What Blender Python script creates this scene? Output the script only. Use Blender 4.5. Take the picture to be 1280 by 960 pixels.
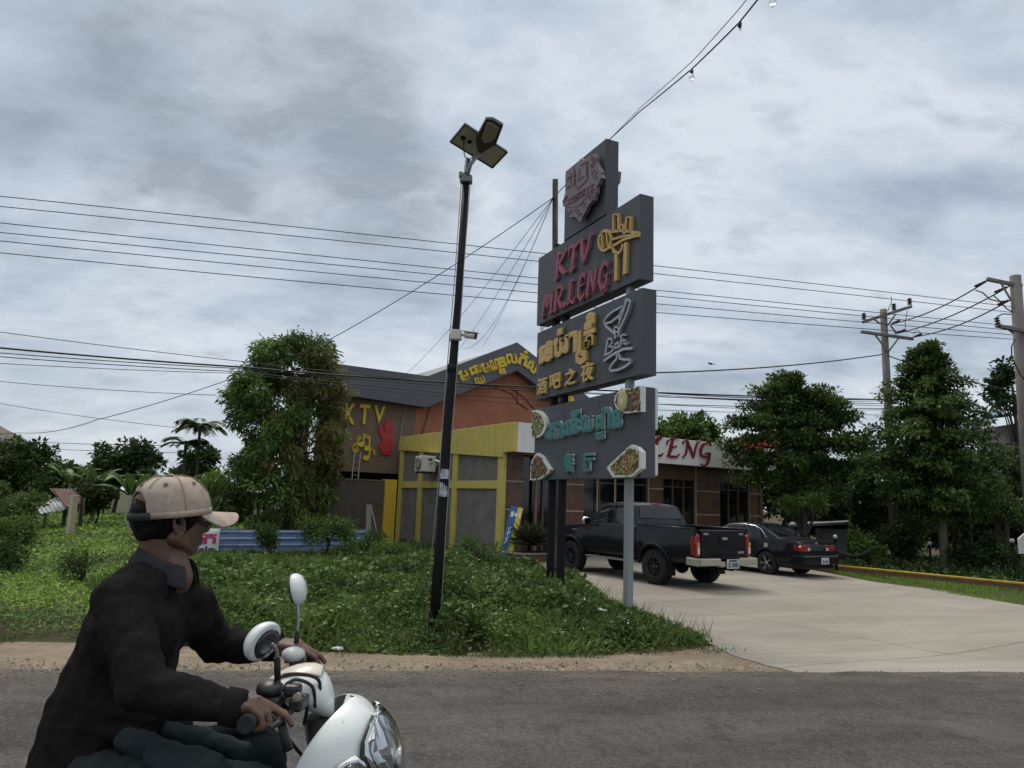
import bpy, bmesh, math, random
import numpy as np
from mathutils import Vector, Matrix
random.seed(7); rng = np.random.default_rng(7)
sc = bpy.context.scene
for o in list(bpy.data.objects): bpy.data.objects.remove(o)
COL = sc.collection
R = math.radians

# ------------------------------------------------------------------ camera
FPX, PITCH, ROLL = 890.0, R(9.3), R(2.0)
CAMZ = 1.62
cam = bpy.data.cameras.new('camera'); cam_o = bpy.data.objects.new('camera', cam); COL.objects.link(cam_o)
cam.sensor_fit = 'HORIZONTAL'; cam.sensor_width = 36.0; cam.lens = FPX / 1280 * 36.0
cam.clip_start = 0.05; cam.clip_end = 3000
CM = Matrix.Translation((0, 0, CAMZ)) @ Matrix.Rotation(math.pi / 2 + PITCH, 4, 'X') @ Matrix.Rotation(ROLL, 4, 'Z')
cam_o.matrix_world = CM
sc.camera = cam_o
CR = np.array(CM.to_3x3()); CP = np.array([0, 0, CAMZ])
def ray(px, py): return CR @ np.array([(px - 640) / FPX, -(py - 480) / FPX, -1.0])
def at(px, py, Y): d = ray(px, py); return CP + d * (Y / d[1])
def on(px, py, z): d = ray(px, py); return CP + d * ((z - CAMZ) / d[2])
def hit(px, py, P, n): d = ray(px, py); return CP + d * (np.dot(P - CP, n) / np.dot(d, n))

# ------------------------------------------------------------------ sky, sun, exposure
SUN_EL, SUN_AZ = R(56), R(336)      # azimuth the light comes from (degrees from +Y towards +X)
world = bpy.data.worlds.new('World'); sc.world = world; world.use_nodes = True
def nd(nt, typ, **kw):
    n = nt.nodes.new(typ)
    for k, v in kw.items(): setattr(n, k, v)
    return n
def setin(n, **kw):
    for k, v in kw.items(): n.inputs[k.replace('_', ' ')].default_value = v
    return n
def mathn(nt, op, a, b=None, clamp=False):
    n = nd(nt, 'ShaderNodeMath', operation=op); n.use_clamp = clamp
    for i, x in enumerate((a, b)):
        if x is None: continue
        if isinstance(x, (int, float)): n.inputs[i].default_value = x
        else: nt.links.new(x, n.inputs[i])
    return n.outputs[0]
def ramp(nt, fac, stops, interp='LINEAR'):
    n = nd(nt, 'ShaderNodeValToRGB'); cr = n.color_ramp; cr.interpolation = interp
    while len(cr.elements) < len(stops): cr.elements.new(0.5)
    for e, (p, c) in zip(cr.elements, stops):
        e.position = p; e.color = (*c, 1) if len(c) == 3 else c
    nt.links.new(fac, n.inputs[0]); return n.outputs[0]
def mixc(nt, fac, a, b, mode='MIX'):
    n = nd(nt, 'ShaderNodeMix', data_type='RGBA', blend_type=mode)
    for s, x in ((0, fac), (6, a), (7, b)):
        if isinstance(x, (int, float)): n.inputs[s].default_value = x
        elif isinstance(x, tuple): n.inputs[s].default_value = (*x, 1) if len(x) == 3 else x
        else: nt.links.new(x, n.inputs[s])
    return n.outputs[2]
def noise(nt, vec, scale, detail=4, rough=0.55, dist=0.0):
    n = nd(nt, 'ShaderNodeTexNoise'); n.inputs['Scale'].default_value = scale
    n.inputs['Detail'].default_value = detail; n.inputs['Roughness'].default_value = rough
    n.inputs['Distortion'].default_value = dist
    if vec is not None: nt.links.new(vec, n.inputs['Vector'])
    return n.outputs['Fac']
def mapping(nt, vec, rot=(0, 0, 0), scale=(1, 1, 1), loc=(0, 0, 0)):
    m = nd(nt, 'ShaderNodeMapping'); m.inputs['Rotation'].default_value = rot
    m.inputs['Scale'].default_value = scale; m.inputs['Location'].default_value = loc
    nt.links.new(vec, m.inputs['Vector']); return m.outputs[0]

def build_sky():
    nt = world.node_tree; nt.nodes.clear()
    out = nd(nt, 'ShaderNodeOutputWorld'); bg = nd(nt, 'ShaderNodeBackground')
    bg.inputs['Strength'].default_value = 0.1
    sky = nd(nt, 'ShaderNodeTexSky', sky_type='NISHITA', sun_disc=False)
    sky.sun_elevation = SUN_EL; sky.sun_rotation = SUN_AZ; sky.dust_density = 3.0
    tc = nd(nt, 'ShaderNodeTexCoord'); sep = nd(nt, 'ShaderNodeSeparateXYZ')
    nt.links.new(tc.outputs['Generated'], sep.inputs[0])
    z = mathn(nt, 'MAXIMUM', sep.outputs[2], 0.0)
    zz = mathn(nt, 'ADD', z, 0.30)
    cb = nd(nt, 'ShaderNodeCombineXYZ')
    nt.links.new(mathn(nt, 'DIVIDE', sep.outputs[0], zz), cb.inputs[0])
    nt.links.new(mathn(nt, 'DIVIDE', sep.outputs[1], zz), cb.inputs[1])
    flat = cb.outputs[0]                       # the cloud deck, seen in perspective
    a = noise(nt, mapping(nt, flat, rot=(0, 0, R(-40)), scale=(1.0, 1.7, 1)), 1.55, 11, 0.58, 0.2)
    b = noise(nt, mapping(nt, flat, rot=(0, 0, R(24)), scale=(0.7, 1.3, 1), loc=(3.1, 1.7, 0)), 1.3, 7, 0.54, 0.1)
    c = noise(nt, mapping(nt, flat, rot=(0, 0, R(-48)), scale=(1.0, 1.5, 1), loc=(5, 2, 0)), 5.2, 12, 0.63, 0.25)
    # banks of ragged darker cloud hang over the left of the view
    nrm = nd(nt, 'ShaderNodeVectorMath', operation='NORMALIZE'); nt.links.new(tc.outputs['Generated'], nrm.inputs[0])
    def bank(px, py, k, g):
        d = ray(px, py); d = d / np.linalg.norm(d)
        dot = nd(nt, 'ShaderNodeVectorMath', operation='DOT_PRODUCT')
        nt.links.new(nrm.outputs[0], dot.inputs[0]); dot.inputs[1].default_value = tuple(d)
        t = mathn(nt, 'MULTIPLY', mathn(nt, 'SUBTRACT', dot.outputs['Value'], 1.0), k)
        return mathn(nt, 'MULTIPLY', mathn(nt, 'POWER', 2.718, t), g * .80)
    banks = None
    for q in ((400, 60, 110, .62), (455, 175, 150, .72), (480, 270, 260, .72), (100, 40, 160, .62), (190, 70, 260, .45), (285, 220, 330, .66), (200, 190, 380, .38), (1010, 210, 70, .16), (90, 370, 60, .34)):
        o_ = bank(*q); banks = o_ if banks is None else mathn(nt, 'ADD', banks, o_)
    s = mathn(nt, 'ADD', mathn(nt, 'MULTIPLY', a, 0.62), mathn(nt, 'ADD', mathn(nt, 'MULTIPLY', b, 0.30), mathn(nt, 'MULTIPLY', c, 0.20)))
    cloud = ramp(nt, s, [(0.40, (0.268, 0.328, 0.402)), (0.48, (0.37, 0.440, 0.53)), (0.545, (0.487, 0.56, 0.652)), (0.63, (0.65, 0.705, 0.775))])
    dk = mathn(nt, 'ADD', banks, mathn(nt, 'ADD', mathn(nt, 'MULTIPLY', mathn(nt, 'SUBTRACT', c, 0.5), 2.3), mathn(nt, 'MULTIPLY', mathn(nt, 'SUBTRACT', a, 0.5), 1.5)))
    dk = ramp(nt, dk, [(0.24, (0, 0, 0)), (0.60, (.5, .5, .5)), (1.0, (1, 1, 1))])
    cloud = mixc(nt, mathn(nt, 'MULTIPLY', dk, 0.74), cloud, (0.205, 0.25, 0.305))
    # pale band low over the horizon, bright deck high overhead
    low = mathn(nt, 'POWER', 2.718, mathn(nt, 'MULTIPLY', z, -11.0))
    cloud = mixc(nt, mathn(nt, 'MULTIPLY', low, 0.55), cloud, (0.60, 0.645, 0.68))
    up = nd(nt, 'ShaderNodeMapRange', interpolation_type='SMOOTHSTEP')
    nt.links.new(z, up.inputs[0]); up.inputs[1].default_value = 0.60; up.inputs[2].default_value = 0.95
    up.inputs[3].default_value = 8.75; up.inputs[4].default_value = 20.0
    gain = nd(nt, 'ShaderNodeVectorMath', operation='SCALE'); nt.links.new(cloud, gain.inputs[0]); nt.links.new(up.outputs[0], gain.inputs['Scale'])
    hi = nd(nt, 'ShaderNodeMapRange', interpolation_type='SMOOTHSTEP'); nt.links.new(z, hi.inputs[0]); hi.inputs[1].default_value = 0.60; hi.inputs[2].default_value = 0.9
    warm = mixc(nt, mathn(nt, 'MULTIPLY', hi.outputs[0], 0.85), gain.outputs[0], (12.6, 12.0, 11.0))   # thin bright cloud overhead, in front of the sun
    fin = mixc(nt, 0.95, sky.outputs[0], warm)
    nt.links.new(fin, bg.inputs['Color']); nt.links.new(bg.outputs[0], out.inputs[0])
build_sky()

sun = bpy.data.lights.new('sun', 'SUN'); sun.energy = 1.5; sun.angle = R(14); sun.color = (1.0, 0.94, 0.85)
sun_o = bpy.data.objects.new('sun', sun); COL.objects.link(sun_o)
sd = Vector((math.sin(SUN_AZ) * math.cos(SUN_EL), math.cos(SUN_AZ) * math.cos(SUN_EL), math.sin(SUN_EL)))
sun_o.rotation_euler = sd.to_track_quat('Z', 'Y').to_euler()
sc.view_settings.view_transform = 'Standard'; sc.view_settings.look = 'None'
sc.view_settings.exposure = 0.30; sc.view_settings.gamma = 1.0; sc.view_settings.use_curve_mapping = False
sc.render.engine = 'CYCLES'
sc.cycles.use_denoising = True
sc.cycles.max_bounces = 6; sc.cycles.diffuse_bounces = 3; sc.cycles.glossy_bounces = 3
sc.cycles.transmission_bounces = 4; sc.cycles.transparent_max_bounces = 6

# ------------------------------------------------------------------ materials
MATS = {}
def mat(name, col=(0.5, 0.5, 0.5), rough=0.6, metal=0.0, var=0.0, vscale=3.0, bump=0.0, bscale=30.0, col2=None,
        spec=0.5, coat=0.0, stretch=(1, 1, 1), emit=None, trans=0.0, streak=0.0):
    """Principled material; var mixes towards col2 (or a darker tone) by noise in object space."""
    if name in MATS: return MATS[name]
    m = bpy.data.materials.new(name); m.use_nodes = True; nt = m.node_tree
    p = nt.nodes['Principled BSDF']
    p.inputs['Roughness'].default_value = rough; p.inputs['Metallic'].default_value = metal
    p.inputs['Specular IOR Level'].default_value = spec; p.inputs['Coat Weight'].default_value = coat
    p.inputs['Base Color'].default_value = (*col, 1)
    tc = nd(nt, 'ShaderNodeTexCoord')
    vec = mapping(nt, tc.outputs['Object'], scale=stretch)
    if var > 0:
        c2 = col2 or tuple(c * 0.55 for c in col)
        f = noise(nt, vec, vscale, 6, 0.62)
        f = ramp(nt, f, [(0.36, (0, 0, 0)), (0.66, (1, 1, 1))])
        colr = mixc(nt, mathn(nt, 'MULTIPLY', f, var), col, c2)
        if streak > 0:
            g = noise(nt, mapping(nt, tc.outputs['Object'], scale=(6, 6, 0.35)), 1.6, 5, 0.6)
            g = ramp(nt, g, [(0.48, (0, 0, 0)), (0.72, (1, 1, 1))])
            colr = mixc(nt, mathn(nt, 'MULTIPLY', g, streak), colr, tuple(c * 0.45 for c in col))
        nt.links.new(colr, p.inputs['Base Color'])
        nt.links.new(mathn(nt, 'ADD', mathn(nt, 'MULTIPLY', f, 0.12), rough - 0.05, True), p.inputs['Roughness'])
    if bump > 0:
        b = nd(nt, 'ShaderNodeBump'); b.inputs['Strength'].default_value = bump; b.inputs['Distance'].default_value = 0.02
        nt.links.new(noise(nt, vec, bscale, 5, 0.6), b.inputs['Height']); nt.links.new(b.outputs[0], p.inputs['Normal'])
    if trans > 0: p.inputs['Transmission Weight'].default_value = trans
    if emit: p.inputs['Emission Color'].default_value = (*emit[0], 1); p.inputs['Emission Strength'].default_value = emit[1]
    MATS[name] = m; return m

def leaf_mat(name, c1, c2, rough=0.5, trans=0.22):
    """leaf tones vary from leaf to leaf and between clumps"""
    if name in MATS: return MATS[name]
    m = bpy.data.materials.new(name); m.use_nodes = True; nt = m.node_tree
    p = nt.nodes['Principled BSDF']; out = nt.nodes['Material Output']
    g = nd(nt, 'ShaderNodeNewGeometry'); tc = nd(nt, 'ShaderNodeTexCoord')
    f = mathn(nt, 'ADD', mathn(nt, 'MULTIPLY', g.outputs['Random Per Island'], 0.65),
              mathn(nt, 'MULTIPLY', noise(nt, tc.outputs['Object'], 1.3, 3), 0.5))
    col = mixc(nt, mathn(nt, 'SUBTRACT', f, 0.07, True), c1, c2)
    nt.links.new(col, p.inputs['Base Color']); p.inputs['Roughness'].default_value = rough
    p.inputs['Specular IOR Level'].default_value = 0.14
    t = nd(nt, 'ShaderNodeBsdfTranslucent'); nt.links.new(col, t.inputs[0])
    mx = nd(nt, 'ShaderNodeMixShader'); mx.inputs[0].default_value = trans
    nt.links.new(p.outputs[0], mx.inputs[1]); nt.links.new(t.outputs[0], mx.inputs[2]); nt.links.new(mx.outputs[0], out.inputs[0])
    MATS[name] = m; return m

# ------------------------------------------------------------------ mesh builder
def V(*a): return np.array(a, float)
def unit(v): v = np.asarray(v, float); return v / (np.linalg.norm(v) + 1e-12)
def basis(d):
    d = unit(d); h = V(0, 0, 1) if abs(d[2]) < 0.95 else V(1, 0, 0)
    a = unit(np.cross(h, d)); b = np.cross(d, a); return a, b, d
class MB:
    """collects shapes into one mesh object"""
    def __init__(s): s.v = []; s.f = []; s.m = []; s.s = []; s.mi = 0; s.sm = False
    def add(s, verts, faces, smooth=None):
        b = len(s.v); s.v.extend([tuple(map(float, q)) for q in verts])
        for f in faces: s.f.append([i + b for i in f]); s.m.append(s.mi); s.s.append(s.sm if smooth is None else smooth)
        return s
    def box(s, c, size, ax=None):
        c = np.asarray(c, float); ax = np.eye(3) if ax is None else np.asarray(ax, float); h = np.asarray(size, float) / 2
        vs = [c + ax[0] * h[0] * i + ax[1] * h[1] * j + ax[2] * h[2] * k for i in (-1, 1) for j in (-1, 1) for k in (-1, 1)]
        return s.add(vs, [(0, 1, 3, 2), (4, 6, 7, 5), (0, 4, 5, 1), (2, 3, 7, 6), (0, 2, 6, 4), (1, 5, 7, 3)])
    def bar(s, p, q, w, h=None, up=None):
        p = np.asarray(p, float); q = np.asarray(q, float); d = unit(q - p); h = h or w
        if up is None: a, b, _ = basis(d)
        else: a = unit(np.cross(up, d)); b = np.cross(d, a)
        return s.box((p + q) / 2, (np.linalg.norm(q - p), w, h), (d, a, b))
    def tube(s, pts, rad, n=8, caps=True, smooth=True):
        pts = [np.asarray(p, float) for p in pts]; k = len(pts)
        rad = [rad] * k if np.isscalar(rad) else rad
        vs = []; fs = []; pa = None
        for i in range(k):
            d = unit((pts[min(i + 1, k - 1)] - pts[max(i - 1, 0)]))
            if pa is None: a, b, _ = basis(d)
            else:
                a = pa - d * np.dot(pa, d)
                if np.linalg.norm(a) < 1e-6: a, _, _ = basis(d)
                a = unit(a); b = np.cross(d, a)
            pa = a
            for j in range(n):
                t = 2 * math.pi * j / n; vs.append(pts[i] + (a * math.cos(t) + b * math.sin(t)) * rad[i])
        for i in range(k - 1):
            for j in range(n):
                j2 = (j + 1) % n; fs.append((i * n + j, i * n + j2, (i + 1) * n + j2, (i + 1) * n + j))
        s.add(vs, fs, smooth)
        if caps:
            b0 = len(s.v) - len(vs)
            s.f.append([b0 + j for j in reversed(range(n))]); s.m.append(s.mi); s.s.append(False)
            s.f.append([b0 + (k - 1) * n + j for j in range(n)]); s.m.append(s.mi); s.s.append(False)
        return s
    def capsule(s, p, r0, q, r1, n=14, rings=5):
        p = np.asarray(p, float); q = np.asarray(q, float); d = q - p; L = np.linalg.norm(d)
        if L < 1e-6: d = V(0, 0, 1)
        d = unit(d); pts = []; rad = []
        for i in range(rings + 1):
            t = math.pi / 2 * i / rings; pts.append(p - d * r0 * math.cos(t)); rad.append(max(r0 * math.sin(t), 1e-4))
        for i in range(1, 4):
            t = i / 4; pts.append(p + (q - p) * t); rad.append(r0 + (r1 - r0) * t)
        for i in range(rings + 1):
            t = math.pi / 2 * i / rings; pts.append(q + d * r1 * math.sin(t)); rad.append(max(r1 * math.cos(t), 1e-4))
        return s.tube(pts, rad, n)
    def ell(s, c, rad, ax=None, n=20, m=12, zmin=-1.0, zmax=1.0):
        c = np.asarray(c, float); ax = np.eye(3) if ax is None else np.asarray(ax, float); vs = []; fs = []
        t0 = math.asin(zmin); t1 = math.asin(zmax)
        for i in range(m + 1):
            t = t0 + (t1 - t0) * i / m
            for j in range(n):
                u = 2 * math.pi * j / n
                vs.append(c + ax[0] * rad[0] * math.cos(t) * math.cos(u) + ax[1] * rad[1] * math.cos(t) * math.sin(u) + ax[2] * rad[2] * math.sin(t))
        for i in range(m):
            for j in range(n):
                j2 = (j + 1) % n; fs.append((i * n + j, i * n + j2, (i + 1) * n + j2, (i + 1) * n + j))
        fs.append(list(reversed(range(n)))); fs.append([m * n + j for j in range(n)])
        return s.add(vs, fs, True)
    def prism(s, poly, o, u, v, n, d0, d1):
        """polygon in (u, v) of the frame at o, from depth d0 to d1 along n"""
        o, u, v, n = [np.asarray(x, float) for x in (o, u, v, n)]; k = len(poly)
        vs = [o + u * a + v * b + n * d0 for a, b in poly] + [o + u * a + v * b + n * d1 for a, b in poly]
        fs = [list(range(k))[::-1], [k + i for i in range(k)]] + [(i, (i + 1) % k, k + (i + 1) % k, k + i) for i in range(k)]
        return s.add(vs, fs)
    def ribbon(s, pts, w, o, u, v, n, d0, d1, closed=False):
        """stroke of width w along 2-D points, extruded along n; w may vary per point"""
        P = [np.asarray(p, float) for p in pts]; k = len(P); W = [w] * k if np.isscalar(w) else w
        o, u, v, n = [np.asarray(x, float) for x in (o, u, v, n)]; L = []; Rr = []
        for i in range(k):
            a = P[(i - 1) % k] if closed or i > 0 else P[i]; b = P[(i + 1) % k] if closed or i < k - 1 else P[i]
            t = (b - a) / (np.linalg.norm(b - a) + 1e-9); nn = np.array([-t[1], t[0]])
            L.append(P[i] + nn * W[i] / 2); Rr.append(P[i] - nn * W[i] / 2)
        vs = []
        for d in (d0, d1):
            for q in L + Rr: vs.append(o + u * q[0] + v * q[1] + n * d)
        fs = []; K = 2 * k
        for i in range(k if closed else k - 1):
            j = (i + 1) % k
            fs += [(K + i, K + k + i, K + k + j, K + j), (i, j, k + j, k + i), (i, K + i, K + j, j), (k + i, k + j, K + k + j, K + k + i)]
        if not closed: fs += [(0, k, K + k, K), (k - 1, K + k - 1, K + 2 * k - 1, 2 * k - 1)]
        return s.add(vs, fs)
    def lathe(s, prof, c, ax, n=24):
        """profile [(r, h)] turned about ax through c"""
        a, b, d = basis(ax); vs = []; fs = []; c = np.asarray(c, float)
        for r_, h in prof:
            for j in range(n):
                t = 2 * math.pi * j / n; vs.append(c + d * h + (a * math.cos(t) + b * math.sin(t)) * r_)
        for i in range(len(prof) - 1):
            for j in range(n):
                j2 = (j + 1) % n; fs.append((i * n + j, i * n + j2, (i + 1) * n + j2, (i + 1) * n + j))
        return s.add(vs, fs, True)
    def grid(s, P, smooth=True, flip=False):
        """P[i][j] -> point"""
        r_, c_ = len(P), len(P[0]); vs = [q for row in P for q in row]; fs = []
        for i in range(r_ - 1):
            for j in range(c_ - 1):
                f = (i * c_ + j, i * c_ + j + 1, (i + 1) * c_ + j + 1, (i + 1) * c_ + j); fs.append(f[::-1] if flip else f)
        return s.add(vs, fs, smooth)
    def build(s, name, mats, parent=None, bevel=0.0, recalc=True, origin=None, seg=2, ang=40):
        me = bpy.data.meshes.new(name)
        vv = np.array(s.v)
        if origin is not None: vv = vv - np.asarray(origin)
        me.from_pydata([tuple(q) for q in vv], [], s.f)
        for m in (mats if isinstance(mats, (list, tuple)) else [mats]): me.materials.append(m)
        me.polygons.foreach_set('material_index', s.m); me.polygons.foreach_set('use_smooth', s.s)
        if recalc:
            bm = bmesh.new(); bm.from_mesh(me); bmesh.ops.recalc_face_normals(bm, faces=bm.faces); bm.to_mesh(me); bm.free()
        me.update()
        o = bpy.data.objects.new(name, me); COL.objects.link(o)
        if origin is not None: o.location = origin
        if parent is not None: o.parent = parent
        if bevel > 0:
            b = o.modifiers.new('bevel', 'BEVEL'); b.width = bevel; b.segments = seg; b.limit_method = 'ANGLE'; b.angle_limit = R(ang)
            b.harden_normals = False
        return o

def tag(o, label=None, cat=None, group=None, kind=None):
    for k, v in (('label', label), ('category', cat), ('group', group), ('kind', kind)):
        if v: o[k] = v
    return o
def thing(name, label, cat, loc=(0, 0, 0), rotz=0.0, group=None):
    o = bpy.data.objects.new(name, None); COL.objects.link(o); o.empty_display_size = 0.2
    o.location = tuple(map(float, loc)); o.rotation_euler = (0, 0, rotz); return tag(o, label, cat, group)
def at_root(o, root):
    """keep a world-space mesh where it is while it becomes a child of an Empty that only has a location"""
    o.parent = root; o.matrix_parent_inverse = Matrix.Translation(-Vector(root.location)); return o
def copy_thing(root, loc=None, rotz=None):
    r = root.copy(); COL.objects.link(r)
    if loc is not None: r.location = tuple(map(float, loc))
    if rotz is not None: r.rotation_euler = (0, 0, rotz)
    for ch in list(root.children):
        c = ch.copy(); COL.objects.link(c); c.parent = r
        for g in list(ch.children):
            d = g.copy(); COL.objects.link(d); d.parent = c
    return r

# ------------------------------------------------------------------ lettering
_gl = {}
def glyph(ch, bold=0.03, depth=0.05, shear=0.0):
    key = (ch, bold, depth, shear)
    if key in _gl: return _gl[key]
    c = bpy.data.curves.new('g', 'FONT'); c.body = ch; c.size = 1.0; c.extrude = depth; c.bevel_depth = bold; c.bevel_resolution = 0
    c.resolution_u = 4; c.shear = shear
    o = bpy.data.objects.new('g', c); COL.objects.link(o)
    bpy.context.view_layer.update()
    me = bpy.data.meshes.new_from_object(o.evaluated_get(bpy.context.evaluated_depsgraph_get()))
    vs = np.array([v.co[:] for v in me.vertices]) if len(me.vertices) else np.zeros((0, 3))
    fs = [list(p.vertices) for p in me.polygons]
    bpy.data.objects.remove(o); bpy.data.curves.remove(c); bpy.data.meshes.remove(me)
    _gl[key] = (vs, fs); return vs, fs
def put_text(mb, ch, box, o, u, v, n, d0, d1, bold=0.03, depth=0.05, shear=0.0, rot=0.0):
    """fit the glyphs of ch into box (x0, y0, x1, y1) of the plane (o, u, v); n is the outward normal"""
    vs, fs = glyph(ch, bold, depth, shear)
    if not len(vs): return
    lo, hi = vs.min(0), vs.max(0); q = (vs - lo) / np.maximum(hi - lo, 1e-6)
    x0, y0, x1, y1 = box
    X = (q[:, 0] - .5) * (x1 - x0); Y = (q[:, 1] - .5) * (y1 - y0); c, s_ = math.cos(rot), math.sin(rot)
    XX = X * c - Y * s_ + (x0 + x1) / 2; YY = X * s_ + Y * c + (y0 + y1) / 2
    o, u, v, n = [np.asarray(t, float) for t in (o, u, v, n)]
    P = o + XX[:, None] * u + YY[:, None] * v + (d0 + q[:, 2] * (d1 - d0))[:, None] * n
    mb.add(P, fs, False)

# ------------------------------------------------------------------ foliage
def leaves(name, pos, dr, nr, L, W, mats, parent=None, mi=None, cup=0.15, kind=None, wide=0.45):
    """one mesh of folded four-cornered leaves"""
    pos = np.asarray(pos, float); N = len(pos); dr = np.asarray(dr, float); nr = np.asarray(nr, float)
    dr = dr / (np.linalg.norm(dr, axis=1, keepdims=True) + 1e-9)
    sd_ = np.cross(dr, nr); sd_ = sd_ / (np.linalg.norm(sd_, axis=1, keepdims=True) + 1e-9); up = np.cross(sd_, dr)
    L = np.broadcast_to(L, (N,))[:, None]; W = np.broadcast_to(W, (N,))[:, None]
    mid = pos + dr * L * wide
    co = np.stack([pos, mid + sd_ * W / 2 + up * W * cup, pos + dr * L, mid - sd_ * W / 2 + up * W * cup], 1).reshape(-1, 3)
    idx = (np.arange(N) * 4)[:, None] + np.array([0, 1, 2, 0, 2, 3])[None, :]
    me = bpy.data.meshes.new(name)
    me.vertices.add(4 * N); me.vertices.foreach_set('co', co.astype(np.float32).ravel())
    me.loops.add(6 * N); me.loops.foreach_set('vertex_index', idx.astype(np.int32).ravel())
    me.polygons.add(2 * N); me.polygons.foreach_set('loop_start', (np.arange(2 * N) * 3).astype(np.int32))
    if mi is not None: me.polygons.foreach_set('material_index', np.repeat(np.asarray(mi), 2).astype(np.int32))
    for m in (mats if isinstance(mats, (list, tuple)) else [mats]): me.materials.append(m)
    me.update(calc_edges=True); me.validate()
    o = bpy.data.objects.new(name, me); COL.objects.link(o)
    if parent is not None: o.parent = parent
    if kind: o['kind'] = kind
    return o
def rdir(n, zb=0.0):
    d = rng.normal(size=(n, 3)); d /= np.linalg.norm(d, axis=1, keepdims=True); d[:, 2] += zb
    return d / np.linalg.norm(d, axis=1, keepdims=True)
def inpoly(x, y, poly):
    x = np.asarray(x); y = np.asarray(y); r_ = np.zeros(x.shape, bool); k = len(poly)
    for i in range(k):
        x0, y0 = poly[i]; x1, y1 = poly[(i + 1) % k]
        c = ((y0 > y) != (y1 > y)) & (x < (x1 - x0) * (y - y0) / ((y1 - y0) + 1e-12) + x0); r_ ^= c
    return r_
def vnoise(x, y, s=1.0, seed=0):
    """smooth value noise on arrays"""
    r2 = np.random.default_rng(seed).random((64, 64)); x = np.asarray(x) * s + 31.7; y = np.asarray(y) * s + 17.3
    i = np.floor(x).astype(int); j = np.floor(y).astype(int); fx = x - i; fy = y - j
    fx = fx * fx * (3 - 2 * fx); fy = fy * fy * (3 - 2 * fy); g = lambda a, b: r2[a % 64, b % 64]
    return (g(i, j) * (1 - fx) + g(i + 1, j) * fx) * (1 - fy) + (g(i, j + 1) * (1 - fx) + g(i + 1, j + 1) * fx) * fy
# ------------------------------------------------------------------ ground, road, forecourt
RP = np.array([0.10, 7.18]); RA = R(7.6)
RS = np.array([math.cos(RA), math.sin(RA)]); RV = np.array([-math.sin(RA), math.cos(RA)])
LOT = -0.15
def sv(x, y): return (x - RP[0]) * RS[0] + (y - RP[1]) * RS[1], (x - RP[0]) * RV[0] + (y - RP[1]) * RV[1]
def xy(s_, v_): return RP + RS * s_ + RV * v_
def G(x, y):
    _, v_ = sv(np.asarray(x, float), np.asarray(y, float))
    t = np.clip((v_ - 0.0) / 1.8, 0, 1); return LOT * t * t * (3 - 2 * t)
VCUT = [-60, -9.0, 0.0, 0.2, 0.45, 0.7, 0.95, 1.2, 1.5, 1.8, 500]
def clip(poly, f):
    out = []
    for i in range(len(poly)):
        a, b = poly[i], poly[(i + 1) % len(poly)]; fa, fb = f(a), f(b)
        if fa >= 0: out.append(a)
        if (fa >= 0) != (fb >= 0): t = fa / (fa - fb); out.append((a[0] + (b[0] - a[0]) * t, a[1] + (b[1] - a[1]) * t))
    return out
def drape(name, poly_sv, dz, m, zf=G):
    """a sheet over the ground; the polygon is in road coordinates"""
    mb = MB()
    for v0, v1 in zip(VCUT[:-1], VCUT[1:]):
        q = clip(clip(poly_sv, lambda p: p[1] - v0), lambda p: v1 - p[1])
        if len(q) < 3: continue
        pts = [xy(*p) for p in q]; mb.add([(p[0], p[1], float(zf(p[0], p[1])) + dz) for p in pts], [list(range(len(pts)))], False)
    o = mb.build(name, m, recalc=False)
    bm = bmesh.new(); bm.from_mesh(o.data); bmesh.ops.triangulate(bm, faces=bm.faces)
    bmesh.ops.remove_doubles(bm, verts=bm.verts, dist=0.0005)
    for f in bm.faces:
        f.normal_update()
        if f.normal.z < 0: f.normal_flip()
    bm.to_mesh(o.data); bm.free(); o['kind'] = 'structure'
    return o
def svp(px, py, z=0.0): p = on(px, py, z); return tuple(float(t) for t in sv(p[0], p[1]))
def jag(pts, amp, step=0.25, seed=1):
    r_ = random.Random(seed); out = []
    for a, b in zip(pts[:-1], pts[1:]):
        n = max(1, int(math.hypot(b[0] - a[0], b[1] - a[1]) / step))
        for i in range(n):
            t = i / n; out.append((a[0] + (b[0] - a[0]) * t + r_.uniform(-amp, amp), a[1] + (b[1] - a[1]) * t + r_.uniform(-amp, amp)))
    return out + [pts[-1]]

def ground_mat(name, c1, c2, c3, s1, s2, bump, bs, rough=0.95):
    m = bpy.data.materials.new(name); m.use_nodes = True; nt = m.node_tree; p = nt.nodes['Principled BSDF']
    tc = nd(nt, 'ShaderNodeTexCoord'); v = tc.outputs['Object']
    f = ramp(nt, noise(nt, v, s1, 7, 0.62), [(0.38, (0, 0, 0)), (0.62, (1, 1, 1))])
    g = ramp(nt, noise(nt, v, s2, 4, 0.7), [(0.42, (0, 0, 0)), (0.66, (1, 1, 1))])
    col = mixc(nt, mathn(nt, 'MULTIPLY', g, 0.6), mixc(nt, f, c1, c2), c3)
    nt.links.new(col, p.inputs['Base Color']); p.inputs['Roughness'].default_value = rough; p.inputs['Specular IOR Level'].default_value = 0.2
    b = nd(nt, 'ShaderNodeBump'); b.inputs['Strength'].default_value = bump; b.inputs['Distance'].default_value = 0.02
    nt.links.new(noise(nt, v, bs, 6, 0.7), b.inputs['Height']); nt.links.new(b.outputs[0], p.inputs['Normal'])
    return m
M_SOIL = ground_mat('soil', (0.045, 0.05, 0.02), (0.07, 0.06, 0.03), (0.035, 0.05, 0.015), 0.7, 6, 0.5, 12)
M_DIRT = ground_mat('dirt', (0.20, 0.158, 0.112), (0.275, 0.222, 0.162), (0.11, 0.088, 0.064), 1.6, 12, 0.9, 26)

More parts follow.
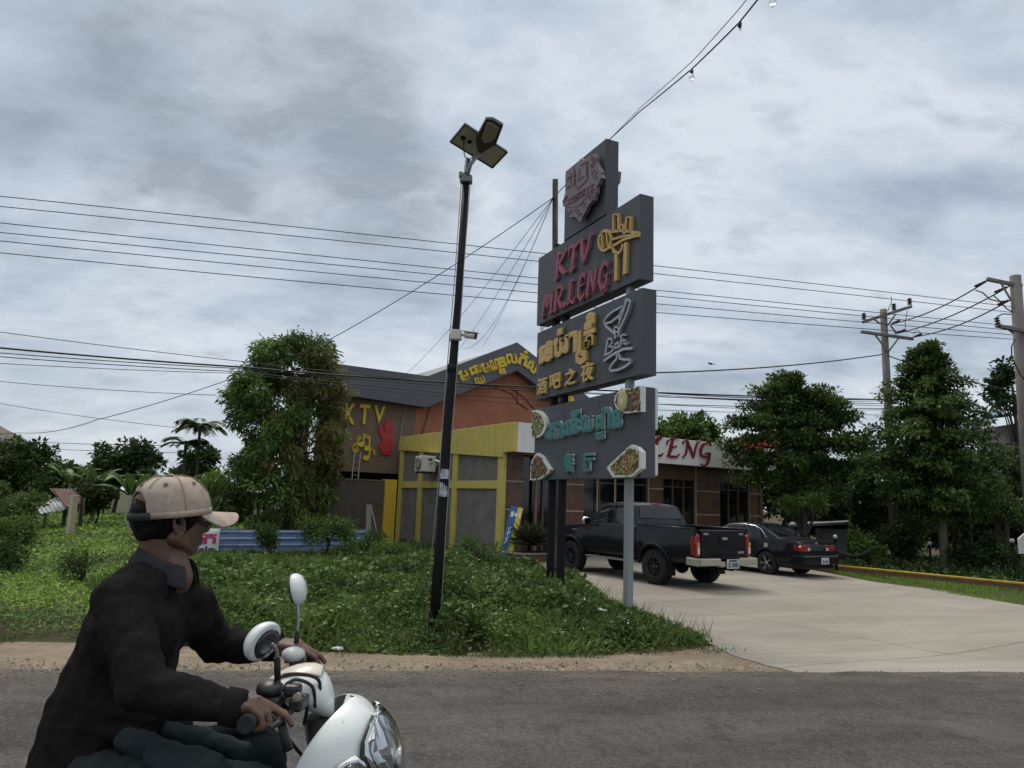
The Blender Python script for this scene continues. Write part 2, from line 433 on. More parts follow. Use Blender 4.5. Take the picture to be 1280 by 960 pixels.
def asphalt_mat():
    m = bpy.data.materials.new('asphalt'); m.use_nodes = True; nt = m.node_tree; p = nt.nodes['Principled BSDF']
    tc = nd(nt, 'ShaderNodeTexCoord'); v = mapping(nt, tc.outputs['Object'], rot=(0, 0, -RA))
    wear = ramp(nt, noise(nt, mapping(nt, v, scale=(0.25, 1.5, 1)), 1.0, 6, 0.6, 0.4), [(0.38, (0, 0, 0)), (0.62, (1, 1, 1))])
    vor = nd(nt, 'ShaderNodeTexVoronoi'); vor.inputs['Scale'].default_value = 85; nt.links.new(v, vor.inputs['Vector'])
    grain = noise(nt, v, 190, 2, 0.6); patch = noise(nt, v, 3.2, 8, 0.7)
    col = mixc(nt, wear, (0.060, 0.057, 0.053), (0.115, 0.109, 0.101))
    mid = noise(nt, v, 34, 5, 0.75); col = mixc(nt, mathn(nt, 'MULTIPLY', ramp(nt, mid, [(0.40, (1, 1, 1)), (0.52, (0, 0, 0))]), 0.55), col, (0.03, 0.029, 0.028))
    col = mixc(nt, mathn(nt, 'MULTIPLY', ramp(nt, mid, [(0.56, (0, 0, 0)), (0.68, (1, 1, 1))]), 0.5), col, (0.17, 0.163, 0.155))
    col = mixc(nt, ramp(nt, patch, [(0.5, (0, 0, 0)), (0.66, (0.8, 0.8, 0.8))]), col, (0.042, 0.041, 0.040))
    pt = ramp(nt, noise(nt, mapping(nt, v, scale=(0.5, 1.1, 1), loc=(4, 2, 0)), 0.9, 7, 0.62, 0.5), [(0.56, (0, 0, 0)), (0.64, (1, 1, 1))]); col = mixc(nt, mathn(nt, 'MULTIPLY', pt, 0.45), col, (0.15, 0.142, 0.13))
    stones = ramp(nt, vor.outputs['Color'], [(0.62, (0, 0, 0)), (0.95, (1, 1, 1))])
    col = mixc(nt, mathn(nt, 'MULTIPLY', stones, 0.55), col, (0.17, 0.165, 0.16))
    col = mixc(nt, mathn(nt, 'MULTIPLY', ramp(nt, grain, [(0.3, (1, 1, 1)), (0.55, (0, 0, 0))]), 0.5), col, (0.028, 0.028, 0.029))
    # dust drifting in from the shoulder
    sp = nd(nt, 'ShaderNodeSeparateXYZ'); nt.links.new(v, sp.inputs[0])
    edge = float(RP[0] * RV[0] + RP[1] * RV[1])
    d = nd(nt, 'ShaderNodeMapRange'); nt.links.new(sp.outputs[1], d.inputs[0]); d.inputs[1].default_value = edge - 1.0; d.inputs[2].default_value = edge
    dust = mathn(nt, 'MULTIPLY', mathn(nt, 'POWER', d.outputs[0], 2.2), ramp(nt, noise(nt, mapping(nt, v, scale=(0.4, 1, 1)), 3, 6, 0.7), [(0.35, (0, 0, 0)), (0.7, (1, 1, 1))]))
    col = mixc(nt, mathn(nt, 'MULTIPLY', dust, 0.6), col, (0.24, 0.19, 0.135))
    nt.links.new(col, p.inputs['Base Color']); p.inputs['Roughness'].default_value = 0.9; p.inputs['Specular IOR Level'].default_value = 0.15
    b = nd(nt, 'ShaderNodeBump'); b.inputs['Strength'].default_value = 0.75; b.inputs['Distance'].default_value = 0.012
    nt.links.new(mathn(nt, 'ADD', vor.outputs['Distance'], mathn(nt, 'MULTIPLY', patch, 0.8)), b.inputs['Height']); nt.links.new(b.outputs[0], p.inputs['Normal'])
    return m
def concrete_mat():
    m = bpy.data.materials.new('forecourt_concrete'); m.use_nodes = True; nt = m.node_tree; p = nt.nodes['Principled BSDF']
    tc = nd(nt, 'ShaderNodeTexCoord'); v = mapping(nt, tc.outputs['Object'], rot=(0, 0, R(-20)))
    a = ramp(nt, noise(nt, mapping(nt, v, scale=(0.35, 1, 1)), 0.55, 8, 0.62, 0.6), [(0.35, (0, 0, 0)), (0.65, (1, 1, 1))])
    col = mixc(nt, a, (0.215, 0.196, 0.162), (0.315, 0.288, 0.245))
    s_ = ramp(nt, noise(nt, mapping(nt, v, scale=(0.16, 1.6, 1)), 2.2, 7, 0.66, 0.8), [(0.52, (0, 0, 0)), (0.66, (1, 1, 1))])
    col = mixc(nt, mathn(nt, 'MULTIPLY', s_, 0.5), col, (0.185, 0.165, 0.138))
    st = ramp(nt, noise(nt, v, 1.6, 6, 0.75), [(0.58, (0, 0, 0)), (0.74, (1, 1, 1))])
    col = mixc(nt, mathn(nt, 'MULTIPLY', st, 0.45), col, (0.23, 0.19, 0.14))
    sp = ramp(nt, noise(nt, v, 60, 3, 0.6), [(0.45, (0, 0, 0)), (0.7, (1, 1, 1))])
    col = mixc(nt, mathn(nt, 'MULTIPLY', sp, 0.18), col, (0.2, 0.19, 0.17))
    br = nd(nt, 'ShaderNodeTexBrick'); nt.links.new(mapping(nt, tc.outputs['Object'], rot=(0, 0, R(-32.5))), br.inputs['Vector'])
    for k, x in (('Scale', 1.0), ('Brick Width', 5.0), ('Row Height', 5.0), ('Mortar Size', 0.018), ('Mortar Smooth', 0.2)): br.inputs[k].default_value = x
    br.offset = 0.0
    col = mixc(nt, mathn(nt, 'MULTIPLY', br.outputs['Fac'], 0.7), col, (0.10, 0.09, 0.075))
    nt.links.new(col, p.inputs['Base Color']); p.inputs['Roughness'].default_value = 0.8; p.inputs['Specular IOR Level'].default_value = 0.3
    b = nd(nt, 'ShaderNodeBump'); b.inputs['Strength'].default_value = 0.25; b.inputs['Distance'].default_value = 0.01
    nt.links.new(noise(nt, v, 45, 5, 0.7), b.inputs['Height']); nt.links.new(b.outputs[0], p.inputs['Normal'])
    return m

BIG = 420
drape('ground', [(-BIG, -60), (BIG, -60), (BIG, 480), (-BIG, 480)], -0.03, M_SOIL)
road_edge = jag([(90, 0.02), (24, 0.0), (6.2, 0.02), (2.6, 0.0), (0, 0.03), (-5, 0.0), (-24, 0.02), (-90, 0)], 0.035, 0.22, 3)
drape('road', [(-90, -8.6), (90, -8.6)] + road_edge, 0.010, asphalt_mat())
drape('near_verge', [(-90, -10.4), (90, -10.4), (90, -8.4), (-90, -8.4)], -0.01, M_DIRT)

# the bare dirt shoulder between asphalt and weeds
sh_top = [svp(-300, 800, -.1), svp(0, 796, -.1), svp(150, 800, -.1), svp(330, 806, -.1), svp(500, 812, -.1), svp(640, 812, -.1), svp(760, 810, -.1), svp(850, 803, -.1), svp(900, 800, -.12), svp(925, 808, -.12), svp(963, 829, -.05)]
drape('dirt_shoulder', [(-90, -0.10), (svp(1010, 838)[0], -0.10)] + jag([svp(1000, 835, -.02)] + sh_top[::-1] + [(-90, sh_top[0][1])], 0.05, 0.3, 5), 0.001, M_DIRT)
# concrete forecourt
L_EDGE = [svp(958, 833, -.02), svp(925, 818, -.07), svp(896, 806, -.12), svp(860, 792, -.14), svp(828, 779, LOT), svp(780, 762, LOT), svp(740, 738, LOT), svp(690, 716, LOT), svp(655, 703, LOT)]

# ------------------------------------------------------------------ building frame: e along the shop front, n away behind it
BA = R(32.5)
E_ = V(math.cos(BA), math.sin(BA), 0); N_ = V(-math.sin(BA), math.cos(BA), 0); Z_ = V(0, 0, 1)
F0 = V(0.116, 22.2, 0)
BAX = np.array([E_, N_, Z_])
def B(e, n, z=0.0): return F0 + E_ * e + N_ * n + Z_ * z
def bl(P): d = np.asarray(P) - F0; return float(np.dot(d, E_)), float(np.dot(d, N_)), float(d[2])
def bb(mb, e0, e1, n0, n1, z0, z1): return mb.box(B((e0 + e1) / 2, (n0 + n1) / 2, (z0 + z1) / 2), (abs(e1 - e0), abs(n1 - n0), abs(z1 - z0)), BAX)
def wall_at(px, py, n): return bl(hit(px, py, B(0, n), N_))      # on a plane parallel to the shop front
def side_at(px, py, e): return bl(hit(px, py, B(e, 0), E_))      # on a plane parallel to the side wall
def bsv(e, n): p = B(e, n); return tuple(float(t) for t in sv(p[0], p[1]))

KA = on(1040, 714, LOT); KB = on(1280, 739, LOT)
kd = unit(KB - KA); kstart = KA - kd * 1.0; kend = KA + kd * 14.5
lot_right = [svp(1090, 727, LOT), svp(1180, 739, LOT), svp(1280, 757, LOT), svp(1420, 790, LOT), svp(1600, 838, -.02)]
ks = tuple(float(t) for t in sv(kstart[0], kstart[1]))
drape('forecourt', L_EDGE + [bsv(-0.3, 0.9), bsv(0.1, 1.5), bsv(13.5, 1.5), ks] + jag(lot_right, 0.04, 0.4, 8) + [(lot_right[-1][0], -0.05)] + [(7.5, -0.04), (5, -0.05), (svp(985, 836)[0], -0.04)], 0.007, concrete_mat())
# raised grassy strip right of the forecourt and its painted kerb
M_KERB_Y = mat('kerb_yellow_paint', (0.50, 0.33, 0.03), 0.75, var=0.6, vscale=4, col2=(0.26, 0.17, 0.04), bump=0.3)
M_KERB_R = mat('kerb_side_brown', (0.17, 0.08, 0.045), 0.85, var=0.7, vscale=5, col2=(0.09, 0.06, 0.04), bump=0.3)
kr = thing('kerb', 'low kerb painted yellow on top and red-brown below along the right of the concrete yard', 'kerb', kstart)
kn = V(-kd[1], kd[0], 0)
kmid = (kstart + kend) / 2
kax = np.array([kd, kn, Z_]); klen = float(np.linalg.norm(kend - kstart))
at_root(MB().box(kmid + V(0, 0, 0.03), (klen, .15, .28), kax).build('kerb_side', M_KERB_R, bevel=.01), kr)
at_root(MB().box(kmid + V(0, 0, 0.18), (klen, .17, .05), kax).build('painted_top', M_KERB_Y, bevel=.012), kr)

# ------------------------------------------------------------------ ground plants
LEAF_WEED = leaf_mat('weed_leaf', (0.038, 0.075, 0.018), (0.13, 0.195, 0.05), 0.6, 0.25)
LEAF_LAWN = leaf_mat('lawn_leaf', (0.115, 0.21, 0.03), (0.23, 0.34, 0.07), 0.6, 0.25)
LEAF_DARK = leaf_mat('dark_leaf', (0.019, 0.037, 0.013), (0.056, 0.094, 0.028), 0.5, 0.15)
LEAF_MID = leaf_mat('mid_leaf', (0.035, 0.068, 0.019), (0.092, 0.15, 0.04), 0.5, 0.2)
LEAF_LIGHT = leaf_mat('light_leaf', (0.07, 0.13, 0.03), (0.16, 0.23, 0.06), 0.5, 0.25)
M_FLOWER = mat('white_petal', (0.8, 0.8, 0.76), 0.6)
def wxy(px, py, z=-0.12): p = on(px, py, z); return (float(p[0]), float(p[1]))
FL = V(-9.25, 20.35, 0); FR = V(-4.55, 23.75, 0)      # ends of the blue sheet fence
WEED = [wxy(150, 797), wxy(240, 803), wxy(330, 810), wxy(420, 814), wxy(500, 819), wxy(640, 821), wxy(760, 818), wxy(850, 811), wxy(895, 804),
        wxy(860, 792), wxy(828, 779), wxy(785, 764), wxy(742, 740), wxy(700, 722), wxy(668, 708), tuple(B(-0.25, 1.0)[:2]), tuple(B(0.0, 8.3)[:2]),
        (FR[0] + .9, FR[1] + 1.5), tuple(FR[:2]), tuple(FL[:2]), (-7.4, 13.0)]
def edge_dist(x, y, poly):
    d = np.full(np.shape(x), 1e9)
    for i in range(len(poly)):
        a = np.array(poly[i]); b = np.array(poly[(i + 1) % len(poly)]); ab = b - a
        t = np.clip(((x - a[0]) * ab[0] + (y - a[1]) * ab[1]) / (ab @ ab), 0, 1)
        d = np.minimum(d, np.hypot(x - a[0] - t * ab[0], y - a[1] - t * ab[1]))
    return d
def scatter(poly, n, dens):
    P = np.array(poly); lo, hi = P.min(0), P.max(0); X = []; Y = []; c = 0
    while c < n:
        x = rng.uniform(lo[0], hi[0], n); y = rng.uniform(lo[1], hi[1], n)
        k = inpoly(x, y, poly) & (rng.random(n) < dens(x, y)); X.append(x[k]); Y.append(y[k]); c += k.sum()
    return np.concatenate(X)[:n], np.concatenate(Y)[:n]
def weed_h(x, y):
    h = 0.05 + 0.34 * vnoise(x, y, 0.75, 1) ** 1.6 + 0.34 * vnoise(x, y, 2.0, 2) ** 2 + 0.14 * vnoise(x, y, 5.5, 3) ** 2
    return .98 * h * np.clip(edge_dist(x, y, WEED) / 0.55, 0.10, 1.0) * np.clip(1.25 - (np.asarray(y) - 11) * .06 - .05 * np.clip(-np.asarray(x) - 2, 0, 6), .45, 1.15) * np.clip(.22 + (np.hypot(np.asarray(x) + 6.9, np.asarray(y) - 21.5) - 3.2) / 4.5, .16, 1.0)
n = 150000
x, y = scatter(WEED, n, lambda x, y: np.clip((10.0 / np.hypot(x, y)) ** 2.0, 0.10, 1.0))
h = weed_h(x, y); dist = np.hypot(x, y)
z = G(x, y) + h * (0.15 + 0.85 * rng.random(n) ** 0.55)
keep = (rng.random(n) < np.clip(0.3 + edge_dist(x, y, WEED) / 0.3, 0, 1)) & ((vnoise(x, y, 1.9, 14) > .22) | (rng.random(n) < .35))
x, y, z, dist = x[keep], y[keep], z[keep], dist[keep]; n = len(x)
big = np.clip(dist / 11.0, 0.8, 1.7); sp = vnoise(x, y, 1.1, 4)
mi = np.where(sp + rng.normal(0, .12, n) > 0.60, 1, np.where(sp + rng.normal(0, .12, n) < 0.33, 2, 0))
L = (0.028 + 0.075 * rng.random(n) ** 1.8) * big * np.where(vnoise(x, y, 1.7, 6) > .62, 1.35, 1.0)
W_ = L * rng.uniform(0.5, 0.85, n)
d = rdir(n, 0.05); d[:, 2] *= 0.6
nr = rdir(n, 0.75)
leaves('weeds', np.stack([x, y, z], 1), d, nr, L, W_, [LEAF_WEED, LEAF_LIGHT, LEAF_MID], mi=mi, kind='stuff')
# taller stalks, grass blades and dead stems poking out of the creepers
def weed_blades(name, n_, seed, thr, hh, wd, m, lean):
    x, y = scatter(WEED, n_, lambda x, y: np.clip((10 / np.hypot(x, y)) ** 2, .08, 1) * (vnoise(x, y, 0.9, seed) > thr)); dd = rdir(n_, 0); dd[:, 2] = 0; dd *= lean; dd[:, 2] = 1
    leaves(name, np.stack([x, y, G(x, y) + weed_h(x, y) * .35], 1), dd, rdir(n_), hh * rng.uniform(.5, 1.2, n_), wd, m, kind='stuff', wide=.35)
weed_blades('weed_grass', 3800, 15, .58, .36, .010, [LEAF_LIGHT], .8)
weed_blades('dry_stems', 1500, 16, .50, .38, .006, [mat('dry_stem', (.20, .15, .08), .9, var=.5)], .6)
weed_blades('broad_weeds', 2600, 17, .58, .20, .06, [LEAF_LIGHT], 1.0)
# small white flowers among the weeds
n = 180; x, y = scatter(WEED, n, lambda x, y: np.clip((9 / np.hypot(x, y)) ** 2, .05, 1) * (vnoise(x, y, 0.6, 9) > .42))
z = G(x, y) + weed_h(x, y) * 1.0 + .03
leaves('wild_flowers', np.stack([x, y, z], 1), rdir(n, .3), rdir(n, 1), .028, .025, M_FLOWER, kind='stuff')
# ragged grass tufts along the dirt edge and the yard edge
def blades(name, x, y, hgt, wid, m, kind='stuff', lean=0.5, parent=None, z=None, per=1):
    n = len(x); d = rdir(n, 0); d[:, 2] = 0; d = d * lean; d[:, 2] = 1
    z = G(x, y) - .01 if z is None else z
    return leaves(name, np.stack([x, y, z], 1), d, rdir(n), hgt, wid, m, kind=kind, wide=.3, parent=parent)
edge_poly = jag([wxy(-60, 797), wxy(150, 800), wxy(330, 812), wxy(500, 823), wxy(640, 825), wxy(760, 822), wxy(850, 815), wxy(905, 806), wxy(860, 793), wxy(785, 765), wxy(740, 741), wxy(668, 708)], .08, .1, 4)
ep = np.array(edge_poly); k = rng.integers(0, len(ep), 9000); x = ep[k, 0] + rng.normal(0, .12, 9000); y = ep[k, 1] + .02 + rng.normal(0, .10, 9000)
kp = (vnoise(x, y, 1.5, 12) + rng.normal(0, .1, 9000)) > .52; x, y = x[kp], y[kp]
blades('verge_grass', x, y, rng.uniform(.03, .11, len(x)), .009, [LEAF_MID], lean=.9)

# creeping lawn of the empty plot on the left
LAWN = [wxy(-420, 792), wxy(0, 791), wxy(150, 797), (-7.4, 13.0), tuple(FL[:2]), (-10.5, 27), (-15, 46), (-48, 46), (-40, 25)]
def lawn_h(x, y): return 0.04 + 0.08 * vnoise(x, y, 0.5, 21) ** 2 + .20 * np.clip((11.5 - y - .05 * x) / 3, 0, 1) * vnoise(x, y, 1.2, 22)
n = 90000; x, y = scatter(LAWN, n, lambda x, y: np.clip((10.0 / np.hypot(x, y)) ** 2.0, 0.05, 1.0))
dist = np.hypot(x, y); z = G(x, y) + lawn_h(x, y) * rng.random(n) ** .5
big = np.clip(dist / 11, .8, 4); L = rng.uniform(.03, .075, n) * big; mi = (vnoise(x, y, .8, 23) + rng.normal(0, .15, n) > .62).astype(int)
d = rdir(n, .1); d[:, 2] *= .5
leaves('lawn', np.stack([x, y, z], 1), d, rdir(n, 1.6), L, L * rng.uniform(.35, .7, n), [LEAF_LAWN, LEAF_WEED], mi=mi, kind='stuff')
# grass behind the kerb on the right and on the strip beside the yard
p0 = np.array(wxy(1088, 727, LOT)); p1 = np.array(wxy(1280, 757, LOT)); p2 = np.array(wxy(1420, 790, LOT))
RG = [tuple(p0), tuple(p1), tuple(p2), tuple(kend[:2] - kn[:2] * .1), tuple((KA - kn * .12)[:2])]
RG2 = [tuple((kstart + kn * .1)[:2]), tuple((kend + kn * .1)[:2]), tuple((kend + kn * 16)[:2]), tuple((kstart + kn * 16)[:2])]
n = 16000; x, y = scatter(RG, n, lambda x, y: 0.15 + .85 * (vnoise(x, y, 1.0, 31) > .42)); blades('strip_grass', x, y, rng.uniform(.04, .13, n), .02, [LEAF_LAWN], lean=.8)
n = 30000; x, y = scatter(RG2, n, lambda x, y: np.clip((20 / np.hypot(x, y)) ** 2, .1, 1)); L = rng.uniform(.08, .2, n)
leaves('undergrowth', np.stack([x, y, G(x, y) + .3 * rng.random(n) ** 1.5 * (.3 + vnoise(x, y, .6, 33))], 1), rdir(n, .1), rdir(n, 1.2), L, L * .5, [LEAF_MID, LEAF_DARK], mi=(rng.random(n) > .5).astype(int), kind='stuff')

# loose grit and pebbles along the broken edge of the asphalt and on the shoulder
def pebbles(name, P, rad, m):
    n = len(P); base = np.array([(1, 0, 0), (-.6, .8, .05), (-.5, -.85, 0), (.05, .1, .8), (0, 0, -.5)]); F = np.array([(0, 1, 3), (1, 2, 3), (2, 0, 3), (1, 0, 4), (2, 1, 4), (0, 2, 4)])
    a = rng.uniform(0, 6.28, n); c, s_ = np.cos(a), np.sin(a); sc3 = rng.uniform(.6, 1.3, (n, 1, 3)) * rad[:, None, None]; B_ = base[None] * sc3
    X = B_[:, :, 0] * c[:, None] - B_[:, :, 1] * s_[:, None]; Y = B_[:, :, 0] * s_[:, None] + B_[:, :, 1] * c[:, None]
    co = np.stack([X, Y, B_[:, :, 2]], 2) + P[:, None, :]; idx = (np.arange(n) * 5)[:, None, None] + F[None]
    me = bpy.data.meshes.new(name); me.vertices.add(5 * n); me.vertices.foreach_set('co', co.astype(np.float32).ravel()); me.loops.add(18 * n); me.loops.foreach_set('vertex_index', idx.astype(np.int32).ravel())
    me.polygons.add(6 * n); me.polygons.foreach_set('loop_start', (np.arange(6 * n) * 3).astype(np.int32)); me.materials.append(m); me.update(calc_edges=True); me.validate()
    o = bpy.data.objects.new(name, me); COL.objects.link(o); o['kind'] = 'stuff'; return o
n = 5200; s_ = rng.uniform(-7, 11, n); v_ = np.where(rng.random(n) < .6, rng.normal(0.0, .22, n), rng.uniform(-.9, .6, n)); keep = (s_ < 2.6) | ((v_ < .05) & (rng.random(n) < .3)); s_, v_ = s_[keep], v_[keep]
q = RP[None] + s_[:, None] * RS[None] + v_[:, None] * RV[None]; rad = rng.uniform(.004, .015, len(q)) * np.where(rng.random(len(q)) < .05, 1.9, 1)
pebbles('grit', np.column_stack([q, G(q[:, 0], q[:, 1]) + .012]), rad, mat('pebble', (.22, .20, .17), .9, var=.8, vscale=9, col2=(.10, .09, .08)))
# ------------------------------------------------------------------ the restaurant annex
M_YEL = mat('yellow_render', (0.57, 0.465, 0.115), 0.85, var=0.45, vscale=1.6, col2=(0.45, 0.37, 0.10), bump=0.15, bscale=40, streak=0.35)
M_GREYR = mat('grey_render', (0.19, 0.178, 0.165), 0.9, var=0.7, vscale=2.2, col2=(0.11, 0.105, 0.10), bump=0.25, bscale=30, streak=0.55)
M_WHITE = mat('white_fascia', (0.74, 0.73, 0.70), 0.6, var=0.35, vscale=1.2, col2=(0.60, 0.59, 0.56), streak=0.22)
M_TILE = mat('brown_tile', (0.15, 0.075, 0.042), 0.45, var=0.85, vscale=2.6, col2=(0.075, 0.038, 0.024), bump=0.15, bscale=14)
M_GROUT = mat('pale_band', (0.42, 0.36, 0.28), 0.6)
M_COPPER = mat('copper_post', (0.26, 0.13, 0.075), 0.5, var=0.4)
M_DGLASS = mat('dark_glass', (0.006, 0.007, 0.008), 0.08, spec=0.6)
M_INNER = mat('dark_interior', (0.02, 0.018, 0.016), 0.9)
M_FRAME = mat('bronze_frame', (0.09, 0.06, 0.045), 0.5)
M_SOFFIT = mat('soffit', (0.10, 0.07, 0.05), 0.8, var=.3)
M_REDL = mat('red_letter', (0.19, 0.014, 0.022), 0.45, var=.3, col2=(.14, .012, .018))
annex = thing('restaurant', 'single-storey restaurant with yellow-framed grey side wall, brown tile front and white lettered fascia', 'building', B(0, 0.8, LOT))
def ap(mb, name, m, parent=None, bevel=0.0, **k):
    o = mb.build(name, m, bevel=bevel, **k); at_root(o, annex)
    if parent is not None: o.parent = parent; o.matrix_parent_inverse = Matrix.Identity(4)
    return o
ZT = 4.06; ZF = 3.13
# side wall: grey panels in a yellow frame
sw = ap(bb(MB(), 0.12, 0.30, 0.85, 8.7, LOT - .1, 3.55), 'side_wall', M_GREYR)
yb = MB()
yb.prism([(0, ZF), (0, ZT), (8.76, ZT), (8.76, 3.52), (4.0, 3.2), (.62, 2.97), (.62, ZF)], B(0.0, 0), N_, Z_, E_, 0.0, 0.14)
ap(yb, 'parapet', M_YEL, bevel=.012)
for a, b in ((.60, .98), (3.72, 4.06), (6.55, 6.88), (8.42, 8.74)):
    ap(bb(MB(), .045, .15, a, b, LOT - .1, 3.05 + (b - .6) * .06), 'frame_column', M_YEL, bevel=.01)
for a, b in ((.98, 3.72), (4.06, 6.55), (6.88, 8.42)):
    ap(bb(MB(), .055, .15, a, b, 1.98, 2.24), 'frame_beam', M_YEL, bevel=.01)
ap(MB().tube([B(.03, 5.2, 2.9), B(-.02, 5.35, 2.7), B(-.02, 5.5, 2.45), B(.03, 5.6, 2.3)], .02), 'drain_pipe', mat('grey_pvc', (.4, .4, .4), .5))
# fascia with its red script lettering, soffit, roof slab
fas = ap(bb(MB(), 0.143, 12.7, -0.003, 0.13, ZF, ZT), 'fascia', M_WHITE, bevel=.01)
ap(bb(MB(), 0.15, 12.7, 0.132, 0.79, ZF + .005, ZF + .07), 'soffit', M_SOFFIT)
ap(bb(MB(), 0.16, 12.7, 0.14, 8.6, 3.84, 3.98), 'roof_slab', M_SOFFIT)
ap(bb(MB(), 12.55, 12.9, 0.81, 8.6, LOT, 3.83), 'end_wall', M_TILE)
# script letters, drawn as tapering strokes on the fascia (photo pixels, read on the fascia plane)
def fpx(x, y): e, n_, z_ = wall_at(700 + x / 4.267, 500 + y / 4.267, 0); return (e, z_)
script = {'L': [([(500, 222), (512, 203), (530, 196), (546, 198)], [.05, .07, .05, .03]), ([(538, 200), (518, 215), (507, 245), (503, 275), (500, 292)], [.05, .10, .15, .14, .06]), ([(493, 289), (515, 298), (535, 296), (547, 284)], [.04, .10, .08, .03])],
          'E': [([(632, 204), (610, 203), (585, 206), (568, 222), (566, 240)], [.03, .07, .06, .05, .03]), ([(600, 207), (592, 235), (585, 265), (575, 298)], [.06, .13, .14, .08]), ([(566, 297), (595, 303), (620, 302), (634, 288)], [.04, .10, .08, .03]), ([(588, 254), (604, 252), (618, 246)], [.05, .05, .06])],
          'N': [([(652, 236), (654, 222), (668, 214), (680, 222)], [.04, .06, .07, .05]), ([(676, 220), (674, 255), (666, 290), (650, 308)], [.06, .09, .08, .04]), ([(676, 218), (690, 258), (708, 308)], [.06, .13, .08]), ([(708, 308), (718, 262), (728, 228), (748, 214)], [.05, .08, .07, .03])],
          'G': [([(802, 246), (798, 230), (778, 224), (758, 240), (746, 268), (748, 294), (768, 306), (786, 300)], [.04, .06, .06, .09, .13, .12, .08, .05]), ([(768, 286), (784, 284), (800, 284)], [.04, .06, .05]), ([(796, 282), (790, 318), (780, 342), (762, 354), (748, 340)], [.08, .12, .09, .06, .04])]}
for ch, strokes in script.items():
    mb = MB()
    for pts, w in strokes: mb.ribbon([fpx(*p) for p in pts], w, B(0, 0), E_, Z_, -N_, .006, .06)
    ap(mb, 'letter', M_REDL, fas)
for ch, e0 in (('M', 3.1), ('R', 4.25), ('.', 5.2)):
    mb = MB(); put_text(mb, ch, (e0, 3.28, e0 + (.9 if ch != '.' else .12), 3.9 if ch != '.' else 3.4), B(0, 0), E_, Z_, -N_, .006, .06, bold=.015, shear=.25); ap(mb, 'letter', M_REDL, fas)
# shop front: tiled piers with pale bands, dark glazing with mullions
WN = 0.81
ap(bb(MB(), .16, 12.7, WN + .35, WN + .5, LOT, ZF), 'back_of_glazing', M_INNER)
for a, b in ((.17, .92), (2.70, 3.46), (6.48, 7.22), (8.95, 10.30), (12.05, 12.72)):
    pr = ap(bb(MB(), a, b, WN, WN + .3, LOT, ZF), 'pier', M_TILE, bevel=.008)
    g = MB()
    for zz in (.42, 1.34, 2.24): bb(g, a - .004, b + .004, WN - .012, WN + .03, zz - .018, zz + .018)
    bb(g, a - .02, a, WN - .02, WN + .05, LOT, ZF)
    ap(g, 'pale_band', M_GROUT, pr)
ap(bb(MB(), 7.23, 8.94, WN + .02, WN + .2, 2.62, ZF), 'header', M_TILE); ap(bb(MB(), 10.31, 12.04, WN + .02, WN + .2, 2.62, ZF), 'header', M_TILE)
for a, b in ((.93, 2.69), (3.47, 6.47), (7.23, 8.94), (10.31, 12.04)):
    top = ZF if a < 7 else 2.61
    w_ = ap(bb(MB(), a, b, WN + .14, WN + .16, LOT + .1, top), 'window', M_DGLASS)
    f = MB(); k = {0.93: 2, 3.47: 4, 7.23: 3, 10.31: 3}[a]
    for i in range(k + 1):
        x_ = a + (b - a) * i / k; bb(f, x_ - .035, x_ + .035, WN + .08, WN + .139, LOT + .1, top)
    bb(f, a, b, WN + .07, WN + .079, 2.32, 2.37); bb(f, a, b, WN + .07, WN + .079, LOT, LOT + .12)
    ap(f, 'frame', M_FRAME if a > 3.4 else M_FRAME, w_)
ap(bb(MB(), 1.40, 1.48, WN - .05, WN + .03, LOT, ZF), 'copper_post', M_COPPER)
for e0 in (4.1, 4.9): ap(bb(MB(), e0 - .02, e0 + .02, WN + .04, WN + .069, LOT + .1, ZF), 'mullion', M_GROUT)
ap(bb(MB(), 0.2, 12.8, WN - .35, WN - .003, LOT - .05, LOT + .13), 'plinth', mat('plinth_concrete', (.22, .18, .15), .85, var=.5, bump=.2), bevel=.01)

# ------------------------------------------------------------------ the KTV hall behind it
M_TERRA = mat('terracotta_render', (0.37, 0.145, 0.082), 0.9, var=0.5, vscale=1.1, col2=(0.255, 0.095, 0.055), bump=.12, bscale=30, streak=.3)
M_BROWNW = mat('brown_wall', (0.185, 0.128, 0.092), 0.9, var=.5, vscale=1.0, col2=(.135, .096, .072), bump=.12, bscale=30, streak=.3)
M_SLATE = mat('slate_metal_band', (0.085, 0.09, 0.108), 0.5, var=.3, vscale=.8, col2=(.07, .075, .09), streak=.15)
M_GOLD = mat('gold_letter', (0.55, 0.36, 0.035), 0.45, var=.4, vscale=6, col2=(.42, .26, .03))
M_GOLDY = mat('yellow_letter', (0.62, 0.45, 0.03), 0.5, var=.3, col2=(.5, .36, .03))
hall = thing('karaoke_hall', 'big hall with terracotta gable, gold Khmer lettering and brown wall with karaoke emblems', 'building', B(3, 9.2, LOT))
def hp(mb, name, m, parent=None, bevel=0.0, **k):
    o = mb.build(name, m, bevel=bevel, **k); at_root(o, hall)
    if parent is not None: o.parent = parent; o.matrix_parent_inverse = Matrix.Identity(4)
    return o
HN = 8.76; HW = 9.25; EL = -3.3
GL, GA, GR = (1.15, 6.79), (5.65, 8.95), (10.06, 6.79)
gw = MB(); gw.prism([(.9, LOT), (.9, 5.6), (1.2, 5.55), (5.7, 7.68), (10.0, 5.6), (10.0, LOT)], B(0, HW), E_, Z_, N_, 0, .25)
gab = hp(gw, 'gable_wall', M_TERRA)
bw = hp(bb(MB(), EL, .898, HW, HW + .25, 2.56, 5.75), 'brown_wall', M_BROWNW)
hp(bb(MB(), EL, 4.0, HW + 1.6, HW + 1.8, LOT, 2.6), 'recess_wall', M_INNER); hp(bb(MB(), EL, .898, HW + .26, HW + 1.6, 2.56, 2.66), 'recess_ceiling', M_INNER)
band = MB()
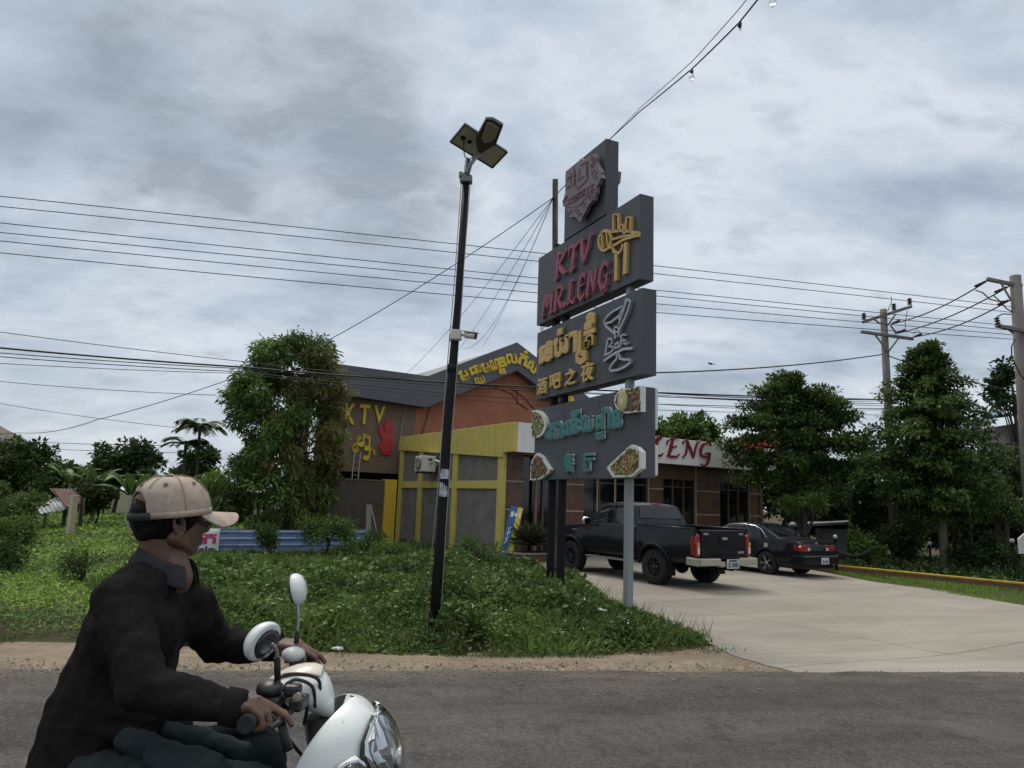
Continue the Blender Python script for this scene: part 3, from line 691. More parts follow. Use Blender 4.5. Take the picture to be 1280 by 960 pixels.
band.prism([(EL, 5.60), (EL, 6.79), GL, (1.15, 5.42)], B(0, HN), E_, Z_, N_, 0, .46)
hp(band, 'parapet_band', M_SLATE, bevel=.015)
gband = MB(); gband.prism([(1.152, 5.42), (1.152, 6.79), GA, (5.72, 7.62)], B(0, HN), E_, Z_, N_, 0.004, .47)
gband.prism([(5.722, 7.62), (5.652, 8.95), GR, (10.06, 5.42)], B(0, HN), E_, Z_, N_, 0.004, .47)
gb = hp(gband, 'gable_band', M_SLATE)
rf = MB()
rf.prism([(1.0, 6.66), (5.65, 8.86), (10.2, 6.66), (10.2, 6.5), (5.65, 8.68), (1.0, 6.5)], B(0, HN + .48), E_, Z_, N_, 0, 15)
hp(rf, 'roof', mat('roof_sheet', (.10, .105, .12), .5, var=.3)); hp(bb(MB(), EL, 1.0, HN + .48, HN + 4, 5.75, 5.9), 'flat_roof', M_INNER)
hp(bb(MB(), 9.8, 10.0, HW + .26, HN + 15, LOT, 6.5), 'flank_wall', M_TERRA); hp(bb(MB(), EL, EL + .2, HW + 1.81, HN + 4, LOT, 5.75), 'flank_wall', M_BROWNW)
# gold Khmer lettering along the gable band, letter by letter (boxes in photo pixels on the band plane)
def hpx(x, y): e, n_, z_ = wall_at(560 + x / 9.143, 420 + y / 9.143, HN); return (e, z_)
def cl(mb, ch, x0, y0, x1, y1, rot=0, bold=.045):
    a = hpx((x0 + x1) / 2, (y0 + y1) / 2); l_ = hpx(x0, (y0 + y1) / 2); r_ = hpx(x1, (y0 + y1) / 2); t = hpx((x0 + x1) / 2, y0); b = hpx((x0 + x1) / 2, y1)
    w = abs(r_[0] - l_[0]) * 1.04; h_ = abs(t[1] - b[1]) * 1.06; put_text(mb, ch, (a[0] - w / 2, a[1] - h_ / 2, a[0] + w / 2, a[1] + h_ / 2), B(0, HN), E_, Z_, -N_, .008, .07, bold=bold, rot=R(rot))
KG = [[('ម', 118, 395, 232, 520, 22)], [('ជ', 235, 345, 325, 445, 22), ('ឈ', 300, 470, 415, 550, 22)], [('ឈ', 318, 330, 372, 420, 22)], [('ម', 375, 310, 475, 425, 22)], [('ណ', 478, 270, 575, 390, 22), ('ឌ', 575, 375, 652, 438, 18)],
      [('ឌ', 565, 245, 655, 360, 20)], [('ល', 660, 205, 785, 320, 12)], [('ក', 805, 215, 900, 340, -14), ('ំ', 862, 172, 908, 212, 0)], [('ស', 900, 295, 1015, 415, -30)]]
for g in KG:
    mb = MB()
    for t in g: cl(mb, *t)
    hp(mb, 'khmer_letter', M_GOLDY, gb)
for k, (dx, ch) in enumerate((('a', 'ា'), ('b', 'ន'), ('c', 'ត'))):
    mb = MB(); e0 = 7.75 + .75 * k; put_text(mb, ch, (e0, 6.62 - .42 * k, e0 + .5, 7.2 - .42 * k), B(0, HN), E_, Z_, -N_, .008, .07, bold=.06, rot=R(-28)); hp(mb, 'khmer_letter', M_GOLDY, gb)
# KTV, singer and notes on the brown wall
def kpx(x, y): e, n_, z_ = wall_at(400 + x / 4.0, 480 + y / 4.0, HW); return (e, z_)
def kbox(mb, ch, x0, y0, x1, y1, **kw):
    a = kpx(x0, y1); b = kpx(x1, y0); put_text(mb, ch, (a[0], a[1], b[0], b[1]), B(0, HW), E_, Z_, -N_, .01, .09, **kw)
for ch, q in (('K', (118, 100, 178, 200)), ('T', (190, 105, 250, 200)), ('V', (262, 112, 325, 192))):
    mb = MB(); kbox(mb, ch, *q, bold=.03); hp(mb, 'letter', M_GOLDY, bw)
sil = [(290, 205), (308, 208), (318, 235), (316, 250), (322, 240), (318, 200), (328, 180), (345, 176), (358, 190), (362, 225), (358, 262), (364, 300), (350, 357), (305, 352), (300, 325), (290, 312), (302, 292), (312, 300), (308, 268), (296, 250), (294, 222)]
hp(MB().prism([kpx(*p) for p in sil], B(0, HW), E_, Z_, -N_, .01, .06), 'singer_silhouette', mat('red_panel', (.42, .02, .025), .5, var=.2), bw)
def knote(strokes, ells, name='music_note'):
    mb = MB()
    for pts, w in strokes: mb.ribbon([kpx(*p) for p in pts], w, B(0, HW), E_, Z_, -N_, .01, .06)
    for cx, cy, r_ in ells:
        c = kpx(cx, cy); mb.prism([(c[0] + r_ * 1.25 * math.cos(t), c[1] + r_ * math.sin(t)) for t in np.linspace(0, 2 * math.pi, 14)[:-1]], B(0, HW), E_, Z_, -N_, .012, .064)
    hp(mb, name, M_GOLDY, bw)
knote([([(214, 300), (218, 252), (246, 262), (244, 318)], .065), ([(217, 262), (246, 274)], .06)], [(204, 302, .11), (234, 322, .11)])
knote([([(242, 368), (252, 318), (268, 335), (270, 355)], .06)], [(228, 370, .11)])
knote([([(176, 340), (168, 330), (184, 318), (192, 330), (180, 342), (164, 334), (162, 315), (190, 285), (204, 268), (196, 258), (188, 275), (184, 310), (176, 345)], .045)], [], 'treble_clef')
# loose cables on the facade
M_CABLE = mat('black_cable', (0.012, 0.012, 0.013), 0.6)
M_CABLEW = mat('pale_cable', (0.30, 0.285, 0.26), 0.7)
cb = MB()
for pts in ([(640, 486), (655, 497), (665, 508), (676, 522)], [(618, 484), (640, 492), (648, 504), (660, 512)], [(647, 488), (646, 504)]):
    cb.tube([V(*hit(px, py, B(0, HW - .03), N_)) for px, py in pts], .022, 6)
hp(cb, 'wall_cable', mat('rust_cable', (.10, .04, .03), .7))
cb = MB().tube([V(*hit(px, py, B(0, HW - .05), N_)) for px, py in [(540, 492), (536, 515), (528, 540), (519, 556), (513, 563)]], .018, 6); hp(cb, 'wall_cable', M_CABLE)
cb = MB().tube([V(*hit(px, py, B(0, HW - .05), N_)) for px, py in [(506, 513), (501, 540), (498, 562), (497, 578)]], .02, 6); hp(cb, 'pale_conduit', M_CABLEW)

# air conditioner on the side wall
e_, n_, z_ = side_at(531, 580, -.3)
ac = thing('air_conditioner', 'white outdoor air-conditioner unit bracketed to the yellow and grey side wall', 'air conditioner', B(-.30, n_, z_))
M_ACW = mat('ac_white', (.62, .61, .57), .5, var=.4, col2=(.48, .46, .42)); M_ACD = mat('ac_dark', (.03, .03, .03), .6)
def acp(mb, name, m, **k): return at_root(mb.build(name, m, **k), ac)
acp(bb(MB(), -.52, -.04, n_ - .40, n_ + .40, z_ - .29, z_ + .29), 'casing', M_ACW, bevel=.02)
fan = acp(MB().lathe([(0, .02), (.235, .02), (.24, .0)], B(-.525, n_ + .08, z_), -E_, 28), 'fan_recess', M_ACD)
fg = MB()
for r_ in (.09, .16, .235): fg.tube([B(-.555, n_ + .08, z_) + (N_ * math.cos(t) + Z_ * math.sin(t)) * r_ for t in np.linspace(0, 2 * math.pi, 25)], .006, 5)
for t in np.linspace(0, math.pi, 7)[:-1]: fg.bar(B(-.555, n_ + .08, z_) - (N_ * math.cos(t) + Z_ * math.sin(t)) * .24, B(-.555, n_ + .08, z_) + (N_ * math.cos(t) + Z_ * math.sin(t)) * .24, .007)
acp(fg, 'fan_grille', M_ACW)
acp(bb(MB(), -.36, -.20, n_ - .405, n_ - .40, z_ + .1, z_ + .2), 'badge', mat('badge_blue', (.03, .07, .25), .5))
acp(bb(bb(MB(), -.5, .1, n_ - .3, n_ - .26, z_ - .34, z_ - .295), -.5, .1, n_ + .26, n_ + .3, z_ - .34, z_ - .295), 'bracket', M_ACD)
acp(MB().tube([B(-.3, n_ - .41, z_ + .0), B(-.25, n_ - .8, z_ + .12), B(-.12, n_ - 1.05, z_ + .02), B(-.02, n_ - 1.2, z_ - .25), B(0, n_ - 1.25, z_ - .5)], .035, 8), 'pipe', mat('pipe_wrap', (.6, .59, .55), .6))

# low compound wall, yellow pillar, leaning ladder
LN = 7.2
q = wall_at(484, 602, LN); q2 = wall_at(496, 600, LN)
lw = thing('compound_wall', 'low dark brown compound wall below the KTV emblems, left of the yellow pillar', 'wall', B(q[0], LN, LOT))
at_root(bb(MB(), EL - 1.2, q[0] - .12, LN, LN + .18, LOT - .1, q[2]).build('wall_face', mat('dark_brown_render', (.105, .085, .07), .9, var=.6, vscale=1.2, col2=(.07, .06, .05), bump=.2, streak=.4)), lw)
at_root(bb(MB(), EL - 1.2, q[0] - .12, LN - .02, LN + .2, q[2] + .002, q[2] + .05).build('coping', M_BROWNW), lw)
pl = bb(MB(), q[0] - .11, q2[0] - .02, LN - .1, LN + .24, LOT - .1, q[2] + .08).build('yellow_pillar', mat('pillar_yellow', (.62, .42, .03), .8, var=.45, vscale=2, col2=(.45, .30, .03), bump=.15), bevel=.012, origin=B(q[0], LN, LOT))
tag(pl, 'bright yellow square pillar at the end of the low brown wall', 'pillar')
ld = thing('ladder', 'pale narrow ladder leaning under the brown KTV wall beside the mango tree', 'ladder', B(wall_at(443, 600, LN + .8)[0], LN + .8, LOT))
lt = wall_at(446.5, 565, HW - .1); lb_ = wall_at(441.5, 604, LN + .6)
M_ALU = mat('aluminium', (.26, .26, .25), .6, .2)
for s_ in (-.13, .13): at_root(MB().bar(B(lb_[0] + s_, LN + .6, LOT), B(lt[0] + s_, HW - .15, lt[2]), .03).build('rail', M_ALU), ld)
for k in range(13):
    t = (k + .5) / 13; c = B(lb_[0], LN + .6, LOT) * (1 - t) + B(lt[0], HW - .15, lt[2]) * t
    at_root(MB().bar(c - E_ * .13, c + E_ * .13, .022).build('rung', M_ALU), ld)

# ------------------------------------------------------------------ blue sheet fence, banner, posts
fd = unit(FR - FL); fn = V(fd[1], -fd[0], 0); flen = float(np.linalg.norm(FR - FL))
M_BLUE = mat('blue_sheet', (.15, .215, .39), .5, .2, var=.6, vscale=2.0, col2=(.23, .28, .39), bump=.1, bscale=10, streak=.3)
fence = thing('sheet_fence', 'low fence of faded blue corrugated metal sheets half covered by creepers', 'fence', FL)
FT = float(hit(318, 661, FL, fn)[2])
def corr(t0, t1, z0, z1, off=0.0, nz=40):
    P = []
    for i in range(nz + 1):
        z_ = z0 + (z1 - z0) * i / nz; ph = (z_ - z0) / .19 % 1.0
        d_ = .028 if ph < .22 else (.028 * (1 - (ph - .22) / .06) if ph < .28 else (0 if ph < .94 else .028 * (ph - .94) / .06))
        P.append([FL + fd * t + fn * (off + d_) + Z_ * z_ for t in (t0, (t0 + t1) / 2, t1)])
    return MB().grid(P, smooth=False)
sh = [(0.0, 1.75), (1.72, 3.65), (3.62, flen)]
for k, (a, b) in enumerate(sh):
    p_ = at_root(corr(a, b, -.35, FT - .03 * (k == 1)).build('sheet', M_BLUE, recalc=False), fence)
    so = p_.modifiers.new('thick', 'SOLIDIFY'); so.thickness = .003
for t in (.05, 1.74, 3.64, flen - .05): at_root(MB().bar(FL + fd * t - fn * .06 + Z_ * -.3, FL + fd * t - fn * .06 + Z_ * (FT + .02), .06).build('fence_post', mat('old_wood', (.12, .09, .06), .9, var=.6)), fence)
bn_c = hit(252, 678, FL, fn); t0 = float(np.dot(bn_c - FL, fd))
ban = thing('banner', 'white vinyl sale banner with pink Khmer letters tied to the blue fence', 'banner', FL + fd * t0)
bt0 = float(np.dot(hit(228, 680, FL, fn) - FL, fd)); bt1 = float(np.dot(hit(273, 680, FL, fn) - FL, fd))
bo = FL + fn * .06
P = [[bo + fd * t + Z_ * z_ + fn * .012 * math.sin(t * 7 + z_ * 5) for t in np.linspace(bt0 - 0.9, bt1, 12)] for z_ in np.linspace(FT - .78, FT + .0, 8)]
at_root(MB().grid(P).build('cloth', mat('vinyl_white', (.66, .67, .68), .5, var=.3, col2=(.55, .56, .58)), recalc=False), ban).modifiers.new('t', 'SOLIDIFY').thickness = .004
mb = MB(); w0 = bt1 - bt0
for i, ch in enumerate('លក'): put_text(mb, ch, (bt1 - .44 - (1 - i) * .42, FT - .42, bt1 - .09 - (1 - i) * .42, FT - .15), bo, fd, Z_, fn, .014, .022, bold=.028)
at_root(mb.build('khmer_letters', mat('pink_ink', (.55, .03, .16), .5)), ban)
mb = MB(); put_text(mb, 'for sale', (bt1 - 1.25, FT - .64, bt1 - .12, FT - .49), bo, fd, Z_, fn, .014, .020, bold=.03)
at_root(mb.build('caption', mat('purple_ink', (.12, .03, .12), .5)), ban)
M_CONC = mat('weathered_concrete', (.33, .31, .27), .9, var=.6, vscale=3, col2=(.2, .19, .165), bump=.3)
def conc_post(label, px0, py0, px1, py1, Y, w, d_, parent=None, col=None):
    a = at(px0, py0, Y); b = at(px1, py1, Y); o = MB().bar(b - Z_ * .3, a, w, d_).build('concrete_post', col or M_CONC, bevel=.008, origin=b); return tag(o, label, 'post')
conc_post('short pale concrete post against the low brown compound wall', 461.5, 631, 460.5, 676, 25.3, .16, .16)
st = MB().bar(at(464, 634, 25.2), at(472, 668, 25.2), .03).build('broken_stick', mat('pale_wood', (.4, .36, .26), .8), origin=at(472, 668, 25.2)); tag(st, 'thin pale stick leaning on the short concrete post', 'stick')
conc_post('pale leaning concrete slab standing in the grass plot', 93.5, 619, 88, 661, 26.0, .32, .12, col=mat('pale_concrete', (.46, .41, .30), .9, var=.4, col2=(.34, .3, .22)))
conc_post('grey shed post between the leaning slab and the dark bush', 103.5, 622, 101, 648, 32, .16, .16)
conc_post('pale concrete post behind the head of the rider', 165.5, 621, 163, 655, 29, .2, .2)

# ------------------------------------------------------------------ advertising board, planter with spiky plant
AD = on(630, 704, LOT) ; ay = float(B(.3, -.6)[1]); P_bl, P_br, P_tr, P_tl = at(623.5, 698, ay), at(638.5, 701.5, ay - .05), at(654, 634, ay + .28), at(637.5, 632, ay + .33)
ad = thing('advert_board', 'tall narrow blue and yellow advertising board leaning at the corner of the shop', 'sign board', (P_bl + P_br) / 2)
au = unit(P_br - P_bl); av = unit((P_tl - P_bl) - au * np.dot(P_tl - P_bl, au)); an = np.cross(au, av)
if an[1] > 0: an = -an
aw = float(np.linalg.norm(P_br - P_bl)); ah = float(np.dot(P_tl - P_bl, av))
adp = lambda mb, n, m: at_root(mb.build(n, m), ad)
adp(MB().prism([(0, 0), (aw * .58, 0), (aw * .58, ah), (0, ah)], P_bl, au, av, an, 0, .03), 'blue_panel', mat('ad_blue', (.02, .085, .27), .45, var=.6, vscale=4, col2=(.04, .16, .38)))
adp(MB().prism([(aw * .585, 0), (aw, 0), (aw, ah), (aw * .585, ah)], P_bl, au, av, an, 0, .03), 'yellow_panel', mat('ad_yellow', (.62, .52, .04), .45, var=.3, vscale=4, col2=(.5, .46, .06)))
mb = MB(); put_text(mb, '5+1', (aw * .1, ah * .80, aw * .92, ah * .90), P_bl, au, av, an, .031, .036, bold=.05); adp(mb, 'offer', mat('ad_white', (.75, .75, .7), .5))
mb = MB()
for k in range(3):
    mb = MB(); mb.ribbon([(aw * (.12 + .05 * k), ah * (.28 + .1 * k)), (aw * .3, ah * (.33 + .1 * k)), (aw * .22, ah * (.37 + .1 * k)), (aw * .5, ah * (.42 + .1 * k))], .035, P_bl, au, av, an, .031, .036); adp(mb, 'script_line', mat('ad_pale', (.5, .62, .7), .5))
mb = MB(); mb.ribbon([(aw * .12, ah * .12), (aw * .5, ah * .15)], .04, P_bl, au, av, an, .031, .036); adp(mb, 'script_line', mat('ad_pale', (.5, .62, .7), .5))
mb = MB()
for k in range(2): mb.ribbon([(aw * (.68), ah * (.34 + .04 * k)), (aw * .92, ah * (.345 + .04 * k))], .03, P_bl, au, av, an, .031, .036)
adp(mb, 'small_print', mat('ad_ink', (.1, .2, .1), .5))
pc = on(676, 703, LOT)
pe, pn, _ = bl(pc)
plt = thing('planter', 'low brown planter kerb holding a dark spiky plant by the shop entrance', 'planter', B(pe, pn, LOT))
at_root(bb(MB(), pe - .75, pe + 1.0, pn - .02, pn + .75, LOT - .03, LOT + .22).build('kerb_box', mat('planter_brown', (.15, .085, .055), .85, var=.6, bump=.2), bevel=.01), plt)
at_root(bb(MB(), pe - .78, pe + 1.03, pn - .05, pn + .78, LOT + .221, LOT + .27).build('rim', mat('planter_rim', (.3, .28, .25), .85, var=.4), bevel=.01), plt)
at_root(bb(MB(), pe - .7, pe + .95, pn + .0, pn + .7, LOT + .272, LOT + .28).build('soil', M_SOIL), plt)
def spiky(label, c, n, L, w, m, up=.5, name='spiky_plant'):
    d = rdir(n, up); d[:, 2] = np.abs(d[:, 2]); pos = np.array(c) + rng.normal(0, .06, (n, 3)) * V(1, 1, .3)
    r_ = thing(name, label, 'plant', c)
    o = leaves('foliage', pos, d, rdir(n, .8), L * rng.uniform(.6, 1.1, n), w, m, cup=.3, wide=.35); at_root(o, r_)
    o = at_root(MB().tube([V(*c) - Z_ * .05, V(*c) + Z_ * .12], .05).build('stem', M_SOIL), r_)
    return r_
spiky('dark agave-like plant in the planter left of the entrance', B(pe - .15, pn + .35, LOT + .5), 420, .85, .055, [leaf_mat('agave_leaf', (.028, .04, .018), (.08, .09, .045), .5, .1)], .35)
spiky('smaller dark spiky plant beside the advertising board', B(pe + .62, pn + .35, LOT + .4), 200, .5, .04, [leaf_mat('agave_leaf', (.03, .05, .02), (.08, .10, .045), .5, .1)], .35)
# ------------------------------------------------------------------ roadside sign: four boxed panels on three posts
S1 = on(785, 771, -.03); S2 = at(693, 737, 13.15); S1 = V(S1[0], S1[1], 0); S2 = V(S2[0], S2[1], 0)
su = unit(S1 - S2); sn = V(-su[1], su[0], 0)
if np.dot(sn, -S1) < 0: sn = -sn                 # towards the camera side
SO = S1 + sn * .13                               # front face passes here
def spx(x, y, off=None):
    P = hit(x, y, S1 + sn * (OFF if off is None else off), sn); return (float(np.dot(P - S1, su)), float(P[2]))
OFF = .13
M_SIGN = mat('sign_grey', (0.078, 0.083, 0.095), 0.5, var=.35, vscale=.9, col2=(.062, .067, .080), streak=.12, spec=.25)
M_SIGNE = mat('sign_edge', (0.10, 0.108, 0.122), 0.45, var=.3)
M_GALV = mat('galvanised_post', (.26, .29, .30), .5, .25, var=.5, vscale=3, col2=(.19, .215, .22), streak=.3)
M_BLACKP = mat('black_post', (.010, .010, .011), .6, var=.3, col2=(.02, .019, .018), spec=.12)
sign = thing('pylon_sign', 'tall dark grey roadside sign of four panels with red, gold and green lettering', 'sign', (S1 + S2) / 2)
def sp_(mb, name, m, parent=None, bevel=0.0, **k):
    o = mb.build(name, m, bevel=bevel, **k); at_root(o, sign)
    if parent is not None: o.parent = parent; o.matrix_parent_inverse = Matrix.Identity(4)
    return o
sax = np.array([su, sn, Z_])
def sbox(mb, u0, u1, d0, d1, z0, z1): return mb.box(S1 + su * (u0 + u1) / 2 + sn * (d0 + d1) / 2 + Z_ * (z0 + z1) / 2, (abs(u1 - u0), abs(d1 - d0), abs(z1 - z0)), sax)
def panel(pxs, name):
    q = [spx(*p) for p in pxs]; u0 = (q[0][0] + q[1][0]) / 2; u1 = (q[2][0] + q[3][0]) / 2; z1 = (q[0][1] + q[2][1]) / 2; z0 = (q[1][1] + q[3][1]) / 2
    p_ = sp_(sbox(MB(), u0, u1, -.13, .13, z0, z1), 'sign_panel', M_SIGN, bevel=.006)
    for d_ in (.134,):
        s_ = MB()
        for k in (1, 2): sbox(s_, u0 + (u1 - u0) * k / 3 - .003, u0 + (u1 - u0) * k / 3 + .003, .129, .1315, z0 + .02, z1 - .02)
        sp_(s_, 'panel_seam', mat('seam', (.05, .054, .064), .5), p_)
    return p_, (u0, u1, z0, z1)
pan1, r1 = panel([(707, 213), (705, 297), (757, 175), (757, 272)], 'top')
pan2, r2 = panel([(672, 323), (672, 406), (800, 243), (800, 349)], 'ktv')
pan3, r3 = panel([(671, 417), (670, 500), (803, 359), (803, 468)], 'bar')
pan4, r4 = panel([(668, 512), (668, 599), (801, 483), (801, 598)], 'food')
sp_(sbox(MB(), -.055, .055, -.055, .055, -.4, r2[3] - .06), 'galvanised_post', M_GALV, bevel=.006)
sp_(sbox(MB(), r1[1] - .35, r1[1] - .25, -.05, .05, r1[2] - .5, r1[2] + .1), 'strut', M_GALV, bevel=.006)
for px, w in ((687.5, .045), (700.5, .05)):
    P = hit(px, 720, S1, sn); u_ = float(np.dot(P - S1, su))
    sp_(sbox(MB(), u_ - w, u_ + w, -.06, .06, -.4, r1[2] + .1), 'black_post', M_BLACKP, bevel=.006)
ua = float(np.dot(hit(687, 720, S1, sn) - S1, su)); ub_ = float(np.dot(hit(701, 720, S1, sn) - S1, su))
sp_(sbox(MB(), ua, ub_, -.02, .02, .42, .46), 'tie_bar', M_BLACKP)
OFF = .185
M_REDS = mat('sign_red', (.27, .036, .068), .4, var=.35, vscale=8, col2=(.20, .027, .05))
M_GOLDS = mat('sign_gold', (.54, .345, .10), .45, var=.45, vscale=10, col2=(.41, .26, .075))
M_CABLE_ = mat('thin_cable', (.02, .02, .02), .6)
M_SILV = mat('sign_silver', (.36, .36, .40), .35, .3)
M_TEAL = mat('sign_teal', (.027, .17, .165), .4, var=.4, vscale=8, col2=(.02, .125, .122))
M_RETW = mat('letter_side_white', (.55, .58, .58), .5)
FR_ = (S1, su, Z_, sn)
def letter(parent, name, m, items, d0=.134, d1=.188, sides=None):
    """items: (glyph, left x, bottom y, right x, top y) in photo pixels on the panel face; lettering stands off on a paler return"""
    for k, (ch, x0, y0, x1, y1, kw) in enumerate(items):
        a = spx(x0, y0); b = spx(x1, y1); mb = MB()
        put_text(mb, ch, (a[0], a[1], b[0], b[1]), *FR_, d1 - .012, d1, **kw); mi = len(mb.f)
        mb.mi = 1; put_text(mb, ch, (a[0] - .004, a[1] - .004, b[0] + .004, b[1] + .004), *FR_, d0, d1 - .013, **kw)
        sp_(mb, name, [m, sides or m], parent)
# panel 2: KTV MR.LENG, one string per letter so that each is its own piece
def spread(word, x0, y0, x1, y1, hpx_, ws, **kw):
    """letters of word along the perspective baseline (x0,y0)-(x1,y1); hpx_ = (height at left, height at right) in pixels"""
    tot = sum(ws); out = []; acc = 0
    a0 = spx(x0, y0)[0]; a1 = spx(x1, y1)[0]
    zb = spx((x0 + x1) / 2, (y0 + y1) / 2)[1]; h_ = (spx(x0, y0 - hpx_[0])[1] - spx(x0, y0)[1] + spx(x1, y1 - hpx_[1])[1] - spx(x1, y1)[1]) / 2
    for ch, w in zip(word, ws):
        out.append((ch, a0 + (a1 - a0) * (acc + .03) / tot, zb, a0 + (a1 - a0) * (acc + w * .96) / tot, zb + h_, kw)); acc += w
    return out
def letter_uv(parent, name, m, items, d0=.134, d1=.188, sides=None):
    for ch, u0, z0, u1, z1, kw in items:
        if ch == ' ': continue
        if ch == '.': z1 = z0 + (z1 - z0) * .22
        mb = MB(); put_text(mb, ch, (u0, z0, u1, z1), *FR_, d1 - .012, d1, **kw)
        mb.mi = 1; put_text(mb, ch, (u0 - .004, z0 - .004, u1 + .004, z1 + .004), *FR_, d0, d1 - .013, **kw); sp_(mb, name, [m, sides or m], parent)
M_REDSIDE = mat('sign_red_side', (.30, .15, .165), .4)
BL = {   # blackletter strokes in a unit box: (points, width)
 'K': [([(.24, 0), (.26, .5), (.2, .98)], .22), ([(.02, .90), (.2, 1.03), (.42, .92)], .10), ([(.32, .48), (.6, .74), (.92, 1.0)], .13), ([(.34, .54), (.6, .28), (.98, .02)], .19), ([(.04, .06), (.22, -.03), (.42, .07)], .10)],
 'T': [([(-.02, .84), (.25, 1.0), (.62, .86), (1.02, 1.0)], .14), ([(.5, .92), (.54, .5), (.48, .02)], .22), ([(.22, .10), (.48, -.03), (.78, .10)], .10), ([(.10, .85), (.06, .62)], .07)],
 'V': [([(.12, .98), (.26, .5), (.46, .02)], .22), ([(.46, .02), (.72, .5), (.90, .98)], .13), ([(-.04, .90), (.12, 1.03), (.34, .92)], .10), ([(.76, .92), (.9, 1.02), (1.04, .90)], .09)],
 'M': [([(.12, .02), (.17, .5), (.12, .95)], .14), ([(.12, .95), (.32, .80), (.5, .30)], .16), ([(.5, .30), (.68, .82), (.86, 1.0)], .12), ([(.86, 1.0), (.83, .5), (.88, .02)], .18), ([(0, .08), (.12, -.02), (.28, .08)], .09), ([(.74, .08), (.9, -.02), (1.03, .10)], .09)],
 'R': [([(.22, .02), (.25, .5), (.2, .98)], .20), ([(.15, .96), (.6, 1.02), (.88, .80), (.66, .54), (.28, .50)], .13), ([(.45, .52), (.70, .22), (1.0, .0)], .17), ([(.04, .06), (.22, -.03), (.40, .07)], .09)],
 'L': [([(.34, .98), (.28, .5), (.32, .10)], .22), ([(.04, .02), (.4, .14), (.8, .0), (1.02, .22)], .13), ([(.12, .88), (.34, 1.03), (.60, .92)], .10), ([(.30, .52), (.08, .42)], .08)],
 'E': [([(.88, .86), (.55, 1.02), (.28, .85), (.22, .5), (.30, .14), (.62, -.02), (.95, .18)], .16), ([(.26, .52), (.78, .58)], .11), ([(.92, .98), (.86, .76)], .08)],
 'N': [([(.16, .02), (.2, .5), (.15, .95)], .19), ([(.10, .98), (.36, .84), (.62, .40), (.82, .02)], .16), ([(.82, .02), (.80, .6), (.90, 1.0)], .14), ([(.02, .07), (.16, -.03), (.34, .07)], .09)],
 'G': [([(.90, .82), (.55, 1.02), (.22, .80), (.16, .35), (.46, .0), (.82, .12), (.84, .46)], .17), ([(.58, .48), (.98, .50)], .11), ([(.92, .98), (.88, .72)], .08), ([(.84, .2), (.80, -.12), (.55, -.16)], .08)],
 '.': [([(.2, .0), (.6, .18)], .5)]}
def blackletter(parent, items, m, side, shear=.16):
    for ch, u0, z0, u1, z1, kw in items:
        mb = MB(); w_, h_ = u1 - u0, z1 - z0
        for pts, sw in BL[ch]:
            P = [(u0 + (x + shear * y) * w_, z0 + y * h_) for x, y in pts]; k = len(P)
            Wd = [sw * (w_ + h_) * .5 * (.72 if i in (0, k - 1) else 1.28) for i in range(k)]
            mb.mi = 1; mb.ribbon(P, [t * 1.04 for t in Wd], *FR_, .134, .176); mb.mi = 0; mb.ribbon(P, Wd, *FR_, .1765, .190)
        sp_(mb, 'letter', [m, side], parent)
blackletter(pan2, spread('KTV', 691, 349, 738, 327, (29, 33), [1.15, .95, 1.0]), M_REDS, M_REDSIDE)
blackletter(pan2, spread('MR.LENG', 676, 394, 760, 361, (26, 32), [1.35, 1.1, .4, .95, .95, 1.05, 1.05]), M_REDS, M_REDSIDE)
def z1px(x, y): return spx(640 + x / 4.0, 160 + y / 4.0)
def strokes(parent, name, m, lst, conv, d0=.134, d1=.188, side=None, thin=1.0):
    mb = MB()
    for pts, w, *cl_ in lst: mb.ribbon([conv(*p) for p in pts], w * thin, *FR_, d0, d1, closed=bool(cl_))
    return sp_(mb, name, m, parent)
def oval(cx, cy, rx, ry, n=18, rot=0): return [(cx + rx * math.cos(t) * math.cos(rot) - ry * math.sin(t) * math.sin(rot), cy + rx * math.cos(t) * math.sin(rot) + ry * math.sin(t) * math.cos(rot)) for t in np.linspace(0, 2 * math.pi, n + 1)[:-1]]
strokes(pan2, 'hand_emblem', M_GOLDS, [
    (oval(463, 562, 31, 50, rot=.15), .075, 1), ([(447, 515), (452, 600)], .06), ([(470, 520), (476, 590)], .05),
    ([(486, 520), (552, 512), (628, 524), (628, 536), (560, 556), (486, 600)], .065), ([(490, 560), (560, 540), (625, 530)], .05),
    ([(505, 520), (506, 432), (530, 432), (532, 515)], .07), ([(562, 530), (572, 446), (593, 446), (590, 522)], .07), ([(536, 520), (540, 484), (554, 482), (556, 528)], .06),
    ([(498, 585), (508, 618), (532, 626), (548, 606), (552, 580)], .075), ([(520, 628), (518, 764)], .13), ([(568, 572), (562, 730)], .14)], z1px, thin=.66)
def z7(x, y): return spx(660 + x / 7.382, 380 + y / 7.382)
def z7box(parent, name, m, chars, d1=.19, sides=None):
    """glyph boxes traced on the photo: (glyph, x left, y bottom at left, x right, y top at right)"""
    for grp in chars:
        mb = MB()
        for i in (0, 1):
            mb.mi = i
            for ch, cx, cy, w, h_, bold in grp:
                c = z7(cx, cy); l_ = z7(cx - w / 2, cy)[0]; r_ = z7(cx + w / 2, cy)[0]; hh = abs(z7(cx, cy - h_ / 2)[1] - z7(cx, cy + h_ / 2)[1]); e_ = .004 * i
                put_text(mb, ch, (l_ - e_, c[1] - hh / 2 - e_, r_ + e_, c[1] + hh / 2 + e_), *FR_, (d1 - .012, .134)[i], (d1, d1 - .013)[i], bold=bold)
        sp_(mb, name, [m, sides or m], parent)
M_GOLDSIDE = mat('sign_gold_side', (.40, .27, .09), .45)
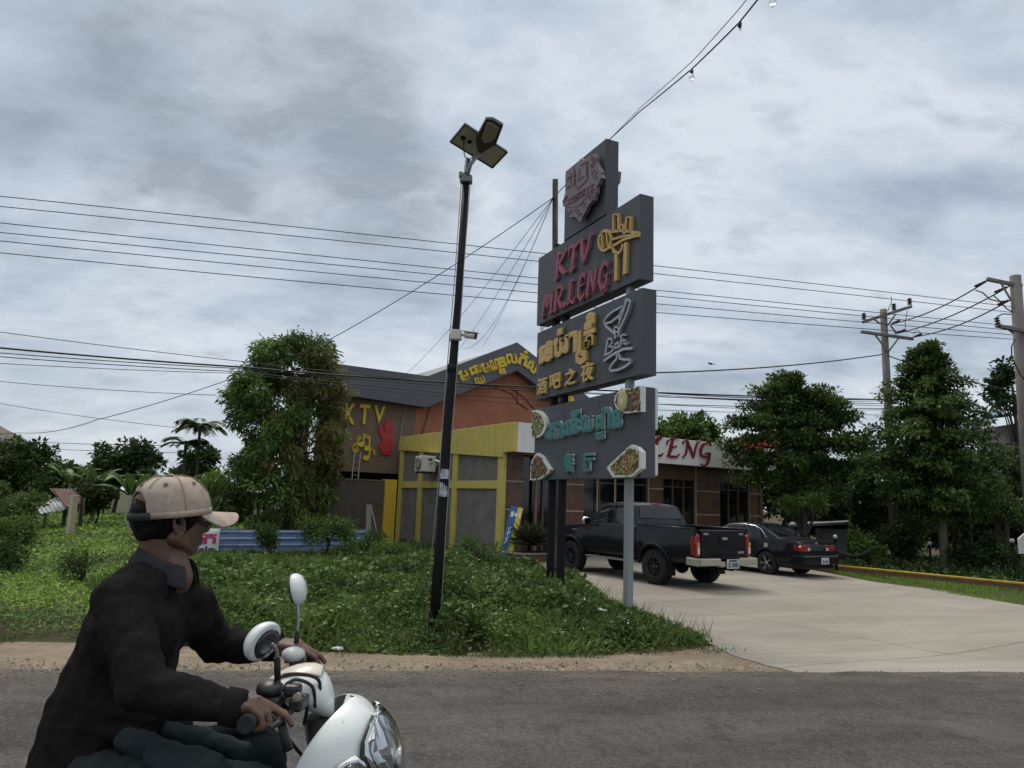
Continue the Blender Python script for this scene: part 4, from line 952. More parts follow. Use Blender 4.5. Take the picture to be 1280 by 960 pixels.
z7box(pan3, 'khmer_letter', M_GOLDS, [[('ផ', 150, 450, 115, 185, .065)], [('ា', 206, 425, 42, 160, .05)], [('ប', 275, 400, 85, 180, .065), ('់', 293, 255, 48, 60, .05)],
      [('រ', 345, 370, 55, 170, .055)], [('ា', 415, 350, 80, 200, .05)], [('ត', 565, 320, 105, 170, .065), ('ី', 565, 185, 100, 90, .06), ('ិ', 575, 110, 80, 70, .06)]], sides=M_GOLDSIDE)
strokes(pan3, 'khmer_hook', M_GOLDS, [([(490, 265), (478, 270), (474, 330), (474, 430), (450, 470), (452, 515), (490, 530), (528, 500), (526, 455), (500, 450), (492, 480)], .12)], z7, d1=.189)
z7box(pan3, 'chinese_letter', M_GOLDS, [[('酒', 127, 757, 88, 150, .03)], [('吧', 250, 712, 100, 140, .035)], [('之', 388, 672, 105, 155, .035)], [('夜', 545, 625, 120, 180, .03)]], sides=M_GOLDSIDE)
strokes(pan3, 'cocktail_emblem', M_SILV, [
    ([(868, 22), (780, 70), (725, 120), (698, 165), (716, 180), (770, 165), (840, 110), (890, 20), (905, -50)], .045), ([(702, 172), (730, 215), (802, 275), (806, 318)], .05),
    ([(912, -30), (875, 80), (835, 190)], .04), ([(945, -25), (922, 60), (885, 150), (845, 230), (832, 300)], .05), ([(905, -48), (945, -22)], .04), ([(856, 60), (838, 150)], .035),
    (oval(815, 235, 20, 24), .04, 1), ([(700, 527), (740, 495), (810, 450), (880, 415), (960, 408)], .055),
    ([(818, 462), (818, 505), (775, 555), (750, 600), (768, 616), (830, 608), (900, 575), (940, 540), (938, 512), (880, 512), (848, 502), (835, 455)], .05),
    ([(735, 335), (722, 410), (708, 478)], .045), ([(722, 350), (750, 318), (775, 325), (772, 365), (742, 395), (775, 392), (782, 425), (750, 455), (715, 465)], .045),
    ([(838, 352), (805, 370), (800, 408), (822, 405), (842, 355), (838, 398), (850, 395)], .042), ([(862, 290), (858, 385)], .04), ([(850, 300), (880, 282), (905, 285)], .035), ([(872, 345), (885, 330), (900, 340), (882, 362), (905, 372), (918, 355)], .04)], z7, d1=.19, thin=.8)
def z8(x, y): return spx(650 + x / 7.111, 475 + y / 7.111)
z7, z7_old = z8, z7
z7box(pan4, 'khmer_letter', M_TEAL, [[('េ', 232, 460, 38, 130, .06)], [('ភ', 285, 455, 80, 150, .065)], [('ា', 345, 440, 34, 150, .055)], [('ជ', 400, 430, 70, 140, .065)], [('ន', 480, 410, 80, 150, .065), ('ី', 490, 300, 85, 70, .055)],
      [('យ', 588, 385, 105, 155, .065)], [('ដ', 705, 370, 75, 140, .065), ('ឋ', 705, 495, 80, 75, .06)], [('ា', 775, 340, 60, 190, .055)], [('ន', 855, 345, 90, 170, .065)], [('្', 745, 262, 45, 40, .05)]], sides=M_RETW)
z7box(pan4, 'chinese_letter', M_TEAL, [[('餐', 430, 740, 95, 170, .03)], [('厅', 602, 735, 100, 165, .035)]], sides=M_RETW)
OFF = .21
# cut-out dishes on the food panel
M_PLATE = mat('cutout_white', (.62, .64, .62), .45, var=.2)
def food_mat(name, cols, sc_=16):
    m = bpy.data.materials.new(name); m.use_nodes = True; nt = m.node_tree; p = nt.nodes['Principled BSDF']
    tc = nd(nt, 'ShaderNodeTexCoord'); vo = nd(nt, 'ShaderNodeTexVoronoi'); vo.inputs['Scale'].default_value = sc_
    wv = nd(nt, 'ShaderNodeVectorMath', operation='ADD'); nn = nd(nt, 'ShaderNodeTexNoise'); nn.inputs['Scale'].default_value = 7
    nt.links.new(tc.outputs['Object'], nn.inputs['Vector']); sc2 = nd(nt, 'ShaderNodeVectorMath', operation='SCALE'); sc2.inputs['Scale'].default_value = .16
    nt.links.new(nn.outputs['Color'], sc2.inputs[0]); nt.links.new(tc.outputs['Object'], wv.inputs[0]); nt.links.new(sc2.outputs[0], wv.inputs[1]); nt.links.new(wv.outputs[0], vo.inputs['Vector'])
    sp = nd(nt, 'ShaderNodeSeparateColor'); nt.links.new(vo.outputs['Color'], sp.inputs[0])
    k = len(cols); col = ramp(nt, sp.outputs[0], [(i / k, c) for i, c in enumerate(cols)], 'CONSTANT')
    nt.links.new(mixc(nt, mathn(nt, 'MULTIPLY', vo.outputs['Distance'], 1.2, True), col, (.06, .03, .01), 'MIX'), p.inputs['Base Color']); p.inputs['Roughness'].default_value = .4
    return m
def dish(parent, name, edge, inner, m, extra=None):
    d_ = sp_(MB().prism([z8(*p) for p in edge], *FR_, .134, .21), name, M_PLATE, parent)
    mb = MB(); mb.prism([z8(*p) for p in inner], *FR_, .211, .215)
    P = np.array([z8(*p) for p in inner]); lo, hi = P.min(0), P.max(0); r_ = random.Random(len(edge))
    for k in range(60):
        q = (r_.uniform(lo[0], hi[0]), r_.uniform(lo[1], hi[1]))
        if inpoly(np.array([q[0]]), np.array([q[1]]), [tuple(t) for t in P])[0]:
            c = S1 + su * q[0] + Z_ * q[1] + sn * .215; a_ = r_.uniform(0, 3.1); ax = np.array([su * math.cos(a_) + Z_ * math.sin(a_), -su * math.sin(a_) + Z_ * math.cos(a_), sn])
            mb.ell(c, (r_.uniform(.03, .065), r_.uniform(.015, .028), .012), ax, 8, 5)
    sp_(mb, name + '_food', m, parent)
NOOD = food_mat('noodle_food', [(.42, .40, .16), (.28, .36, .10), (.5, .48, .25), (.18, .26, .05), (.36, .2, .06)])
SPRG = food_mat('spring_roll_food', [(.50, .30, .05), (.42, .36, .10), (.22, .25, .05), (.30, .12, .03), (.55, .42, .12)], 13)
MEAT = food_mat('stir_fry_food', [(.22, .07, .03), (.32, .24, .07), (.14, .2, .04), (.4, .12, .05), (.10, .05, .03)], 18)
half = [(105, 268)] + [(105 + 128 * math.sin(t) ** .8 if t > 0 else 105, 392 - 126 * math.cos(t)) for t in np.linspace(.15, math.pi - .15, 12)] + [(105, 518)]
dish(pan4, 'noodle_dish', half, [(108 + (x - 108) * .82 if x > 108 else 108, 392 + (y - 392) * .86) for x, y in half], NOOD)
ur = [(1080, 52), (1080, 280), (1050, 282)] + [(945 + 108 * math.cos(t), 185 + 112 * math.sin(t)) for t in np.linspace(1.2, 5.0, 14)] + [(1010, 60)]
dish(pan4, 'rice_dish', ur, [(x * .88 + 950 * .12, y * .86 + 178 * .14) for x, y in ur], MEAT)
c = z8(915, 185); rice = MB().ell(S1 + su * c[0] + Z_ * c[1] + sn * .22, (.14, .18, .018), np.array([su, Z_, sn]), 16, 8); sp_(rice, 'rice_mound', mat('rice_yellow', (.44, .42, .22), .6, var=.7, vscale=24, col2=(.34, .34, .12)), pan4)
llp = [(150, 648), (190, 672), (215, 715), (250, 770), (268, 795), (250, 830), (185, 878), (120, 893), (88, 888), (92, 790), (100, 720), (128, 675)]
dish(pan4, 'stir_fry_dish', llp, [(x * .84 + 155 * .16, y * .86 + 785 * .14) for x, y in llp], MEAT)
lr = [(770, 776), (880, 672), (988, 574), (1040, 596), (1080, 640), (1080, 785), (985, 862), (822, 866)]
dish(pan4, 'spring_roll_dish', lr, [(x * .82 + 945 * .18, y * .82 + 745 * .18) for x, y in lr], SPRG)
# the same cut-outs stand on the back of the panel; their white edges show past its near end
u1 = r4[1]
for z0, z1 in ((r4[2] + .72, r4[3] + .01), (r4[2] + .03, r4[2] + .50)):
    sp_(sbox(MB(), u1 - .55, u1 - .02, -.21, -.134, z0, z1), 'back_dish', M_PLATE, pan4, bevel=.03)
OFF = .27
# ornate emblem on the top panel
def z6(x, y): return spx(700 + x / 7.385, 170 + y / 7.385)
out = [(50, 345), (95, 300), (150, 262), (195, 205), (215, 225), (240, 205), (285, 170), (318, 162), (335, 195), (330, 235), (345, 270), (362, 300), (385, 325), (380, 350), (390, 385), (372, 395), (360, 430), (335, 470), (332, 520), (318, 560), (312, 590),
       (275, 625), (250, 660), (235, 700), (205, 745), (192, 790), (172, 785), (160, 760), (120, 745), (95, 755), (72, 730), (68, 690), (58, 660), (30, 650), (22, 615), (35, 575), (42, 540), (60, 500), (58, 450), (48, 400)]
M_EMB = mat('emblem_plate', (.165, .135, .145), .5, var=.6, vscale=6, col2=(.14, .10, .115))
M_EMBR = mat('emblem_red', (.15, .03, .05), .5, var=.3)
emb = sp_(MB().prism([z6(*p) for p in out], *FR_, .20, .27), 'emblem_plate', M_EMB, pan1)
sp_(sbox(MB(), r1[0] + .3, r1[1] - .5, .131, .199, r1[2] + .35, r1[3] - .35), 'emblem_spacer', M_SIGNE, pan1)
mb = MB()
def es(pts, w=.022, closed=False): mb.ribbon([z6(*p) for p in pts], w * .7, *FR_, .271, .279, closed)
es([(130, 300), (132, 455), (165, 490), (225, 430), (255, 395), (258, 235), (195, 262)], .022); es([(142, 315), (143, 448), (168, 472)], .014); es([(190, 270), (248, 245), (246, 370)], .014)
es([(182, 305), (176, 405), (222, 372)], .045); es([(168, 412), (182, 400)], .03)
for cx, cy, r_, s_ in ((315, 215, 26, 1), (325, 345, 38, 1), (85, 390, 24, -1), (55, 575, 30, -1), (100, 700, 26, -1), (160, 690, 24, 1), (225, 630, 30, 1), (290, 570, 26, 1), (85, 470, 18, -1), (300, 270, 18, 1), (190, 720, 20, -1), (130, 600, 14, 1)):
    es([(cx + s_ * r_ * (1 - t / 9) * math.cos(t * s_ * 1.0 + 1), cy + r_ * 1.1 * (1 - t / 9) * math.sin(t + 1)) for t in np.linspace(0, 7.2, 16)], .022)
es([(35, 600), (90, 590), (180, 520), (318, 445)], .02); es([(45, 640), (110, 620), (200, 560), (325, 490)], .02)
es([(60, 655), (120, 660), (180, 640), (250, 560), (310, 520)], .02); es([(290, 180), (300, 230), (318, 260)], .02); es([(80, 330), (110, 350), (100, 430), (120, 470)], .02)
tx = 'LENGKTV'
for k, ch in enumerate(tx):
    t = (k + .5) / len(tx); c = z6(75 + 235 * t, 612 - 145 * t); put_text(mb, ch, (c[0] - .05, c[1] - .055, c[0] + .05, c[1] + .055), *FR_, .271, .281, bold=.03)
sp_(mb, 'emblem_ornament', M_EMBR, pan1)
sp_(MB().prism([(r1[1] - .25, r1[2] + .55), (r1[1] - .04, r1[2] + .68), (r1[1] - .01, r1[2] + .85), (r1[1] - .22, r1[2] + 1.0)], S1, su, Z_, sn, -.20, -.131), 'emblem_plate', M_EMB, pan1)

for k in range(5):
    u_ = r2[0] + .03 + .035 * k; sp_(MB().tube([S1 + su * u_ + Z_ * (r2[2] + .01) + sn * .05, S1 + su * (u_ - .02 + .01 * k) + Z_ * (r2[2] - .07) + sn * .06, S1 + su * (u_ + .03 - .02 * k) + Z_ * (r2[2] - .10 - .03 * (k % 3)) + sn * .05], .004, 5), 'loose_wire', M_CABLE_)
# weathered wooden pole behind the sign that carries the service wires
wp_b = at(693.5, 730, 14.0); WPX = V(wp_b[0], wp_b[1], 0); wt = at(694, 225, 14.0)
wpole = thing('wooden_pole', 'thin weathered wooden pole rising behind the sign and gathering the service wires', 'pole', (WPX[0], WPX[1], -.1))
at_root(MB().bar(WPX + Z_ * -.4, wt, .125, .11).build('shaft', mat('weathered_wood', (.15, .13, .115), .9, var=.95, vscale=5, col2=(.03, .026, .024), bump=.4, stretch=(1, 1, .25)), bevel=.006), wpole)
hk = at(691.5, 247, 13.9)
at_root(MB().tube([wt - Z_ * .28, hk, hk - Z_ * .05], .02, 6).build('hook', M_CABLE), wpole)

# ------------------------------------------------------------------ solar street lamp
LB = on(541, 790, 0.0); LT_ = at(584.5, 200, 8.85)
lamp = thing('solar_street_lamp', 'slim black leaning pole in the weeds with solar panel and lamp head on top', 'street lamp', LB)
M_BLK = mat('black_sleeve', (.009, .009, .010), .5, var=.3, col2=(.018, .018, .02), bump=.2, bscale=8, spec=.18)
def lp(t): return LB + (LT_ - LB) * t
lpa = lambda mb, n, m, **k: at_root(mb.build(n, m, **k), lamp)
pole = lpa(MB().tube([lp(-.08) , lp(.2) + V(.012, 0, 0), lp(.42) + V(-.012, 0, 0), lp(.5), lp(.68) + V(.015, 0, 0), lp(.97)], [.066, .064, .058, .056, .050, .046], 12), 'pole', M_BLK)
lpa(MB().tube([lp(.93), lp(1.002)], .036, 12), 'cap_pipe', M_GALV)
lpa(MB().tube([lp(.53), lp(.548)], .062, 12), 'band', M_BLK)
for t, hh, nm in ((.285, .17, 'torn_sticker'), (.317, .12, 'torn_sticker')):
    c = lp(t); f = unit(V(-c[0], -c[1], 0)); r_ = V(-f[1], f[0], 0); P = []
    for i in range(2):
        P.append([c + (f * math.cos(a) + r_ * math.sin(a)) * .0635 + Z_ * (i - .5) * hh for a in np.linspace(-.9, 1.1, 7)])
    o = lpa(MB().grid(P), nm, mat('sticker_paper', (.6, .62, .66), .6, var=.8, vscale=14, col2=(.05, .06, .10)), recalc=False)
def tilt_plane(c, nrm): return lambda px, py: V(*hit(px, py, c, nrm))
pc_ = at(599, 181, 8.75); pn_ = unit(V(.0, .12, 1.0)); tp = tilt_plane(pc_, pn_)
c4 = [tp(563, 177), tp(581, 155), tp(634, 190), tp(615.5, 209.5)]
mb = MB(); mb.add([q for q in c4] + [q + pn_ * .03 for q in c4], [(0, 1, 2, 3), (4, 5, 6, 7), (0, 1, 5, 4), (1, 2, 6, 5), (2, 3, 7, 6), (3, 0, 4, 7)], False)
sol = lpa(mb, 'solar_panel', mat('panel_back', (.40, .39, .35), .5, var=.35, vscale=5, col2=(.48, .47, .43)), bevel=.004)
fr = MB()
for i in range(4): fr.bar(c4[i] - pn_ * .004, c4[(i + 1) % 4] - pn_ * .004, .018)
o = lpa(fr, 'frame', mat('dark_alu', (.05, .05, .055), .4)); o.parent = sol; o.matrix_parent_inverse = Matrix.Identity(4)
jb = MB(); jax = np.array([unit(c4[3] - c4[0]), unit(np.cross(pn_, c4[3] - c4[0])), pn_])
jb.box(tp(579, 171) - pn_ * .02, (.055, .045, .03), jax); jb.box(tp(587, 176) - pn_ * .02, (.045, .045, .02), jax); o = lpa(jb, 'junction_box', M_BLK); o.parent = sol; o.matrix_parent_inverse = Matrix.Identity(4)
hc_ = at(610, 172, 8.45); hn_ = unit(V(.05, .32, 1.0)); th = tilt_plane(hc_, hn_)
def loop(pts, off): return [th(*p) + hn_ * off for p in pts]
o1 = [(607.5, 149), (616, 149.5), (629, 157.5), (620, 181), (600, 193), (595.5, 186), (595, 172.5)]
o2 = [(606, 153), (615, 152), (625, 158), (617, 178), (602, 188), (598, 183), (598, 172)]
mb = MB(); k = len(o1); vs = loop(o1, .0) + loop(o1, .045) + loop(o2, .085); fs = [list(range(k))[::-1], [2 * k + i for i in range(k)]]
for a in (0, k): fs += [(a + i, a + (i + 1) % k, a + k + (i + 1) % k, a + k + i) for i in range(k)]
mb.add(vs, fs, False); hd = lpa(mb, 'lamp_head', mat('lamp_dark', (.05, .048, .05), .4, var=.3), bevel=.006)
lens = [(608.5, 152.5), (615, 153), (624, 159.5), (618.5, 173), (611, 177), (605, 177), (602, 172)]
mb = MB(); k = len(lens); mb.add(loop(lens, -.001) + loop(lens, -.022), [list(range(k)), [k + i for i in range(k)][::-1]] + [(i, (i + 1) % k, k + (i + 1) % k, k + i) for i in range(k)], False)
o = lpa(mb, 'lens', mat('lamp_lens', (.26, .235, .18), .25, var=.3), bevel=.004); o.parent = hd; o.matrix_parent_inverse = Matrix.Identity(4)
lpa(MB().tube([lp(.955), at(588, 206, 8.7), th(598, 191)], [.026, .026, .03], 10), 'arm', M_GALV)
lpa(MB().box(lp(.955), (.16, .13, .09)).box(lp(.962) - V(.07, .03, 0), (.05, .1, .07)), 'clamp', mat('clamp_grey', (.22, .22, .22), .5), bevel=.01)
lpa(MB().tube([tp(580, 175) - pn_ * .02, at(579.5, 187, 8.8), at(581, 196, 8.8), at(587, 199, 8.75), at(593, 195, 8.7)], .007, 6), 'lead', M_CABLE)
lpa(MB().tube([lp(.95) + V(-.06, -.03, 0), lp(.75) + V(-.052, -.03, 0), lp(.5) + V(-.066, -.03, 0), lp(.3) + V(-.062, -.03, 0), lp(.04) + V(-.10, -.05, 0)], .006, 5), 'white_wire', M_CABLEW)
lpa(MB().tube([lp(.94) + V(.06, -.03, 0), lp(.7) + V(.056, -.03, 0), lp(.45) + V(.064, -.03, 0), lp(.2) + V(.07, -.03, 0), lp(.03) + V(.09, -.05, 0)], .0055, 5), 'white_wire', M_CABLEW)
# bullet camera clamped to the pole
cc = lp(.607); camt = thing('security_camera', 'white bullet security camera with junction box clamped to the black lamp pole', 'security camera', cc)
M_CAMW = mat('camera_white', (.55, .53, .47), .5, var=.4, vscale=12, col2=(.4, .38, .33))
ca = lambda mb, n, m, **k: at_root(mb.build(n, m, **k), camt)
ca(MB().box(cc + V(.03, -.09, 0), (.13, .10, .13)), 'junction_box', M_CAMW, bevel=.012)
a = cc + V(.09, -.10, 0.005); b = a + unit(V(.9, -.25, -.14)) * .20
ca(MB().tube([a, a + (b - a) * .3], .02, 8), 'bracket', M_CAMW)
ca(MB().tube([a + (b - a) * .28, b], .038, 14), 'barrel', M_CAMW); ca(MB().tube([b - (b - a) * .02, b + (b - a) * .03], .039, 14), 'lens', mat('camera_glass', (.02, .02, .022), .15))
ca(MB().box(a + (b - a) * .66 + Z_ * .045, (.2, .085, .008), np.array([unit(b - a), unit(np.cross(Z_, b - a)), unit(np.cross(b - a, np.cross(Z_, b - a)))])), 'sun_shield', M_CAMW)
ca(MB().lathe([(.06, -.06), (.072, -.05), (.072, .05), (.06, .06)], cc, unit(LT_ - LB), 14), 'pole_strap', M_CAMW)

# ------------------------------------------------------------------ utility poles and wires
M_POLE = mat('concrete_pole', (.17, .155, .14), .9, var=.7, vscale=2.5, col2=(.105, .097, .09), bump=.25, streak=.25)
M_STEEL = mat('dull_steel', (.16, .15, .145), .6, .2, var=.4)
M_INS = mat('dark_insulator', (.035, .02, .022), .3)
def insulator(mb, p, h_, r_=.055, d=V(0, 0, 1)):
    for k in range(4): mb.lathe([(.02, h_ * k / 4), (r_, h_ * (k / 4 + .06)), (r_ * .8, h_ * (k / 4 + .17)), (.02, h_ * (k + 1) / 4)], p, d, 10)
def upole(label, P, top, w):
    t = thing('utility_pole', label, 'utility pole', P, group='utility poles right of the yard')
    at_root(MB().tube([P - Z_ * .5, P + Z_ * top], [w * .66, w * .46], 14).build('shaft', M_POLE), t); return t
PA_ = on(1108, 714, LOT); Y1 = 25.6; tpA = at(1104, 387, Y1); PA_ = V(tpA[0], tpA[1], LOT)
up1 = upole('concrete utility pole rising behind the tall dense tree with two crossarms', PA_, tpA[2] - LOT, .26)
def arm(t, p, q, nm='crossarm', w=.10): return at_root(MB().bar(p, q, w).build(nm, M_STEEL, bevel=.006), t)
def zq(x, y): return (1060 + x / 5.055, 330 + y / 5.055)
a1, b1 = at(*zq(92, 368), Y1 - .15), at(*zq(402, 268), Y1 - .3); arm(up1, a1, b1)
a2, b2 = at(*zq(82, 428), Y1 - .15), at(*zq(412, 474), Y1 - .3); arm(up1, a2, b2)
for p, q in (((165, 350), (205, 378)), ((300, 318), (250, 390)), ((170, 445), (255, 560)), ((318, 470), (252, 560)), ((268, 388), (305, 436))): at_root(MB().bar(at(*zq(*p), Y1 - .17), at(*zq(*q), Y1 - .17), .045).build('brace', M_STEEL), up1)
INS1 = []
for x, y in ((101, 352), (291, 292), (390, 258)):
    mb = MB(); p = at(*zq(x, y), Y1 - .2); insulator(mb, p, .26, .085); at_root(mb.build('insulator', M_INS), up1); INS1.append(p + Z_ * .27)
mb = MB()
for pts in ([(272, 205), (276, 240), (250, 300)], [(375, 295), (362, 370), (362, 415), (290, 440)], [(412, 440), (440, 415), (462, 440), (452, 455)]): mb.tube([at(*zq(*p), Y1 - .25) for p in pts], .014, 5)
at_root(mb.build('jumper_wire', M_CABLE), up1)
Y2 = 20.0; tpB = at(1269, 345, Y2); PB_ = V(at(1276, 540, Y2)[0] + .1, Y2, LOT)
up2 = thing('utility_pole', 'thick concrete utility pole cut by the right edge with jumpers and a side insulator', 'utility pole', PB_, group='utility poles right of the yard')
at_root(MB().tube([PB_ - Z_ * .5, V(tpB[0], tpB[1], tpB[2])], [.21, .145], 14).build('shaft', M_POLE), up2)
arm(up2, at(*zq(875, 95), Y2 + .1), at(*zq(1100, 140), Y2 - .1)); arm(up2, at(*zq(935, 388), Y2 - .25), at(*zq(1180, 440), Y2 - .25))
for p, q in (((968, 122), (1030, 230)), ((990, 396), (1050, 440))): at_root(MB().bar(at(*zq(*p), Y2 - .05), at(*zq(*q), Y2 - .15), .05).build('brace', M_STEEL), up2)
mb = MB(); insulator(mb, at(*zq(952, 398), Y2 - .25), .30, .08, unit(V(-.15, 0, 1))); at_root(mb.build('insulator', M_INS), up2)
mb = MB()
for pts in ([(805, 165), (850, 180), (895, 222), (950, 236), (1025, 232)], [(915, 195), (960, 235), (1000, 280), (1040, 305)], [(1055, 475), (1034, 520), (1034, 580), (1050, 620), (1090, 700), (1115, 730)], [(945, 330), (980, 315), (1030, 318)]): mb.tube([at(*zq(*p), Y2 - .2) for p in pts], .018, 5)
at_root(mb.build('jumper_wire', M_CABLE), up2)
TEN = []
for k, ((xa, ya), (xb, yb), (xc, yc)) in enumerate((((250, 395), (270, 380), (885, 103)), ((240, 452), (300, 440), (1022, 138)), ((400, 472), (410, 462), (1028, 225)))):
    P, Q = at(*zq(xb, yb), Y1 - .3), at(*zq(xc, yc), Y2 + (.1 if k == 0 else -.1))
    s0, s1 = P + (Q - P) * .0, Q
    mb = MB(); mid = [(s0 + (s1 - s0) * t) - Z_ * .18 * 4 * t * (1 - t) for t in np.linspace(0, 1, 12)]; mb.tube(mid, .02, 6)
    o = mb.build('overhead_wire', M_CABLE, origin=(P + Q) / 2)
    tag(o, ['topmost thick wire strung between the two concrete poles', 'middle thick wire strung between the two concrete poles', 'lowest thick wire strung between the two concrete poles'][k], 'wire', 'wires between the concrete poles')
    for end, sg, hosts in ((Q, -1, up2), (P, 1, up1)):
        dd = unit((Q - P)) * sg; st = end + dd * .12; mb = MB(); insulator(mb, st, .48, .045, dd); at_root(mb.build('strain_insulator', M_INS), hosts)

def wire(label, pts, rad, group, sag=0.0, n=24, name='overhead_wire', m=None):
    """pts: world points; each span hangs by sag"""
    P = []
    for a, b in zip(pts[:-1], pts[1:]):
        for t in np.linspace(0, 1, n)[: (None if b is pts[-1] else -1)]: P.append(a + (b - a) * t - Z_ * sag * 4 * t * (1 - t))
    o = MB().tube(P, rad, 6).build(name, m or M_CABLE, origin=(pts[0] + pts[-1]) / 2); return tag(o, label, 'wire', group)
# six line wires crossing the whole sky, parallel to the road
ORD = ['topmost', 'second', 'third', 'fourth', 'fifth', 'lowest']
for k, (yl, ym, yr) in enumerate(((247, 341.5, 392), (260, 351, 398), (280, 371, 413), (293, 378, 418), (303, 387.5, 421), (318, 398, 424))):
    A = at(-160, yl - 18, 17.6); M_ = at(815, ym, 22.9); Bq = at(1420, yr + 10, 26.2)
    # a sagging span that passes the three measured points
    lab = ORD[k] + ' of the six thin wires crossing the whole sky'
    d_ = Bq - A; P = []
    tm = float(np.dot((M_ - A)[:2], d_[:2]) / np.dot(d_[:2], d_[:2])); sagz = (A[2] + d_[2] * tm - M_[2]) / (4 * tm * (1 - tm))
    P = [A + d_ * t - Z_ * sagz * 4 * (t % 1.0) * (1 - t % 1.0) for t in np.linspace(-1, 2, 181)]
    o = MB().tube(P, .0125, 5).build('overhead_wire', M_CABLE, origin=(A + Bq) / 2); tag(o, lab, 'wire', 'line wires across the sky')
# the lower bundle in front of the hall
for k, (ya, yb, yc, yd, rad, lab) in enumerate(((408, 452, 487, 500, .011, 'thin wire above the thick cable at left of the mango tree'), (433, 459, 484, 492, .028, 'thickest black cable running left behind the mango tree to the hall'),
        (441, 461, 489, 497, .014, 'upper thin wire just below the thick black cable at left'), (446, 465, 500, 503, .014, 'lower thin wire just below the thick black cable at left'), (457, 467, 507, 511, .010, 'lowest wire of the cable bundle at the left edge'))):
    wire(lab, [at(-120, ya - 10, 19.0) + (at(-120, ya - 10, 19.0) - at(305, yb, 21.3)) * 3 * V(1, 1, .35), at(-120, ya - 10, 19.0), at(305, yb, 21.3), at(668, yc, 22.0), at(1130, yd + 8, 27)], rad, 'cable bundle in front of the hall', .05)
wire('faint high thin wire at left reaching behind the mango tree', [at(-900, 462, 27), at(-60, 471, 30), at(270, 494, 32)], .014, 'faint wires at the left', .1)
wire('faint slanting wire from the left edge down to the palms', [at(-900, 440, 27), at(-60, 494, 30), at(225, 535, 33)], .012, 'faint wires at the left', .1)
wire('faint wire just over the tree tops at the far left', [at(28, 552, 45), at(225, 557, 46)], .018, 'faint wires at the left', .05)
wire('faint wire low over the trees behind the palms', [at(35, 560, 46), at(230, 566, 46)], .018, 'faint wires at the left', .05)
wire('black cable from the sign to the left concrete pole', [at(700, 470, 17), at(815, 466, 19.5), at(1103, 443, 25.4)], .022, 'cables to the left concrete pole', .12)
wire('black cable from the left concrete pole down to the right', [at(1106, 443, 25.4), at(1300, 495, 22), at(1900, 560, 19)], .022, 'cables to the left concrete pole', .15)
for k, (a, b) in enumerate(((489, 499), (491.5, 501), (503, 512))): wire(['upper', 'middle', 'lower'][k] + ' of three low wires right of the food panel', [at(790, a, 27), at(1110, b, 29)], [.02, .014, .012][k], 'low wires right of the food panel', .12)
# service wires fanning from the wooden pole
hk2 = hk
wire('long service wire from the wooden pole slanting down to the far left', [hk2, at(400, 431, 16.5), at(120, 525, 19.0), at(25, 541, 21), at(-600, 560, 30)], .009, 'service wires fanning from the wooden pole', .12)
for k, (px, py, Y, lab) in enumerate(((498, 476, 29, 'service wire from the wooden pole to the left side of the hall roof'), (560, 452, 28.5, 'second service wire from the wooden pole to the gable'), (577, 436, 28.5, 'sagging service wire from the wooden pole towards the camera bracket'), (602, 434, 29.5, 'steepest service wire from the wooden pole to the gable'))):
    wire(lab, [hk2, at(px, py, Y)], .0065, 'service wires fanning from the wooden pole', .3 if k != 2 else .9)
# festoon over the road: two strands with bulbs
f0 = S1 + su * (r1[1] - .02) + Z_ * (r1[3] + .02); f0w = at(762, 174, f0[1])
top2 = at(952, -4, 5.6); over = at(1230, -420, 2.0)
wire('thicker festoon strand with bulb sockets slung from the sign top over the road', [hk2, f0w, at(800, 139, 10.0), at(866, 85, 7.6), at(925, 27, 6.2), at(1005, -75, 4.6), over], .009, 'festoon strands from the sign top', .005, 10, 'festoon_cable')
wire('thin bare festoon strand slung above the bulb strand', [f0w, at(800, 135, 10.0), at(866, 76, 7.6), at(925, 10, 6.2), at(990, -75, 4.6), at(1222, -430, 2.0)], .005, 'festoon strands from the sign top', .003, 10, 'festoon_cable')
M_SOCK = mat('bulb_socket', (.02, .015, .018), .5); M_GLASS = mat('bulb_glass', (.8, .82, .84), .05, trans=1.0)
def bulb(px, py, Y, broken, label):
    p = at(px, py, Y); t = thing('festoon_bulb', label, 'light bulb', p, group='bulbs on the festoon strand')
    at_root(MB().lathe([(.006, 0), (.018, -.005), (.022, -.03), (.018, -.055), (.014, -.06)], p, Z_, 12).build('socket', M_SOCK), t)
    if broken: at_root(MB().tube([p - Z_ * .055, p - Z_ * .10 + V(.004, 0, 0)], [.007, .003], 6).tube([p - Z_ * .05 + V(.012, 0, 0), p - Z_ * .075 + V(.016, 0, 0)], .003, 5).build('broken_stub', M_SOCK), t)
    else: at_root(MB().lathe([(.014, -.055), (.02, -.07), (.032, -.095), (.034, -.115), (.024, -.138), (.004, -.148)], p, Z_, 16).build('glass', M_GLASS), t)
bulb(864.5, 86.5, 7.6, False, 'clear glass bulb hanging on the strand nearer the sign')
bulb(924.5, 27, 6.2, True, 'broken dark bulb socket hanging on the strand near the top edge')
bulb(965, -12, 5.2, False, 'clear glass bulb cut off by the top edge of the photo')
# bird on the black cable
bp = at(888.5, 456, 21.0); bird = MB()
bird.ell(bp + V(0, 0, .03), (.065, .03, .032), None, 12, 8).ell(bp + V(-.06, 0, .055), (.024, .02, .022), None, 10, 6).bar(bp + V(.05, 0, .03), bp + V(.14, 0, .0), .03, .01).tube([bp + V(-.08, 0, .055), bp + V(-.10, 0, .052)], [.008, .002], 6)
tag(bird.build('bird', mat('bird_dark', (.02, .02, .022), .7), origin=bp), 'small dark bird perched on the black cable right of the sign', 'bird')
